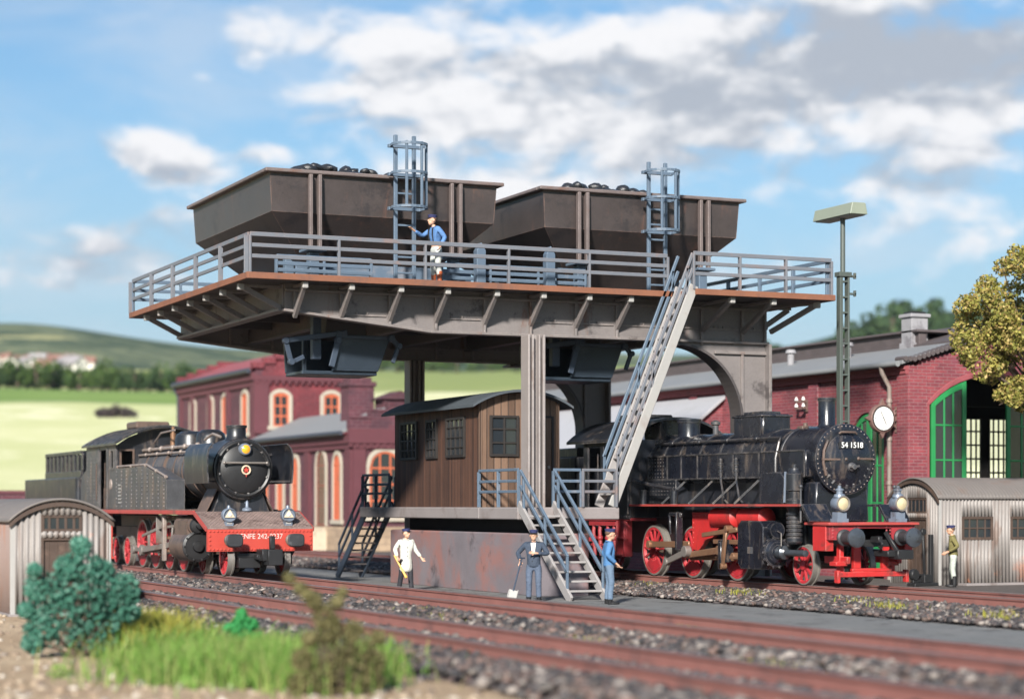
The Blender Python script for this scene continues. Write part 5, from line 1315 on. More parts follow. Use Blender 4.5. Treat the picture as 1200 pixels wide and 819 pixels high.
def shed_door(parent, ax, val, u, w, h, ztr):
    mb = MB(); f = .06
    def B(m, u0, u1, za, zb, d0, d1):
        if ax == 'y': m.bx(u0, u1, val-d1, val-d0, za, zb)
        else: m.bx(val-d1, val-d0, u0, u1, za, zb)
    B(mb, u+f, u+w-f, .04, h-f, -.06, -.02)
    for k in range(1, 5): B(mb, u+w*k/5-.008, u+w*k/5+.008, .05, h-f-.01, -.02, -.012)
    d = mb.build('door', 'shed_wood', parent, 0, .006)
    m2 = MB(); B(m2, u, u+f, .02, h, -.05, .03); B(m2, u+w-f, u+w, .02, h, -.05, .03); B(m2, u+f, u+w-f, h-f, h, -.05, .028)
    m2.build('frame', 'shed_wood', d, 0, .006)
    m3 = MB(); B(m3, u+w-.2, u+w-.16, h*.46, h*.5, -.02, .03); m3.build('handle', 'black', d, 0)
    framed_window(parent, (ax+'-', val), u, ztr[0], w, ztr[1], 5, 1, 'shed_wood', 'pane', .035, .06, .07)
# right shed
RS = thing('corrugated_shed', 'grey corrugated shed with small brown windows behind the khaki-jacketed man', 'shed', (36.5, 51.6, 0))
w, L, e, r = 2.45, 7.0, 2.62, 3.12
az_ = arch_z(w, e, r)
dy0 = .62
corrugated(RS, 'gable_wall', 'shed_metal', 'x', 0, 0, w, az_, [(dy0, dy0+1.0, 0, 1.98), (dy0, dy0+1.0, 2.12, 2.58)])
wins = [(.75, 1.87, 1.33, 2.02), (2.5, 3.62, 1.33, 2.02)]
ms_, t, b = new_mat('corrugated_zinc_stained'); src = MT['shed_metal'].copy(); MT['shed_stained'] = src
t = NT(src.node_tree); b = t.n['Principled BSDF']; bc = b.inputs['Base Color'].links[0].from_socket
tc_ = t.node('ShaderNodeTexCoord').outputs['Object']; sx = t.node('ShaderNodeSeparateXYZ'); t.l.new(tc_, sx.inputs[0]); nz_ = t.math('MULTIPLY', t.math('SUBTRACT', t.noise(tc_, 1.8, 6, .65), .5), 1.6)
k_ = t.math('ADD', t.math('SUBTRACT', 1.0, t.math('ADD', t.math('POWER', t.math('DIVIDE', t.math('SUBTRACT', sx.outputs[0], 4.0), 1.5), 2), t.math('POWER', t.math('DIVIDE', t.math('SUBTRACT', sx.outputs[2], .35), .85), 2))), nz_)
t.l.new(t.mix(t.math('MULTIPLY', t.step(k_, 0, .9), .85), bc, (.52, .15, .05)), b.inputs['Base Color'])
corrugated(RS, 'side_wall', 'shed_stained', 'y', 0, 0, L, lambda u: e+.02, wins)
corrugated(RS, 'rear_wall', 'shed_metal', 'y', w, 0, L, lambda u: e+.02, [], sgn=1)
corr_roof(RS, 'x', w, L, e, r, .1, 'shed_roof')
for a, b, c_, d_ in wins: framed_window(RS, ('y-', 0), a, c_, b-a, d_-c_, 4, 2, 'shed_wood', 'pane', .06, .045, .08)
shed_door(RS, 'x', 0, dy0, 1.0, 1.98, (2.1, .48))
mb = MB(); mb.bx(-.06, .02, -.06, .02, 0, e); mb.bx(-.05, .02, w-.02, w+.05, 0, e); mb.build('corner_post', 'white_trim', RS, 0, .008)
mb = MB(); mb.bx(.6, L, -.5, -.05, -.02, .06); mb.build('door_step', 'plat', RS, 0, .01)
MB().bx(.1, L, .1, w-.1, .0, .02).build('floor', 'black_in', RS, 0)
# left shed
LS = thing('corrugated_shed', 'small weathered corrugated shed with arched roof just behind the blue-green bush', 'shed', (8.35, 45.1, 0))
w, L, e, r = 2.02, 8.0, 2.08, 2.44
az_ = arch_z(w, e, r)
corrugated(LS, 'gable_wall', 'shed_metal', 'y', 0, 0, w, az_, [(.58, 1.46, 0, 1.66), (.58, 1.46, 1.8, 2.14)])
corrugated(LS, 'side_wall', 'shed_pink', 'x', 0, 0, L, lambda u: e+.02, [])
corrugated(LS, 'side_wall', 'shed_pink', 'x', w, 0, L, lambda u: e+.02, [], sgn=1)
corr_roof(LS, 'y', w, L, e, r, .12, 'shed_roof')
shed_door(LS, 'y', 0, .58, .88, 1.66, (1.78, .37))
mb = MB(); mb.bx(-.07, .03, -.06, .03, 0, e); mb.bx(w-.03, w+.06, -.05, .03, 0, e); mb.build('corner_post', 'white_trim', LS, 0, .008)
mb = MB(); mb.prism([(x, z-.02) for x, z in arch_pts(w, e, r, 16, .1)]+[(x, z-.11) for x, z in arch_pts(w, e, r, 16, .1)[::-1]], 'y', -.13, -.08); mb.build('barge_board', 'shed_wood', LS, 0)
MB().bx(-.12, w+.12, -.12, L, -.03, .05).build('base', 'plat', LS, 0, .01)
mb = MB(); mb.prism([(y, z-.02) for y, z in arch_pts(2.45, 2.62, 3.12, 16, .1)]+[(y, z-.11) for y, z in arch_pts(2.45, 2.62, 3.12, 16, .1)[::-1]], 'x', -.14, -.09); mb.build('barge_board', 'shed_wood', RS, 0)
# point lever beside the right shed
lv = thing('point_lever', 'black track lever with counterweight standing at the corner of the shed with brown windows', 'lever', (35.75, 51.35, 0), R(15))
mb = MB(); mb.bx(-.55, .5, -.16, .16, 0, .1); mb.bx(-.1, .22, -.13, .13, .1, .34); mb.bx(-.5, -.15, -.05, .05, .1, .2); mb.build('base', 'black', lv, 0, .015)
mb = MB(); mb.bar((.05, 0, .3), (-.02, 0, 1.55), .06, .08); mb.cyl((-.02, -.05, 1.58), (-.02, .05, 1.58), .1, n=16); mb.build('lever_arm', 'black', lv, 30, .01)
mb = MB(); mb.lathe((-.42, 0, .34), (0, 1, 0), [(.15, -.08), (.17, -.05), (.17, .05), (.15, .08)], 20); mb.bar((.05, 0, .32), (-.42, 0, .34), .05, .06); mb.build('counterweight', 'black', lv)
mb = MB(); mb.bx(.26, .4, -.05, .05, .0, 1.5); mb.build('post', 'black', lv, 0, .01)

# ------------------------------------------------------------------ lamp mast
ms = thing('lamp_mast', 'tall grey-green lattice lamp mast behind the numbered engine', 'lamp post', (32.65, 50.9, 0))
mb = MB()
mb.bx(-.10, .0, -.1, .1, 0, 8.85); mb.bx(.17, .225, -.1, .1, 0, 8.85)
z = .3
while z < 8.8: mb.bx(.0, .17, -.09, .09, z, z+.05); z += .44
mb.bx(-.14, .27, -.14, .14, 8.82, 8.95)
for z in (8.35, 8.85): mb.bx(.225, .48, -.04, .04, z-.03, z+.03); mb.bx(.42, .48, -.04, .04, z-.07, z+.1)
mb.build('lattice_pole', 'mast', ms, 0, .008)
MB().cyl((.05, 0, 8.9), (.05, 0, 10.55), .07, n=14).build('top_pipe', 'mast', ms)
mb = MB(); mb.prism([(-.32, 0), (.32, 0), (.24, .36), (-.24, .36)], 'y', -1.15, 1.15)
hd = mb.build('lamp_head', 'lamp_green', ms, 0, .015); hd.location = (.05, .15, 10.5); hd.scale = (.9, .86, .9)
MB().bx(-.26, .26, -1.05, 1.05, -.03, -.002).build('diffuser', 'white_trim', hd, 0)
MB().bx(-.35, .45, -.35, .35, 0, .25).build('footing', 'plinth', ms, 0, .02)

# ------------------------------------------------------------------ engine shed (right): red brick, green doors
D = thing('engine_shed', 'red brick engine shed with big green arched doors and grey roof', 'building', (38, 55.35, 0))
def Db(mb, n, m, bev=0, sm=0, p=None): return mb.build(n, m, p or D, sm, bev)
DL, DW, EZ, RZ = 34.0, 9.4, 6.75, 8.2
# side wall with arched opening for the second door
def arch_top(u0, u1, zs, rise, n=12): 
    hw = (u1-u0)/2; rad = (hw*hw+rise*rise)/(2*rise); c = (u0+u1)/2
    return [(c-hw+2*hw*i/n, zs+rise-rad+math.sqrt(max(0, rad*rad-(-hw+2*hw*i/n)**2))) for i in range(n+1)]
def wall_with_arch(u_lo, u_hi, z_hi, openings, axis, a, b):
    """wall prism strips round arched openings (u0,u1,zbottom,zspring,rise)"""
    mb = MB(); cur = u_lo
    zf = z_hi if callable(z_hi) else (lambda u: z_hi)
    for (u0, u1, zb, zs, rise) in openings:
        mb.prism([(cur, 0), (u0, 0), (u0, zf(u0)), (cur, zf(cur))], axis, a, b)
        if zb > 0: mb.prism([(u0, 0), (u1, 0), (u1, zb), (u0, zb)], axis, a, b)
        top = arch_top(u0, u1, zs, rise)
        mb.prism(top+[(u1, zf(u1)), (u0, zf(u0))], axis, a, b)
        cur = u1
    mb.prism([(cur, 0), (u_hi, 0), (u_hi, zf(u_hi)), (cur, zf(cur))], axis, a, b)
    return mb
side_o = [(1.4, 3.3, 0, 4.6, .75)]
Db(wall_with_arch(0.0, DL, EZ, side_o, 'x', 0, .35), 'side_wall', 'brick')
gz = lambda u: EZ+.31*u if u < DW/2 else EZ+.31*(DW-u)
main_o = [(.72, 5.4, 0, 5.5, .95)]
Db(wall_with_arch(.35, DW, gz, main_o, 'y', 0, .35), 'front_wall', 'brick')
# pilasters, corbel course, plinth
Db(MB().prism([(-.1, .55), (-.1, -.1), (.62, -.1), (.62, 0), (0, 0), (0, .55)], 'z', 0, EZ-.3), 'pilaster', 'brick', .015)
for y in (5.2, 9.4, 13.6, 17.8, 22, 26.2): Db(MB().bx(-.1, 0, y, y+.6, 0, EZ-.3), 'pilaster', 'brick', .015)
mb = MB(); mb.bx(-.13, 0, .0, DL, EZ-.29, EZ-.16); mb.bx(-.18, 0, 0, DL, EZ-.158, EZ-.02); Db(mb, 'corbel', 'brick_trim', .01)
mb = MB(); at_ = arch_top(.55, 5.57, 5.5, 1.13); ai = arch_top(.72, 5.4, 5.5, .95); mb.prism(at_+ai[::-1], 'y', -.08, .0); mb.bx(.55, .715, -.08, 0, 0, 5.5); mb.bx(5.405, 5.57, -.08, 0, 0, 5.5); Db(mb, 'door_arch', 'brick_trim', .012)
# roof
mb = MB(); mb.prism([(-.35, EZ+.0), (2.0, EZ+.70), (2.0, EZ+.8), (-.35, EZ+.12)], 'y', -.14, DL); Db(mb, 'roof', 'slate', .01)
mb = MB(); mb.prism([(2.0, EZ+.72), (DW/2, gz(DW/2)+.05), (DW+.3, EZ), (DW+.3, EZ+.12), (DW/2, gz(DW/2)+.2), (2.0, EZ+.86)], 'y', -.14, DL); Db(mb, 'roof', 'tile_dark')
mb = MB(); mb.bx(2.1, 2.4, 2.5, DL, EZ+.8, EZ+1.28); mb.bx(1.95, 4.5, 2.4, DL, EZ+1.28, EZ+1.36); Db(mb, 'roof_monitor', 'tile_dark', .01)
for y in (5.5, 9.2, 13.0):
    mb = MB(); mb.cyl((1.3, y, EZ+.45), (1.3, y, EZ+1.0), .12, n=14); mb.cyl((1.3, y, EZ+1.0), (1.3, y, EZ+1.12), .2, .16, n=14); Db(mb, 'vent', 'chimney')
mb = MB()
for k in range(30):
    u = -.35+k*(DW/2+.35)/30; z = EZ+.05+.31*max(0, u); mb.cyl((u+.1, -.2, z+.12), (u+.1, .3, z+.12), .085, n=8)
Db(mb, 'verge_tiles', 'tile_dark', 0, 40)
mb = MB(); mb.bx(1.95, 2.6, 2.7, 3.3, EZ+.6, EZ+1.78); mb.bx(1.88, 2.67, 2.63, 3.37, EZ+1.78, EZ+1.9); mb.bx(1.9, 2.65, 2.65, 3.35, EZ+.6, EZ+.95); ch = Db(mb, 'chimney', 'chimney', .02)
MB().bx(2.0, 2.55, 2.75, 3.25, EZ+1.9, EZ+1.98).build('cap', 'black', ch, 0, .01)
mb = MB(); mb.tube([(-.42, 0, EZ+.02), (-.42, DL, EZ+.02)], .09, 10); Db(mb, 'gutter', 'slate', 0, 40)
mb = MB(); mb.tube([(-.42, .95, EZ), (-.38, .95, EZ-.2), (-.1, .95, EZ-.65), (-.1, .95, 0)], .075, 10)
for z in (1.2, 3.0, 4.4, 5.6): mb.cyl((-.1, .95, z), (-.1, .95, z+.12), .1, n=10)
Db(mb, 'downpipe', 'pipe', 0, 40)
# doors: glazed green leaves
def door_leaf(name, u0, u1, full0, full1, axis, face, nx, rows, shift=0.0):
    """arched half leaf spanning u0..u1 of an arch full0..full1"""
    zs, rise = (5.5, .95) if axis == 'y' else (4.6, .75)
    top = arch_top(full0, full1, zs, rise, 40)
    def zt(u): return float(np.interp(u, [p[0] for p in top], [p[1] for p in top]))-.03
    mb = MB(); f = .15; d0, d1 = face, face+.09; zb = .12; zp = 2.6 if axis == 'y' else 1.2
    seg = [u0+(u1-u0)*i/8 for i in range(9)]
    mb.prism([(u0, zb), (u0+f, zb), (u0+f, zt(u0+f)), (u0, zt(u0))], axis, d0, d1); mb.prism([(u1-f, zb), (u1, zb), (u1, zt(u1)), (u1-f, zt(u1-f))], axis, d0, d1)
    seg = [u0+f+(u1-u0-2*f)*i/8 for i in range(9)]
    mb.prism([(u, zt(u)-.2) for u in seg]+[(u, zt(u)-.001) for u in seg[::-1]], axis, d0+.002, d1-.002)
    mb.prism([(u0+f, zb), (u1-f, zb), (u1-f, zp), (u0+f, zp)], axis, d0+.003, d1-.003)
    for i in range(1, nx): c = u0+f+(u1-u0-2*f)*i/nx; mb.prism([(c-.03, zp), (c+.03, zp), (c+.03, zt(c)-.2), (c-.03, zt(c)-.2)], axis, d0+.01, d1-.03)
    for z in rows: mb.prism([(u0+f, z), (u1-f, z), (u1-f, z+.055), (u0+f, z+.055)], axis, d0+.012, d1-.032)
    o = mb.build(name, 'green', D, 0, .008)
    p = MB(); p.prism([(u0+.1, zp-.05), (u1-.1, zp-.05), (u1-.1, zt(u1-.1)-.1), (u0+.1, zt(u0+.1)-.1)], axis, d0+.04, d0+.055); p.build('pane', 'pane', o, 0)
    return o
door_leaf('door', .80, 2.12, .72, 5.4, 'y', -.07, 3, (3.75, 4.85))
door_leaf('door', 3.68, 5.32, .72, 5.4, 'y', -.07, 3, (3.75, 4.85))
door_leaf('side_door', 1.45, 2.35, 1.4, 3.3, 'x', .05, 2, (2.4, 3.6)); door_leaf('side_door', 2.35, 3.25, 1.4, 3.3, 'x', .06, 2, (2.4, 3.6))
# interior: floor, back wall with lit windows, posts
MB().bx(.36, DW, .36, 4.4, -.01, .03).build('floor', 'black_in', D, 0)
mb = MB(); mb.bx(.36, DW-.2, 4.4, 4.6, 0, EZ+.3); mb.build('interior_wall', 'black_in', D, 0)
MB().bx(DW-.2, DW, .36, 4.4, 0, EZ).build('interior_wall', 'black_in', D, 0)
me_, t, b = new_mat('daylit_pane'); sp_ = t.node('ShaderNodeSeparateXYZ'); t.l.new(t.node('ShaderNodeTexCoord').outputs['Object'], sp_.inputs[0])
b.inputs['Base Color'].default_value = (.7, .7, .5, 1); b.inputs['Emission Color'].default_value = (.8, .82, .55, 1); b.inputs['Emission Strength'].default_value = .62
MT['daylit'] = me_
for u0 in (3.95, 5.1, 6.25, 7.5): framed_window(D, ('y-', 4.4), u0, 1.6, .85, 3.75, 4, 8, 'black', 'daylit', .06, .06, .06)
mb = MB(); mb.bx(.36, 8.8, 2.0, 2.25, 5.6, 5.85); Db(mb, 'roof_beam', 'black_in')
# lean-to annexe with pale roof
A = thing('lean_to', 'brick lean-to annexe with pale grey sloping roof built against the engine shed wall', 'building', (38, 67.1, 0))
mb = MB(); mb.prism([(-2.5, 0), (-.02, 0), (-.02, 6.2), (-2.5, 4.2)], 'y', 0, .3); mb.bx(-2.5, -2.2, .3, 20.5, 0, 4.2); mb.build('wall', 'brick', A, 0)
mb = MB(); mb.prism([(-2.75, 4.02), (-.02, 6.22), (-.02, 6.36), (-2.75, 4.16)], 'y', -.2, 20.5); mb.build('roof', 'slate_pale', A, 0, .01)
mb = MB(); mb.prism([(-2.75, 3.9), (-.02, 6.1), (-.02, 6.2), (-2.75, 4.0)], 'y', -.08, -.001); mb.build('verge', 'brick_trim', A, 0)
# wall clock on its bracket
ck = thing('wall_clock', 'round white station clock in brown diamond case hung from the brick shed corner', 'clock', (37.42, 56.0, 5.08)); ck.scale = (.78, .78, .78)
mb = MB(); mb.lathe((0, 0, 0), (0, 1, 0), [(.56, -.12), (.58, -.08), (.58, .12), (.5, .14)], 40)
for k in range(4):
    a = math.pi/4*0+k*math.pi/2; mb.prism([(.5*math.cos(a-.35), .5*math.sin(a-.35)), (.82*math.cos(a), .82*math.sin(a)), (.5*math.cos(a+.35), .5*math.sin(a+.35))], 'y', -.08, .08)
cs = mb.build('case', 'clock_case', ck, 35, .01)
MB().lathe((0, -.125, 0), (0, -1, 0), [(.47, 0), (.47, .012), (.001, .012)], 40).build('face', 'clock_face', ck, 20)
MB().ring((0, -.13, 0), (0, 1, 0), .49, .03, 40, 6).build('bezel', 'black', ck)
mb = MB()
for k in range(12):
    a = k*math.pi/6; p = Vector((math.sin(a), 0, math.cos(a))); mb.bar(p*.36+Vector((0, -.143, 0)), p*.42+Vector((0, -.143, 0)), .02 if k % 3 else .035, .008, up=(0, 1, 0))
mb.build('hour_marks', 'black', ck, 0)
mb = MB(); p = Vector((.12, -.148, -.24)); mb.bar(Vector((-.03, -.148, .06)), p, .04, .008, up=(0, 1, 0)); mb.bar(Vector((.0, -.158, 0)), Vector((-.16, -.158, .30)), .028, .008, up=(0, 1, 0)); mb.build('hands', 'black', ck, 0)
mb = MB(); mb.bx(.5, .78, -.05, .05, -.05, .05); mb.bx(.70, .77, -.12, .12, -.55, .5); mb.tube([(.75, 0, -.4), (.62, 0, -.3), (.52, 0, -.08)], .04, 8); mb.ball((.6, 0, .2), .09); mb.tube([(.75, 0, .4), (.62, 0, .35), (.5, 0, .12)], .035, 8); mb.build('bracket', 'clock_case', ck, 30)
# cluster of white insulators on the side wall
iso = thing('insulator_bracket', 'iron wall bracket with four white insulators on the red brick wall', 'bracket', (37.98, 61.3, 5.72)); iso.scale = (.58, .58, .58)
mb = MB(); mb.bx(-.08, 0, -.3, .3, -.35, .35); mb.bx(-.5, -.08, -.05, .05, -.2, -.12); mb.bx(-.5, -.08, -.05, .05, .18, .26); mb.bx(-.55, -.5, -.5, .5, -.22, -.1); mb.bx(-.55, -.5, -.5, .5, .16, .28); mb.build('arm', 'clock_case', iso, 0, .01)
for y in (-.38, .38):
    for z in (-.1, .28): MB().lathe((-.525, y, z), (0, 0, 1), [(.04, 0), (.11, .03), (.11, .08), (.07, .12), (.085, .16), (.04, .22), (.001, .23)], 14).build('insulator', 'white', iso)

# ------------------------------------------------------------------ brick station (left)
S = thing('brick_station', 'dark purple brick station with two-storey block, low wing, pale arched surrounds and orange windows', 'building', (35.7, 101, 0))
def Sb(mb, n, m, bev=0, sm=0, p=None): return mb.build(n, m, p or S, sm, bev)
def arched_window(face, val, c, z0, w, h, kind='window', seg=True, jo='orange', pane=None):
    """window or door with a pale surround; face 'x-' or 'y-'"""
    ax = face[0]; rise = w/2 if seg else w*.18; zs = z0+h-rise; rec = .0
    o = arch_top(c-w/2-.22, c+w/2+.22, zs, rise+.22, 14); i = arch_top(c-w/2, c+w/2, zs, rise, 14)
    mb = MB(); a, b = (val-.1, val+.0)
    mb.prism(o+i[::-1], ax, a, b); 
    sd = .0
    mb.prism([(c-w/2-.22, z0), (c-w/2-.001, z0), (c-w/2-.001, zs-.001), (c-w/2-.22, zs-.001)], ax, a, b); mb.prism([(c+w/2+.001, z0), (c+w/2+.22, z0), (c+w/2+.22, zs-.001), (c+w/2+.001, zs-.001)], ax, a, b)
    if kind == 'window': mb.prism([(c-w/2-.36, z0-.22), (c+w/2+.36, z0-.22), (c+w/2+.36, z0-.002), (c-w/2-.36, z0-.002)], ax, val-.16, val)
    su = Sb(mb, kind, 'surround', .012)
    jm = 'brown_door' if kind == 'door' else jo
    fr = MB(); ii = arch_top(c-w/2+.12, c+w/2-.12, zs, rise-.1, 14); f0, f1 = val-.05, val+.0
    fr.prism(i+ii[::-1], ax, f0, f1)
    for s in (c-w/2, c+w/2-.12): fr.prism([(s, z0), (s+.12, z0), (s+.12, zs), (s, zs)], ax, f0, f1-.001)
    for u in ((c-.04,) if w < 1.3 else (c-w/6-.03, c+w/6-.03)): fr.prism([(u, z0), (u+.08, z0), (u+.08, zs+rise-.1), (u, zs+rise-.1)], ax, f0+.004, f1)
    for z in [z0+.06]+[z0+(zs-z0)*k/3 for k in (1, 2, 3)]: fr.prism([(c-w/2+.12, z-.04), (c+w/2-.12, z-.04), (c+w/2-.12, z+.04), (c-w/2+.12, z+.04)], ax, f0+.006, f1)
    fr.build('frame', jm, su, 0)
    pn = MB(); pn.prism(arch_top(c-w/2+.02, c+w/2-.02, zs, rise-.02, 14)+[(c+w/2-.02, z0+.01), (c-w/2+.02, z0+.01)], ax, val-.02, val-.008); pn.build('pane', pane or ('orange_pane' if kind == 'window' else 'pane'), su, 0)
MT['orange_pane'] = M('warm_blind', (.42, .095, .045), .45, 0, .25, 1.2, (.12, .05, .035), .3, .8, bump=0)
WZ, WW, WL = 6.0, 9.0, 16.7
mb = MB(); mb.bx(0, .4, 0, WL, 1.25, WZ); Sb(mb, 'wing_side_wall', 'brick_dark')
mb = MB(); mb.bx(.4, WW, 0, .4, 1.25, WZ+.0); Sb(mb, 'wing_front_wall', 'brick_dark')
mb = MB(); mb.bx(-.15, WW, -.15, WL+17.5, 0, 1.25); Sb(mb, 'stone_base', 'stone_base', .02)
mb = MB()
for y in (-.02, 6.6, 13.0): mb.bx(-.14, 0, y, y+.8, 1.26, WZ-.8)
mb.bx(.0, .7, -.14, 0, 1.26, WZ-.8); mb.bx(-.16, 0, 0, WL, WZ-.78, WZ-.5); mb.bx(-.26, 0, -.02, WL, WZ-.498, WZ-.1); mb.bx(0, WW, -.16, 0, WZ-.78, WZ-.5); mb.bx(-.26, WW, -.26, 0, WZ-.498, WZ+.25)
for k in range(26): mb.bx(-.22+k*.36, -.06+k*.36, -.22, -.0, WZ-.7, WZ-.5)
Sb(mb, 'cornice', 'brick_trim_dark')
mb = MB()
for k, (a, b, z) in enumerate(((-.2, .9, .75), (.9, 1.9, 1.1), (1.9, 5.6, 1.45), (5.6, 6.8, 1.1), (6.8, WW, .75))): mb.bx(a+.001, b-.001, -.2, .35, WZ+.25, WZ+z); mb.bx(a, b, -.26, .4, WZ+z, WZ+z+.14)
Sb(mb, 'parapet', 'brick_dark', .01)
mb = MB(); mb.prism([(-.45, WZ-.02), (2.6, WZ+1.3), (2.6, WZ+1.45), (-.45, WZ+.14)], 'y', .4, WL-.3); Sb(mb, 'wing_roof', 'slate', .01)
mb = MB(); mb.tube([(-.5, .3, WZ+.02), (-.5, WL, WZ+.02)], .12, 8); Sb(mb, 'gutter', 'gutter', 0, 40)
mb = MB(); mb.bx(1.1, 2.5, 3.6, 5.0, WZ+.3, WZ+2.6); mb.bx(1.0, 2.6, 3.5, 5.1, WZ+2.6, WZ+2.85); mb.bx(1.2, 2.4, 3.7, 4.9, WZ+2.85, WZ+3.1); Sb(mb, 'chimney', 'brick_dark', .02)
mb = MB(); mb.bx(2.6, 4.4, 2.5, 3.8, WZ+.3, WZ+1.9); mb.prism([(2.3, WZ+1.9), (4.7, WZ+1.9), (3.5, WZ+2.35)], 'y', 2.3, 4.0); Sb(mb, 'roof_turret', 'brick_dark', .01)
for c, k in ((2.2, 'window'), (4.8, 'door'), (9.2, 'window'), (11.9, 'window'), (14.6, 'window')): arched_window('x-', 0, c, 1.27 if k == 'door' else 1.6, 1.45 if k == 'door' else 1.05, 3.9 if k == 'door' else 3.35, k)
arched_window('y-', 0, 1.75, 1.75, 1.7, 3.35, pane='pane'); arched_window('y-', 0, 5.2, 1.75, 1.7, 3.35, pane='pane')
mb = MB()
for k in range(5): mb.bx(-.35-.35*k, -.151-.35*k+.15, 3.6, 6.0, 0, 1.2-.24*k)
Sb(mb, 'door_steps', 'sandstone', .01)
# two-storey block
MZ, MY0, MW, ML = 10.2, 16.72, 6.4, 17.0
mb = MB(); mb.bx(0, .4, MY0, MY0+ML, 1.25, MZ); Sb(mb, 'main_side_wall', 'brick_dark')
mb = MB(); mb.prism([(.4, 1.25), (MW, 1.25), (MW, MZ), (MW/2, MZ+1.4), (.4, MZ+.17)], 'y', MY0, MY0+.4); mb.bx(MW-.4, MW, MY0+.4, MY0+ML, 1.25, MZ); mb.prism([(.4, 1.25), (MW, 1.25), (MW, MZ), (MW/2, MZ+1.4), (.4, MZ+.17)], 'y', MY0+ML-.4, MY0+ML); Sb(mb, 'main_front_wall', 'brick_red')
mb = MB(); mb.bx(-.15, 0, MY0, MY0+ML, MZ-.95, MZ-.6); mb.bx(-.28, 0, MY0-.02, MY0+ML, MZ-.6, MZ-.15); mb.bx(-.15, .75, MY0-.14, MY0, 6.5, MZ-.62); mb.bx(-.28, MW, MY0-.2, MY0, MZ-.61, MZ-.3)
for k in range(16): mb.bx(-.1+k*.4, .1+k*.4, MY0-.18, MY0, MZ-.8, MZ-.61)
for y in (MY0+.0, MY0+5.2, MY0+9.3, MY0+13.2, MY0+16.2): mb.bx(-.14, 0, y, y+.7, 1.26, MZ-.95)
Sb(mb, 'cornice', 'brick_trim_dark')
mb = MB()
for s in (-1, 1):
    for k in range(5):
        u0 = MW/2+s*(MW/2+.2)*(1-k/5); u1 = MW/2+s*(MW/2+.2)*(1-(k+1)/5); mb.bx(min(u0, u1), max(u0, u1), MY0-.15, MY0+.45, MZ+.1+k*.27, MZ+.45+k*.27); mb.bx(min(u0, u1), max(u0, u1), MY0+ML-.45, MY0+ML+.15, MZ+.1+k*.27, MZ+.5+k*.27)
build_split(mb, 'stepped_gable', 'brick_red', S, 0)
mb = MB(); mb.prism([(-.4, MZ-.1), (MW/2, MZ+1.25), (MW+.4, MZ-.1), (MW+.4, MZ), (MW/2, MZ+1.4), (-.4, MZ+.02)], 'y', MY0+.45, MY0+ML-.45); Sb(mb, 'main_roof', 'brick_trim')
mb = MB(); mb.tube([(-.45, MY0, MZ-.05), (-.45, MY0+ML+.1, MZ-.05)], .16, 8); mb.tube([(-.45, MY0+ML, MZ-.1), (-.12, MY0+ML-.1, MZ-.8), (-.12, MY0+ML-.1, 1)], .11, 8); Sb(mb, 'gutter', 'gutter', 0, 40)
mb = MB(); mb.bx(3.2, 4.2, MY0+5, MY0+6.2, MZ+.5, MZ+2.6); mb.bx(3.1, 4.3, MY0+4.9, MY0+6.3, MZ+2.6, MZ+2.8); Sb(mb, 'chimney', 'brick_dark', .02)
for y in (119.8, 124.0, 127.2, 131.3): arched_window('x-', 0, y-101, 6.6, 1.05, 2.35, 'window', False)
for y in (119.8, 124.0, 127.2, 131.3): arched_window('x-', 0, y-101, 2.0, 1.05, 2.6, 'window', False)
arched_window('y-', MY0, 1.5, 6.95, .95, 1.95, 'window', False, pane='pane'); arched_window('y-', MY0, 4.6, 6.95, .95, 1.95, 'window', False, pane='pane')

# low wall at far left
lw = thing('low_wall', 'long low dull red brick wall beyond the coal tender', 'wall', (7.0, 112, 0), R(-10))
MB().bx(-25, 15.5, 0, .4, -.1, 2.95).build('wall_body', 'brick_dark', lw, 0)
MB().bx(-25.1, 15.6, -.08, .48, 2.95, 3.12).build('coping', 'brick_trim_dark', lw, 0)

# ------------------------------------------------------------------ people
MT['skin'] = M('skin', (.52, .30, .20), .55, 0, .08, 6, bump=.02)
def cloth(name, c, v=.18): return M(name, c, .78, 0, v, 5, tuple(x*.6 for x in c), .3, 6, fine=16, bump=.9)
def skin_mesh(verts, edges, root=0, sub=2):
    """grow a smooth surface over a joint skeleton: verts = [(pos, rx, ry)]"""
    me = bpy.data.meshes.new('skeleton'); me.from_pydata([v[0] for v in verts], edges, [])
    o = bpy.data.objects.new('skeleton', me); COL.objects.link(o)
    o.modifiers.new('skin', 'SKIN').use_smooth_shade = True
    sv = me.skin_vertices[0].data
    for i, v in enumerate(verts): sv[i].radius = (v[1], v[2] if len(v) > 2 else v[1]); sv[i].use_root = (i == root)
    if sub: m_ = o.modifiers.new('sub', 'SUBSURF'); m_.levels = sub; m_.render_levels = sub
    r = eval_mesh(o); bpy.data.objects.remove(o); bpy.data.meshes.remove(me); return r
def chain(verts, edges, start, pts):
    """append a chain of (pos, rx, ry) to the skeleton from vertex index start; returns the last index"""
    last = start
    for p in pts: verts.append(p); edges.append((last, len(verts)-1)); last = len(verts)-1
    return last
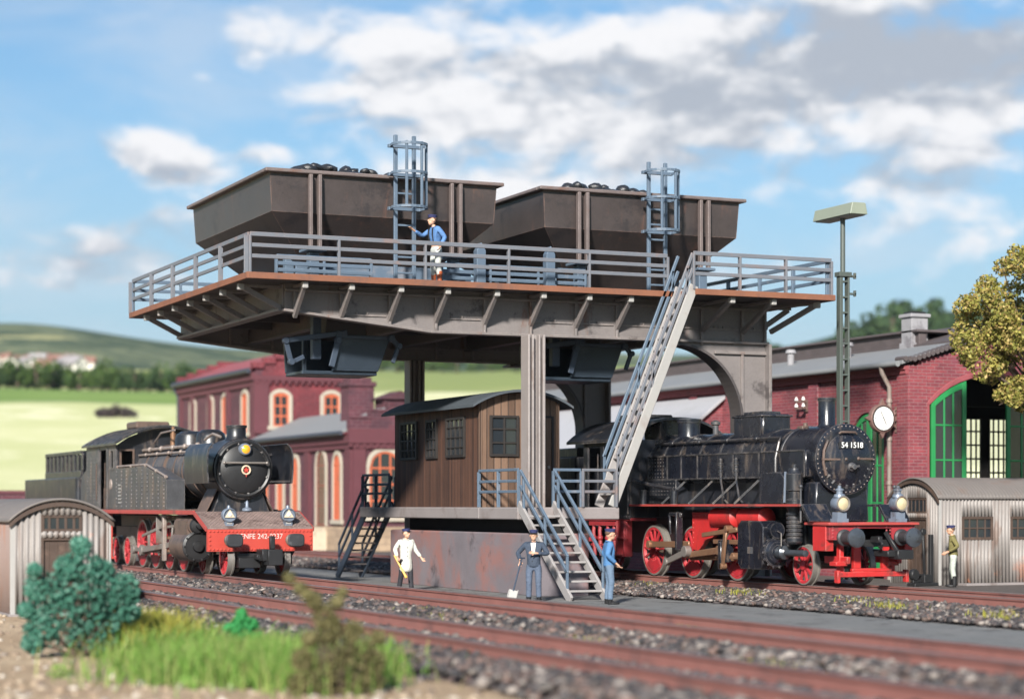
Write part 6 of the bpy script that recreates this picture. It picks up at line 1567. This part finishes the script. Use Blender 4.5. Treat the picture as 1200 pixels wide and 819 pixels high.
def person(label, loc, rz, ht, pose, jacket, trousers, shoe, cap, coat_len=.0, hair=None, shirt=None, sleeves=True, braces=False, boots=False):
    """standing figure facing local +y; pose gives elbows, wrists, knees, ankles and the head turn"""
    P_ = thing('person', label, 'person', loc, rz); P_.scale = (ht/1.75*1.14, ht/1.75*1.14, ht/1.75)
    V = Vector; pel = V((0, 0, .95)); lean = pose.get('lean', 0)
    def L(x, y, z): return V((x, y+lean*max(0, z-.95), z))
    waist, chest, neck, head = L(0, 0, 1.08), L(0, -.01, 1.30), L(0, 0, 1.47), L(0, .025, 1.62)
    sh = {s: L(s*.185, -.01, 1.405) for s in (-1, 1)}; hip = {s: V((s*.09, 0, .90)) for s in (-1, 1)}
    el = {s: V(pose['elbow'][s]) for s in (-1, 1)}; wr = {s: V(pose['wrist'][s]) for s in (-1, 1)}
    kn = {s: V(pose['knee'][s]) for s in (-1, 1)}; an = {s: V(pose['ankle'][s]) for s in (-1, 1)}
    # body: one continuous surface
    vs = [(pel, .10, .075)]; es = []
    ch = chain(vs, es, 0, [(waist, .09, .065), (chest, .095, .07)]); nk = chain(vs, es, ch, [(neck, .052), (L(0, .01, 1.53), .052)])
    for s in (-1, 1):
        e = chain(vs, es, ch, [(sh[s], .042), (el[s], .034), (wr[s], .026)])
        d = (wr[s]-el[s]).normalized(); hd = V(pose.get('hand', {}).get(s, d)).normalized()
        side = hd.cross(V((0, 1, 0)) if abs(hd.y) < .8 else V((1, 0, 0))).normalized(); nrm = side.cross(hd)
        pm = chain(vs, es, e, [(wr[s]+hd*.05, .036, .02)])
        for k in range(4):
            off = side*(-.03+.02*k); ln = (.075, .085, .082, .065)[k]; b = wr[s]+hd*.095+off
            chain(vs, es, pm, [(b, .0095), (b+hd*ln*.5+nrm*.012, .0085), (b+hd*ln*.8+nrm*.04, .0075)])
        chain(vs, es, pm, [(wr[s]+hd*.055-side*.045+nrm*.01, .011), (wr[s]+hd*.095-side*.06+nrm*.025, .009)])
        k_ = chain(vs, es, 0, [(hip[s], .085), (kn[s], .055), (an[s], .04)])
        chain(vs, es, k_, [(an[s]+V((0, .01, -.02)), .028)])
    bm = bmesh.new(); bm.from_mesh(skin_mesh(vs, es))
    tw = Matrix.Rotation(pose.get('turn', 0), 4, 'Z') @ Matrix.Rotation(pose.get('nod', 0), 4, 'X')
    HM = Matrix.Translation(head) @ tw
    def hb(c, sc, sub=2): bmesh.ops.create_icosphere(bm, subdivisions=sub, radius=1, matrix=HM @ Matrix.Translation(c) @ Matrix.Diagonal((*sc, 1)))
    hb((0, 0, .02), (.077, .095, .105), 3); hb((0, .025, -.05), (.058, .07, .065), 3); hb((0, .055, -.095), (.03, .03, .022))
    hb((0, .1, -.005), (.014, .022, .026)); hb((0, .088, -.055), (.028, .014, .009)); hb((0, .082, .04), (.06, .02, .014))
    for s in (-1, 1): hb((s*.08, -.005, .0), (.012, .02, .032))
    me = bpy.data.meshes.new('body_raw'); bm.to_mesh(me); bm.free()
    tmp = bpy.data.objects.new('tmp', me); COL.objects.link(tmp); rm = tmp.modifiers.new('r', 'REMESH'); rm.mode = 'VOXEL'; rm.voxel_size = .0095; rm.use_smooth_shade = True
    body = eval_mesh(tmp); bpy.data.objects.remove(tmp)
    bo = link('body', body, 'skin', P_)
    mb = MB()
    for s in (-1, 1): p = HM @ V((s*.031, .083, .018)); mb.ball(p, .008, u=8, v=6)
    mb.build('eyes', 'black', P_)
    # trousers
    vs = [(pel+V((0, 0, .06)), .135, .105)]; es = []; c = chain(vs, es, 0, [(V((0, 0, .90)), .12, .10)])
    for s in (-1, 1): chain(vs, es, c, [(hip[s]+V((s*.01, 0, -.08)), .088), (kn[s], .072), ((kn[s]+an[s])/2+V((0, -.01, 0)), .066), (an[s]+V((0, 0, .10 if boots else -.01)), .064)])
    link('trousers', skin_mesh(vs, es), trousers, P_)
    # jacket or coat with sleeves
    hem = .86-coat_len; vs = [(chest, .185, .14)]; es = []
    b = chain(vs, es, 0, [(waist, .15, .118), (V((0, 0, .94)), .162, .13), (V((0, 0, hem)), .165+coat_len*.12, .14+coat_len*.1)] if jacket[1] else [(waist, .15, .115), (V((0, 0, 1.0)), .145, .118)])
    t_ = chain(vs, es, 0, [(L(0, -.005, 1.43), .12, .09), (L(0, 0, 1.475), .066, .062)])
    for s in (-1, 1): chain(vs, es, 0, [(sh[s]+V((0, 0, .0)), .078), (sh[s].lerp(el[s], .5), .066), (el[s], .06), (el[s].lerp(wr[s], .9), .046)])
    jk = link('jacket' if jacket[1] else 'shirt', skin_mesh(vs, es), jacket[0], P_)
    if jacket[1]:
        mb = MB(); f = L(0, .128, 1.2)
        for z in (1.0, 1.12, 1.24): mb.ball(L(.02, .118, z), .012, u=8, v=5)
        mb.build('buttons', 'black', jk)
        mb = MB(); mb.ring(L(0, .005, 1.462), (0, .25, 1), .068, .022, 24, 8); mb.build('collar', jacket[0], jk)
    if shirt: mb = MB(); mb.prism([(-.055, 1.45), (.055, 1.45), (.03, 1.2), (-.03, 1.2)], 'y', .095, .118); mb.build('shirt_front', shirt, P_)
    if braces:
        mb = MB()
        for s in (-1, 1): mb.tube([L(s*.075, .112, 1.03), L(s*.085, .122, 1.25), L(s*.085, .10, 1.40), L(s*.08, .0, 1.475), L(s*.06, -.10, 1.40), L(s*.04, -.128, 1.2), L(s*.03, -.115, 1.03)], .016, 6)
        mb.build('braces', 'black', P_)
    for s in (-1, 1):
        mb = MB(); a0 = an[s]
        mb.lathe((a0.x, a0.y, 0), (0, 0, 1), [(.05, .006), (.056, .03), (.054, .1), (.066, .32 if boots else .13)], 16)
        mb.ball((a0.x, a0.y+.075, .038), 1, (.05, .135, .037), 14, 8)
        mb.build('boot' if boots else 'shoe', shoe, P_, 40, .01)
    hr = MB(); hr.ball((0, 0, 0), 1, u=16, v=10); bmesh.ops.transform(hr.bm, matrix=HM @ Matrix.Translation((0, -.035, .05)) @ Matrix.Diagonal((.082, .078, .085, 1)), verts=hr.bm.verts); hr.build('hair', hair or 'hair', P_)
    mb = MB(); mb.lathe((0, 0, 0), (0, 0, 1), [(.093, -.02), (.095, .012), (.108, .03), (.11, .04), (.09, .055), (.001, .06)], 24); bmesh.ops.transform(mb.bm, matrix=HM @ Matrix.Translation((0, -.008, .092)) @ Matrix.Rotation(R(4), 4, 'X') @ Matrix.Diagonal((.92, 1.08, 1, 1)), verts=mb.bm.verts)
    cp = mb.build('cap', cap, P_)
    mb = MB(); pts = [(.085*math.cos(a), .07+.075*math.sin(a)) for a in [i*math.pi/10 for i in range(11)]]; mb.prism(pts, 'z', 0, .008); bmesh.ops.transform(mb.bm, matrix=HM @ Matrix.Translation((0, .0, .088)) @ Matrix.Rotation(R(-14), 4, 'X'), verts=mb.bm.verts); mb.build('peak', 'black', cp)
    return P_
MT['hair'] = M('brown_hair', (.1, .055, .03), .7, 0, .2, 8)
MT['cap_blue'] = cloth('cap_blue', (.025, .03, .10)); MT['blue_shirt'] = cloth('blue_shirt', (.085, .19, .40)); MT['grey_trousers'] = cloth('light_grey_trousers', (.47, .49, .46))
MT['boot_red'] = M('red_brown_boots', (.33, .075, .025), .5, 0, .2, 5); MT['white_coat'] = cloth('white_coat', (.56, .555, .50), .10); MT['dark_trousers'] = cloth('dark_trousers', (.022, .022, .028))
MT['navy'] = cloth('navy_jacket', (.035, .05, .078)); MT['slate_trousers'] = cloth('slate_trousers', (.075, .10, .15)); MT['blue_jacket'] = cloth('blue_jacket', (.06, .165, .34)); MT['bluegrey'] = cloth('blue_grey_trousers', (.10, .15, .22))
MT['khaki'] = cloth('khaki_jacket', (.155, .135, .045)); MT['pale_trousers'] = cloth('pale_trousers', (.40, .43, .38)); MT['yellow'] = M('yellow_wood', (.62, .36, .06), .5, 0, .12, 4, bump=.03)
LEGS = {'knee': {-1: (-.10, .02, .50), 1: (.10, .03, .50)}, 'ankle': {-1: (-.11, -.02, .08), 1: (.11, .0, .08)}}
VIEW = -TH                                     # rotation that turns local +y to the viewing direction
# 1 worker on the gantry deck, facing left along the deck, right hand raised to the ladder
person('worker in blue shirt and red boots on the gantry deck, hand on ladder', (20.52, 51.45, ZD), R(100), 1.78,
       dict(elbow={-1: (-.24, -.08, 1.17), 1: (.24, .22, 1.24)}, wrist={-1: (-.25, .04, .95), 1: (.16, .50, 1.36)}, hand={1: (-.05, .6, .5)}, lean=.13, **LEGS), ('blue_shirt', False), 'grey_trousers', 'boot_red', 'cap_blue', braces=True, boots=True)
# 2 man in a white coat by the plinth, facing the camera and to the right
person('man in long white coat and blue cap beside the concrete plinth, carrying a yellow stick', (20.6, 53.9, 0), R(180)+VIEW+R(32), 1.70,
       dict(elbow={1: (.25, -.10, 1.17), -1: (-.26, .02, 1.16)}, wrist={1: (.28, .07, .97), -1: (-.34, .17, .95)}, turn=R(20), knee={-1: (-.10, .06, .50), 1: (.10, -.04, .50)}, ankle={-1: (-.11, .09, .08), 1: (.11, -.14, .08)}), ('white_coat', True), 'dark_trousers', 'black', 'cap_blue', coat_len=.36)
# 3 man with a shovel at the foot of the short stair, facing the camera
MT['white_cloth'] = cloth('white_cloth', (.72, .70, .66), .08)
p3 = person('man in navy jacket and white shirt leaning on a shovel before the short stair', (21.2, 46.75, 0), R(180)+VIEW+R(-6), 1.74,
       dict(elbow={1: (.35, -.04, 1.19), -1: (-.31, .03, 1.17)}, wrist={1: (.27, .17, 1.02), -1: (-.07, .22, 1.20)}, hand={1: (.05, .2, -.6), -1: (.8, .15, .1)}, **LEGS), ('navy', True), 'slate_trousers', 'black', 'cap_blue', coat_len=.04, shirt='white_cloth')
# 4 man in blue, in profile facing right
person('man in bright blue jacket standing in profile on the asphalt right of the short stair', (22.3, 44.85, 0), VIEW+R(-82), 1.78,
       dict(elbow={1: (.25, -.08, 1.16), -1: (-.25, -.06, 1.16)}, wrist={1: (.21, .12, .95), -1: (-.2, .12, .95)}, nod=R(-4), **LEGS), ('blue_jacket', True), 'bluegrey', 'black', 'cap_blue')
# 5 man in khaki, in profile facing left
person('man in khaki jacket and pale trousers standing in profile before the corrugated shed window', (36.15, 50.45, 0), VIEW+R(80), 1.76,
       dict(elbow={1: (.25, -.10, 1.16), -1: (-.25, -.10, 1.16)}, wrist={1: (.19, .14, 1.0), -1: (-.19, .14, 1.0)}, nod=R(-6), lean=.05, **LEGS), ('khaki', True), 'pale_trousers', 'black', 'cap_blue', boots=True)
# held tools are things of their own
def local_pt(loc, rz, s, p): return Vector(loc)+Matrix.Rotation(rz, 3, 'Z') @ (Vector(p)*s)
a3 = (21.2, 46.75, 0), R(180)+VIEW+R(-6), 1.74/1.75
top, tip = local_pt(*a3, (.27, .26, 1.08)), local_pt(*a3, (.52, .40, .06))
sh_ = thing('shovel', 'shovel with dark handle and pale grey blade under the hand of the navy-jacketed man', 'shovel', tip)
d = top-tip
mb = MB(); mb.tube([d*.22, d*1.0], .022, 8); mb.bar(d*1.0-Vector((.09, .04, 0)), d*1.0+Vector((.09, .04, 0)), .035, .035); mb.build('handle', 'navy', sh_)
rx = Vector((CT, -ST, 0)); n = d.normalized(); mb = MB()
b0, b1 = d*.24, d*-.02; up = rx.cross(n)
mb.bar(b0, b1, .22, .02, up=up); mb.bar(b0+rx*.11, b1+rx*.11+up*.02, .02, .05, up=up); mb.bar(b0-rx*.11, b1-rx*.11+up*.02, .02, .05, up=up); mb.build('blade', 'white_trim', sh_, 0, .006)
a2 = (20.6, 53.9, 0), R(180)+VIEW+R(32), 1.70/1.75
p0, p1 = local_pt(*a2, (.36, -.02, 1.02)), local_pt(*a2, (.16, .30, .42))
stk = thing('wooden_stick', 'short yellow wooden stick in the hand of the white-coated man', 'stick', p0)
mb = MB(); mb.tube([(0, 0, 0), (p1-p0)*.5, p1-p0], [.022, .026, .035], 8); mb.build('shaft', 'yellow', stk)
MB().lathe(p1-p0, (p1-p0).normalized(), [(.038, -.04), (.042, 0), (.03, .03), (.001, .035)], 10).build('tip', 'yellow', stk)

# ------------------------------------------------------------------ plants
rng2 = np.random.default_rng(11)
def leaf_cloud(name, mat, centers, n_per, spread, size, parent=None, asp=.6, droop=0.0, shape='leaf'):
    """many small bent leaves (or flock grains) scattered through clumps"""
    V, F = [], []; k = 0
    C = np.repeat(np.asarray([c[:3] for c in centers]), n_per, axis=0); Rr = np.repeat(np.asarray([c[3] for c in centers]), n_per)
    n = len(C); d = rng2.normal(0, 1, (n, 3)); d /= np.linalg.norm(d, axis=1)[:, None]
    pos = C+d*(Rr*rng2.uniform(.25, 1, n)**.45*spread)[:, None]
    if shape == 'grain':
        bm = bmesh.new(); bmesh.ops.create_icosphere(bm, subdivisions=1, radius=1)
        bv = np.array([v.co[:] for v in bm.verts]); bf = np.array([[v.index for v in f.verts] for f in bm.faces]); bm.free()
        VV = bv[None]*(1+rng2.uniform(-.25, .25, (n, len(bv), 1)))*(size*rng2.uniform(.6, 1.25, n))[:, None, None]+pos[:, None, :]
        FF = (bf[None]+(np.arange(n)*len(bv))[:, None, None]).reshape(-1, 3)
        return np_mesh(name, VV.reshape(-1, 3), FF, mat, parent, True)
    a = rng2.normal(0, 1, (n, 3)); a /= np.linalg.norm(a, axis=1)[:, None]
    b = np.cross(a, rng2.normal(0, 1, (n, 3))); b /= np.linalg.norm(b, axis=1)[:, None]; c = np.cross(a, b)
    s = (size*rng2.uniform(.6, 1.3, n))[:, None]
    VV = np.stack([pos-a*s, pos+b*s*asp+c*s*.18, pos+a*s, pos-b*s*asp+c*s*.18], axis=1)
    FF = np.arange(4*n).reshape(-1, 4)
    return np_mesh(name, VV.reshape(-1, 3), FF, mat, parent, True)
def limbs(parent, name, mat, base, tops, r0, r1):
    mb = MB()
    for t_ in tops:
        t_ = Vector(t_); b = Vector(base); m_ = b.lerp(t_, .5)+Vector((random.uniform(-.1, .1), random.uniform(-.1, .1), .1))*t_.length*.25
        mb.tube([b, b.lerp(m_, .5), m_, t_], [r0, r0*.8, (r0+r1)/2, r1], 7)
    return mb.build(name, mat, parent)
MT['bark'] = M('bark', (.09, .06, .045), .85, 0, .3, 4, bump=.5)
LEAF_TREE = island_mat('yellow_green_leaves', [(.13, .14, .028), (.25, .235, .05), (.38, .33, .08), (.18, .19, .04), (.44, .33, .12), (.28, .19, .06)], .6, .25)
LEAF_BLUE = island_mat('blue_green_flock', [(.014, .07, .047), (.028, .115, .078), (.06, .185, .13), (.02, .09, .06), (.16, .32, .25)], .75)
LEAF_OLIVE = island_mat('olive_leaves', [(.055, .055, .018), (.10, .095, .035), (.16, .14, .06), (.075, .07, .022), (.24, .21, .1)], .75, .1)
LEAF_GREEN = island_mat('bright_green_flock', [(.01, .11, .025), (.02, .17, .04), (.04, .24, .07)], .7)
GRASS = island_mat('grass_blades', [(.085, .20, .03), (.14, .29, .045), (.24, .36, .08), (.11, .24, .035), (.32, .38, .12), (.30, .29, .11)], .7, .3)
GRASSY = island_mat('yellow_grass', [(.26, .25, .03), (.36, .32, .06), (.2, .24, .03), (.42, .36, .1)], .7, .3)
LEAF_HEDGE = island_mat('hedge_leaves', [(.03, .065, .016), (.05, .1, .02), (.09, .14, .03), (.04, .06, .025)], .8, .1)
LEAF_DARK = island_mat('dark_wood_leaves', [(.018, .04, .014), (.03, .06, .02), (.05, .085, .026)], .8)
# tree at the right edge
T1 = thing('broadleaf_tree', 'broadleaf tree with yellow-green autumn crown overhanging the corrugated shed with brown windows', 'tree', (39.5, 50.0, 0))
cent = []
for _ in range(112):
    v = rng2.normal(0, 1, 3); v /= np.linalg.norm(v); r = rng2.uniform(.25, 1.15)**.5
    cent.append((v[0]*2.1*r-.7, v[1]*2.1*r, 7.5+v[2]*2.1*r, rng2.uniform(.22, .56)))
for k in range(16): cent.append((rng2.uniform(-2.2, .5), rng2.uniform(-1, 1), rng2.uniform(5.2, 6.0), rng2.uniform(.18, .34)))
leaf_cloud('crown', LEAF_TREE, cent, 260, 1.0, .062, T1)
mb = MB(); mb.tube([(0, 0, 0), (.05, 0, 2), (-.05, .05, 4), (0, 0, 6)], [.22, .18, .15, .1], 12); mb.build('trunk', 'bark', T1)
limbs(T1, 'limb', 'bark', (0, 0, 4.6), [(c[0], c[1], c[2]) for c in cent[:40]], .08, .015)
limbs(T1, 'hanging_twig', 'bark', (-.3, 0, 5.8), [(c[0], c[1], c[2]-.3) for c in cent[-16:]], .03, .008)
# blue-green bush at the left
B1 = thing('blue_green_bush', 'rounded blue-green bush of fine grainy foliage in front of the small corrugated shed', 'bush', (7.05, 32.6, 0))
cent = [(-.28, 0, .55, .38), (.15, .1, .62, .42), (.0, -.1, 1.0, .40), (.32, 0, .95, .34), (-.4, 0, .95, .26), (.05, 0, 1.32, .26), (.02, 0, 1.62, .13), (-.55, .1, 1.02, .16), (.55, 0, .72, .26), (.6, -.05, 1.0, .2), (-.5, 0, .45, .22), (-.62, 0, .22, .14), (.25, 0, .35, .32), (.68, 0, .62, .14), (-.15, 0, 1.3, .18), (.3, 0, 1.25, .16), (-.72, 0, .7, .1), (-.62, -.1, 1.28, .09)]
leaf_cloud('foliage', LEAF_BLUE, cent, 300, 1.12, .026, B1, shape='grain'); B1.scale = (1.15, 1.15, 1.06)
limbs(B1, 'stem', 'bark', (0, 0, 0), [(c[0], c[1], c[2]) for c in cent], .035, .012)
# olive bush
B2 = thing('olive_bush', 'tall ragged olive-brown bush with a thin leaning top in the foreground', 'bush', (8.48, 24.78, -.15))
cent = [(0, 0, .35, .30), (.22, 0, .45, .3), (-.2, 0, .4, .24), (.38, .05, .7, .22), (.1, 0, .75, .24), (-.05, 0, .95, .17), (-.1, 0, 1.15, .13), (-.22, 0, 1.33, .10), (-.38, 0.05, 1.48, .075), (-.5, .1, 1.6, .065), (-.3, 0, 1.4, .07), (.08, 0, 1.3, .075), (.15, 0, 1.42, .055), (.55, 0, .55, .16), (.5, 0, .3, .2), (.62, 0, .85, .09), (-.38, 0, .62, .13), (-.42, 0, .3, .14), (.3, 0, .95, .12), (.02, 0, 1.05, .1), (-.28, 0, .85, .09)]
leaf_cloud('foliage', LEAF_OLIVE, cent, 130, 1.05, .021, B2, shape='grain')
leaf_cloud('leaves', LEAF_OLIVE, cent, 90, 1.2, .028, B2)
limbs(B2, 'stem', 'bark', (.05, 0, 0), [(c[0], c[1], c[2]) for c in cent], .02, .006)
# small bright green conifer-like plant
B3 = thing('small_green_shrub', 'small bright green spiky shrub between the grass and the nearest track', 'shrub', (9.35, 31.6, 0))
cent = [(0, 0, .12+.11*k, .28*(1-k/6)+.03) for k in range(6)]+[(.2*math.cos(a), .1*math.sin(a), .25, .12) for a in (0, 1, 2.2, 3.1, 4.4, 5.3)]+[(.3, 0, .28, .1), (-.3, 0, .22, .1), (.18, 0, .5, .08), (-.2, 0, .45, .08)]
leaf_cloud('foliage', LEAF_GREEN, cent, 90, 1.0, .032, B3, shape='grain')
limbs(B3, 'stem', 'bark', (0, 0, 0), [(c[0], c[1], c[2]) for c in cent], .02, .006)
# grass
def tufts(name, mat, roots, label, h0, h1, w=.011):
    n = len(roots); roots = np.asarray(roots); h = rng2.uniform(h0, h1, n); a = rng2.uniform(0, 6.28, n); ln = rng2.uniform(.05, .95, n)*h
    dx, dy = np.cos(a)*ln, np.sin(a)*ln; px, py = -np.sin(a+rng2.uniform(-1, 1, n))*w, np.cos(a)*w
    z0 = np.zeros(n); P0 = roots; P = np.stack([
        P0+np.stack([-px, -py, z0], 1), P0+np.stack([px, py, z0], 1),
        P0+np.stack([dx*.35+px*.8, dy*.35+py*.8, h*.6], 1), P0+np.stack([dx*.35-px*.8, dy*.35-py*.8, h*.6], 1),
        P0+np.stack([dx+px*.15, dy+py*.15, h], 1), P0+np.stack([dx-px*.15, dy-py*.15, h], 1)], axis=1)
    b = (np.arange(n)*6)[:, None]; F = np.concatenate([b+np.array([[0, 1, 2, 3]]), b+np.array([[3, 2, 4, 5]])])
    return tag(np_mesh(name, P.reshape(-1, 3), F, mat), label, 'grass', kind='stuff')
def gpt(px, py):
    dd = 2470*H/(py-592); r = (px-600)/2470*dd
    return CT*r+ST*dd, -ST*r+CT*dd
roots, yroots = [], []
for cx, cy, rx_, ry_, n in ((190, 765, 70, 12, 1900), (290, 780, 100, 16, 2800), (250, 795, 120, 9, 1600), (360, 795, 100, 14, 2100), (440, 785, 35, 8, 450)):
    for _ in range(n):
        x, y = gpt(cx+rng2.normal(0, rx_*.5), cy+rng2.normal(0, ry_*.6)); roots.append((x, y, 0))
for _ in range(1900):
    x, y = gpt(170+rng2.normal(0, 28), 758+rng2.normal(0, 6)); yroots.append((x, y, 0))
foam = [(x, y, rng2.uniform(.02, .10), rng2.uniform(.07, .15)) for x, y, _ in [roots[k] for k in rng2.integers(0, len(roots), 150)]]
FOAM = island_mat('grass_foam', [(.10, .22, .035), (.17, .30, .06), (.24, .34, .09), (.30, .33, .12), (.13, .25, .05)], .85)
tag(leaf_cloud('ground_cover', FOAM, foam, 70, 1.0, .022, None, shape='grain'), 'spongy bright green ground cover among the grass tufts', 'ground cover', kind='stuff')
tufts('grass', GRASS, roots, 'bright green tufts of long grass along the foreground edge', .22, .5)
tufts('dry_grass', GRASSY, yroots, 'yellow-green tuft of dry grass beside the blue-green bush', .35, .66)
roots = []
def on_line(px, X):
    a = (px-600)/2470; return X, X*(CT-ST*a)/(CT*a+ST)
for px, X, n, z in ((520, 15.4, 90, .12), (590, 13.8, 70, .12), (655, 14.2, 50, .12), (495, 15.7, 60, .15), (870, 26.2, 120, .16), (1045, 25.9, 110, .14), (1010, 26.3, 50, .16), (860, 14.6, 70, .1), (800, 17.0, 60, .2), (930, 15.2, 60, .1), (1165, 25.7, 60, .12), (1190, 26.2, 40, .16), (700, 15.0, 40, .1), (760, 26.4, 40, .17)):
    x0, y0 = on_line(px, X)
    for _ in range(n): roots.append((x0+rng2.normal(0, .16), y0+rng2.normal(0, .45), z))
tufts('weeds', GRASSY, roots, 'small yellow-green weeds growing in the ballast between the tracks', .07, .16, .010)

# ------------------------------------------------------------------ far landscape: hedge trees, village, field bush, woods
def gz_at(px, d):
    a = math.atan((px-600)/2470); dd = d/math.cos(a)
    return dd*math.sin(a+TH), dd*math.cos(a+TH), hfun(dd, a)
def far_tree(mat, h, w, seed, n=900):
    rr = np.random.default_rng(seed); t_ = thing('field_tree', 'tmp', 'tree')
    cent = []
    for _ in range(26):
        v = rr.normal(0, 1, 3); v /= np.linalg.norm(v); r = rr.uniform(.2, 1)**.5
        cent.append((v[0]*w*.42*r, v[1]*w*.42*r, h*.47+v[2]*h*.42*r, h*rr.uniform(.1, .19)))
    leaf_cloud('crown', mat, cent, n//26, 1.0, .3, t_)
    mb = MB(); mb.tube([(0, 0, -.8), (.1, 0, h*.3), (0, .1, h*.7)], [.35, .26, .12], 8); mb.build('trunk', 'bark', t_); return t_
protos = [far_tree(LEAF_HEDGE, 6.0, 7.5, 1), far_tree(LEAF_DARK, 5.2, 7.5, 2), far_tree(LEAF_OLIVE if False else LEAF_HEDGE, 4.5, 6.5, 3)]
used = [False]*3
def place_tree(k, px, d, s, label, group):
    o = protos[k] if not used[k] else copy_tree(protos[k]); used[k] = True
    o.location = gz_at(px, d); o.scale = (s, s, s*random.uniform(.85, 1.15)); o.rotation_euler = (0, 0, random.uniform(0, 6))
    tag(o, label, 'tree', group)
for i in range(46):
    px = -60+i*7+random.uniform(-5, 5); k = random.choice((0, 1, 1, 2))
    place_tree(k, px, 405+random.uniform(-14, 18)+(-25 if px < 60 else 0)*0, random.uniform(.62, 1.15), 'round dark green tree in the hedge line across the far green field', 'hedge trees beyond the green field')
for i in range(15):
    px = 425+i*14+random.uniform(-7, 7); place_tree(random.choice((0, 0, 1, 2)), px, 640+random.uniform(-40, 110), random.uniform(.8, 1.7), 'green tree on the pale slope glimpsed under the gantry', 'slope trees under the gantry')
for i in range(64):
    px = 880+i*5.4+random.uniform(-5, 5); place_tree(1, px, 640+random.uniform(-60, 200), (1.6+min(1.9, max(0, (px-955)/45)))*random.uniform(.8, 1.1), 'dark blurred tree rising behind the engine shed roof', 'trees behind the engine shed')
bsh = thing('field_bush', 'lone dark purple-grey bush in the pale field far beyond the tank engine', 'bush', gz_at(135, 300))
LEAF_PURP = island_mat('purple_brown_leaves', [(.05, .035, .045), (.08, .055, .065), (.045, .045, .03)], .85)
leaf_cloud('foliage', LEAF_PURP, [(x*.9, rng2.uniform(-.6, .6), .35+1.1*rng2.uniform(0, 1)*(1-(x/3.3)**2), .6) for x in np.linspace(-2.9, 2.9, 36)], 60, 1.0, .16, bsh)
limbs(bsh, 'stem', 'bark', (0, 0, -.4), [(x, 0, .6) for x in np.linspace(-2, 2, 7)], .08, .03)
MT['house_wall'] = M('house_wall', (.72, .69, .62), .8, 0, .08, .3, bump=0); MT['house_roof'] = M('house_roof', (.24, .125, .095), .8, 0, .2, .5, bump=0); MT['house_roof_grey'] = M('house_roof_grey', (.28, .26, .26), .8, 0, .2, .5, bump=0)
def village_house(px, d, w, l, e, r, rz, roofm, label):
    h = thing('village_house', label, 'house', gz_at(px, d), rz, 'village houses at the foot of the hill')
    mb = MB(); mb.prism([(-w/2, -2), (w/2, -2), (w/2, e), (0, r-.15), (-w/2, e)], 'y', -l/2, l/2); mb.build('wall', 'house_wall', h, 0)
    mb = MB(); mb.prism([(-w/2-.5, e-.35), (0, r), (w/2+.5, e-.35), (w/2+.5, e-.05), (0, r+.35), (-w/2-.5, e-.05)], 'y', -l/2-.4, l/2+.4); rf = mb.build('roof', roofm, h, 0)
    MB().bx(w*.15, w*.15+.6, -.3, .3, r-1.0, r+.7).build('chimney', 'house_roof', rf, 0)
    for s in (-1, 1):
        for y in (-l/4, l/4): mb = MB(); mb.bx(*sorted((s*w/2, s*(w/2+.06))), y-.4, y+.4, e*.45, e*.45+.9); mb.build('window', 'pane', h, 0)
    for x in (-w/5, w/5): mb = MB(); mb.bx(x-.4, x+.4, -l/2-.06, -l/2, e*.45, e*.45+.9); mb.build('window', 'pane', h, 0)
random.seed(21)
for i in range(19):
    px = -12+i*6.2+random.uniform(-4, 4)
    village_house(px, 560+random.uniform(-20, 70), random.uniform(3, 4.4), random.uniform(4, 6), random.uniform(1.8, 2.4), random.uniform(3, 3.8), random.uniform(0, 3.1), *(random.choice((('house_roof', 'small white house with red-brown roof in the distant village'), ('house_roof', 'small white house with red-brown roof in the distant village'), ('house_roof_grey', 'small white house with grey roof in the distant village')))))

# ------------------------------------------------------------------ air between here and the hills
hz_ = MB().bx(-2700, 2700, -2700, 2700, -45, 190).build('haze', None, smooth=0)
m = bpy.data.materials.new('haze_air'); m.use_nodes = True; nt = m.node_tree; nt.nodes.remove(nt.nodes['Principled BSDF'])
pv = nt.nodes.new('ShaderNodeVolumePrincipled'); pv.inputs['Color'].default_value = (.80, .88, 1, 1); pv.inputs['Density'].default_value = HAZE; pv.inputs['Anisotropy'].default_value = .2
nt.links.new(pv.outputs[0], nt.nodes['Material Output'].inputs['Volume']); hz_.data.materials.append(m)
tag(hz_, 'pale blue haze lying over the distant hills', 'haze', kind='stuff')
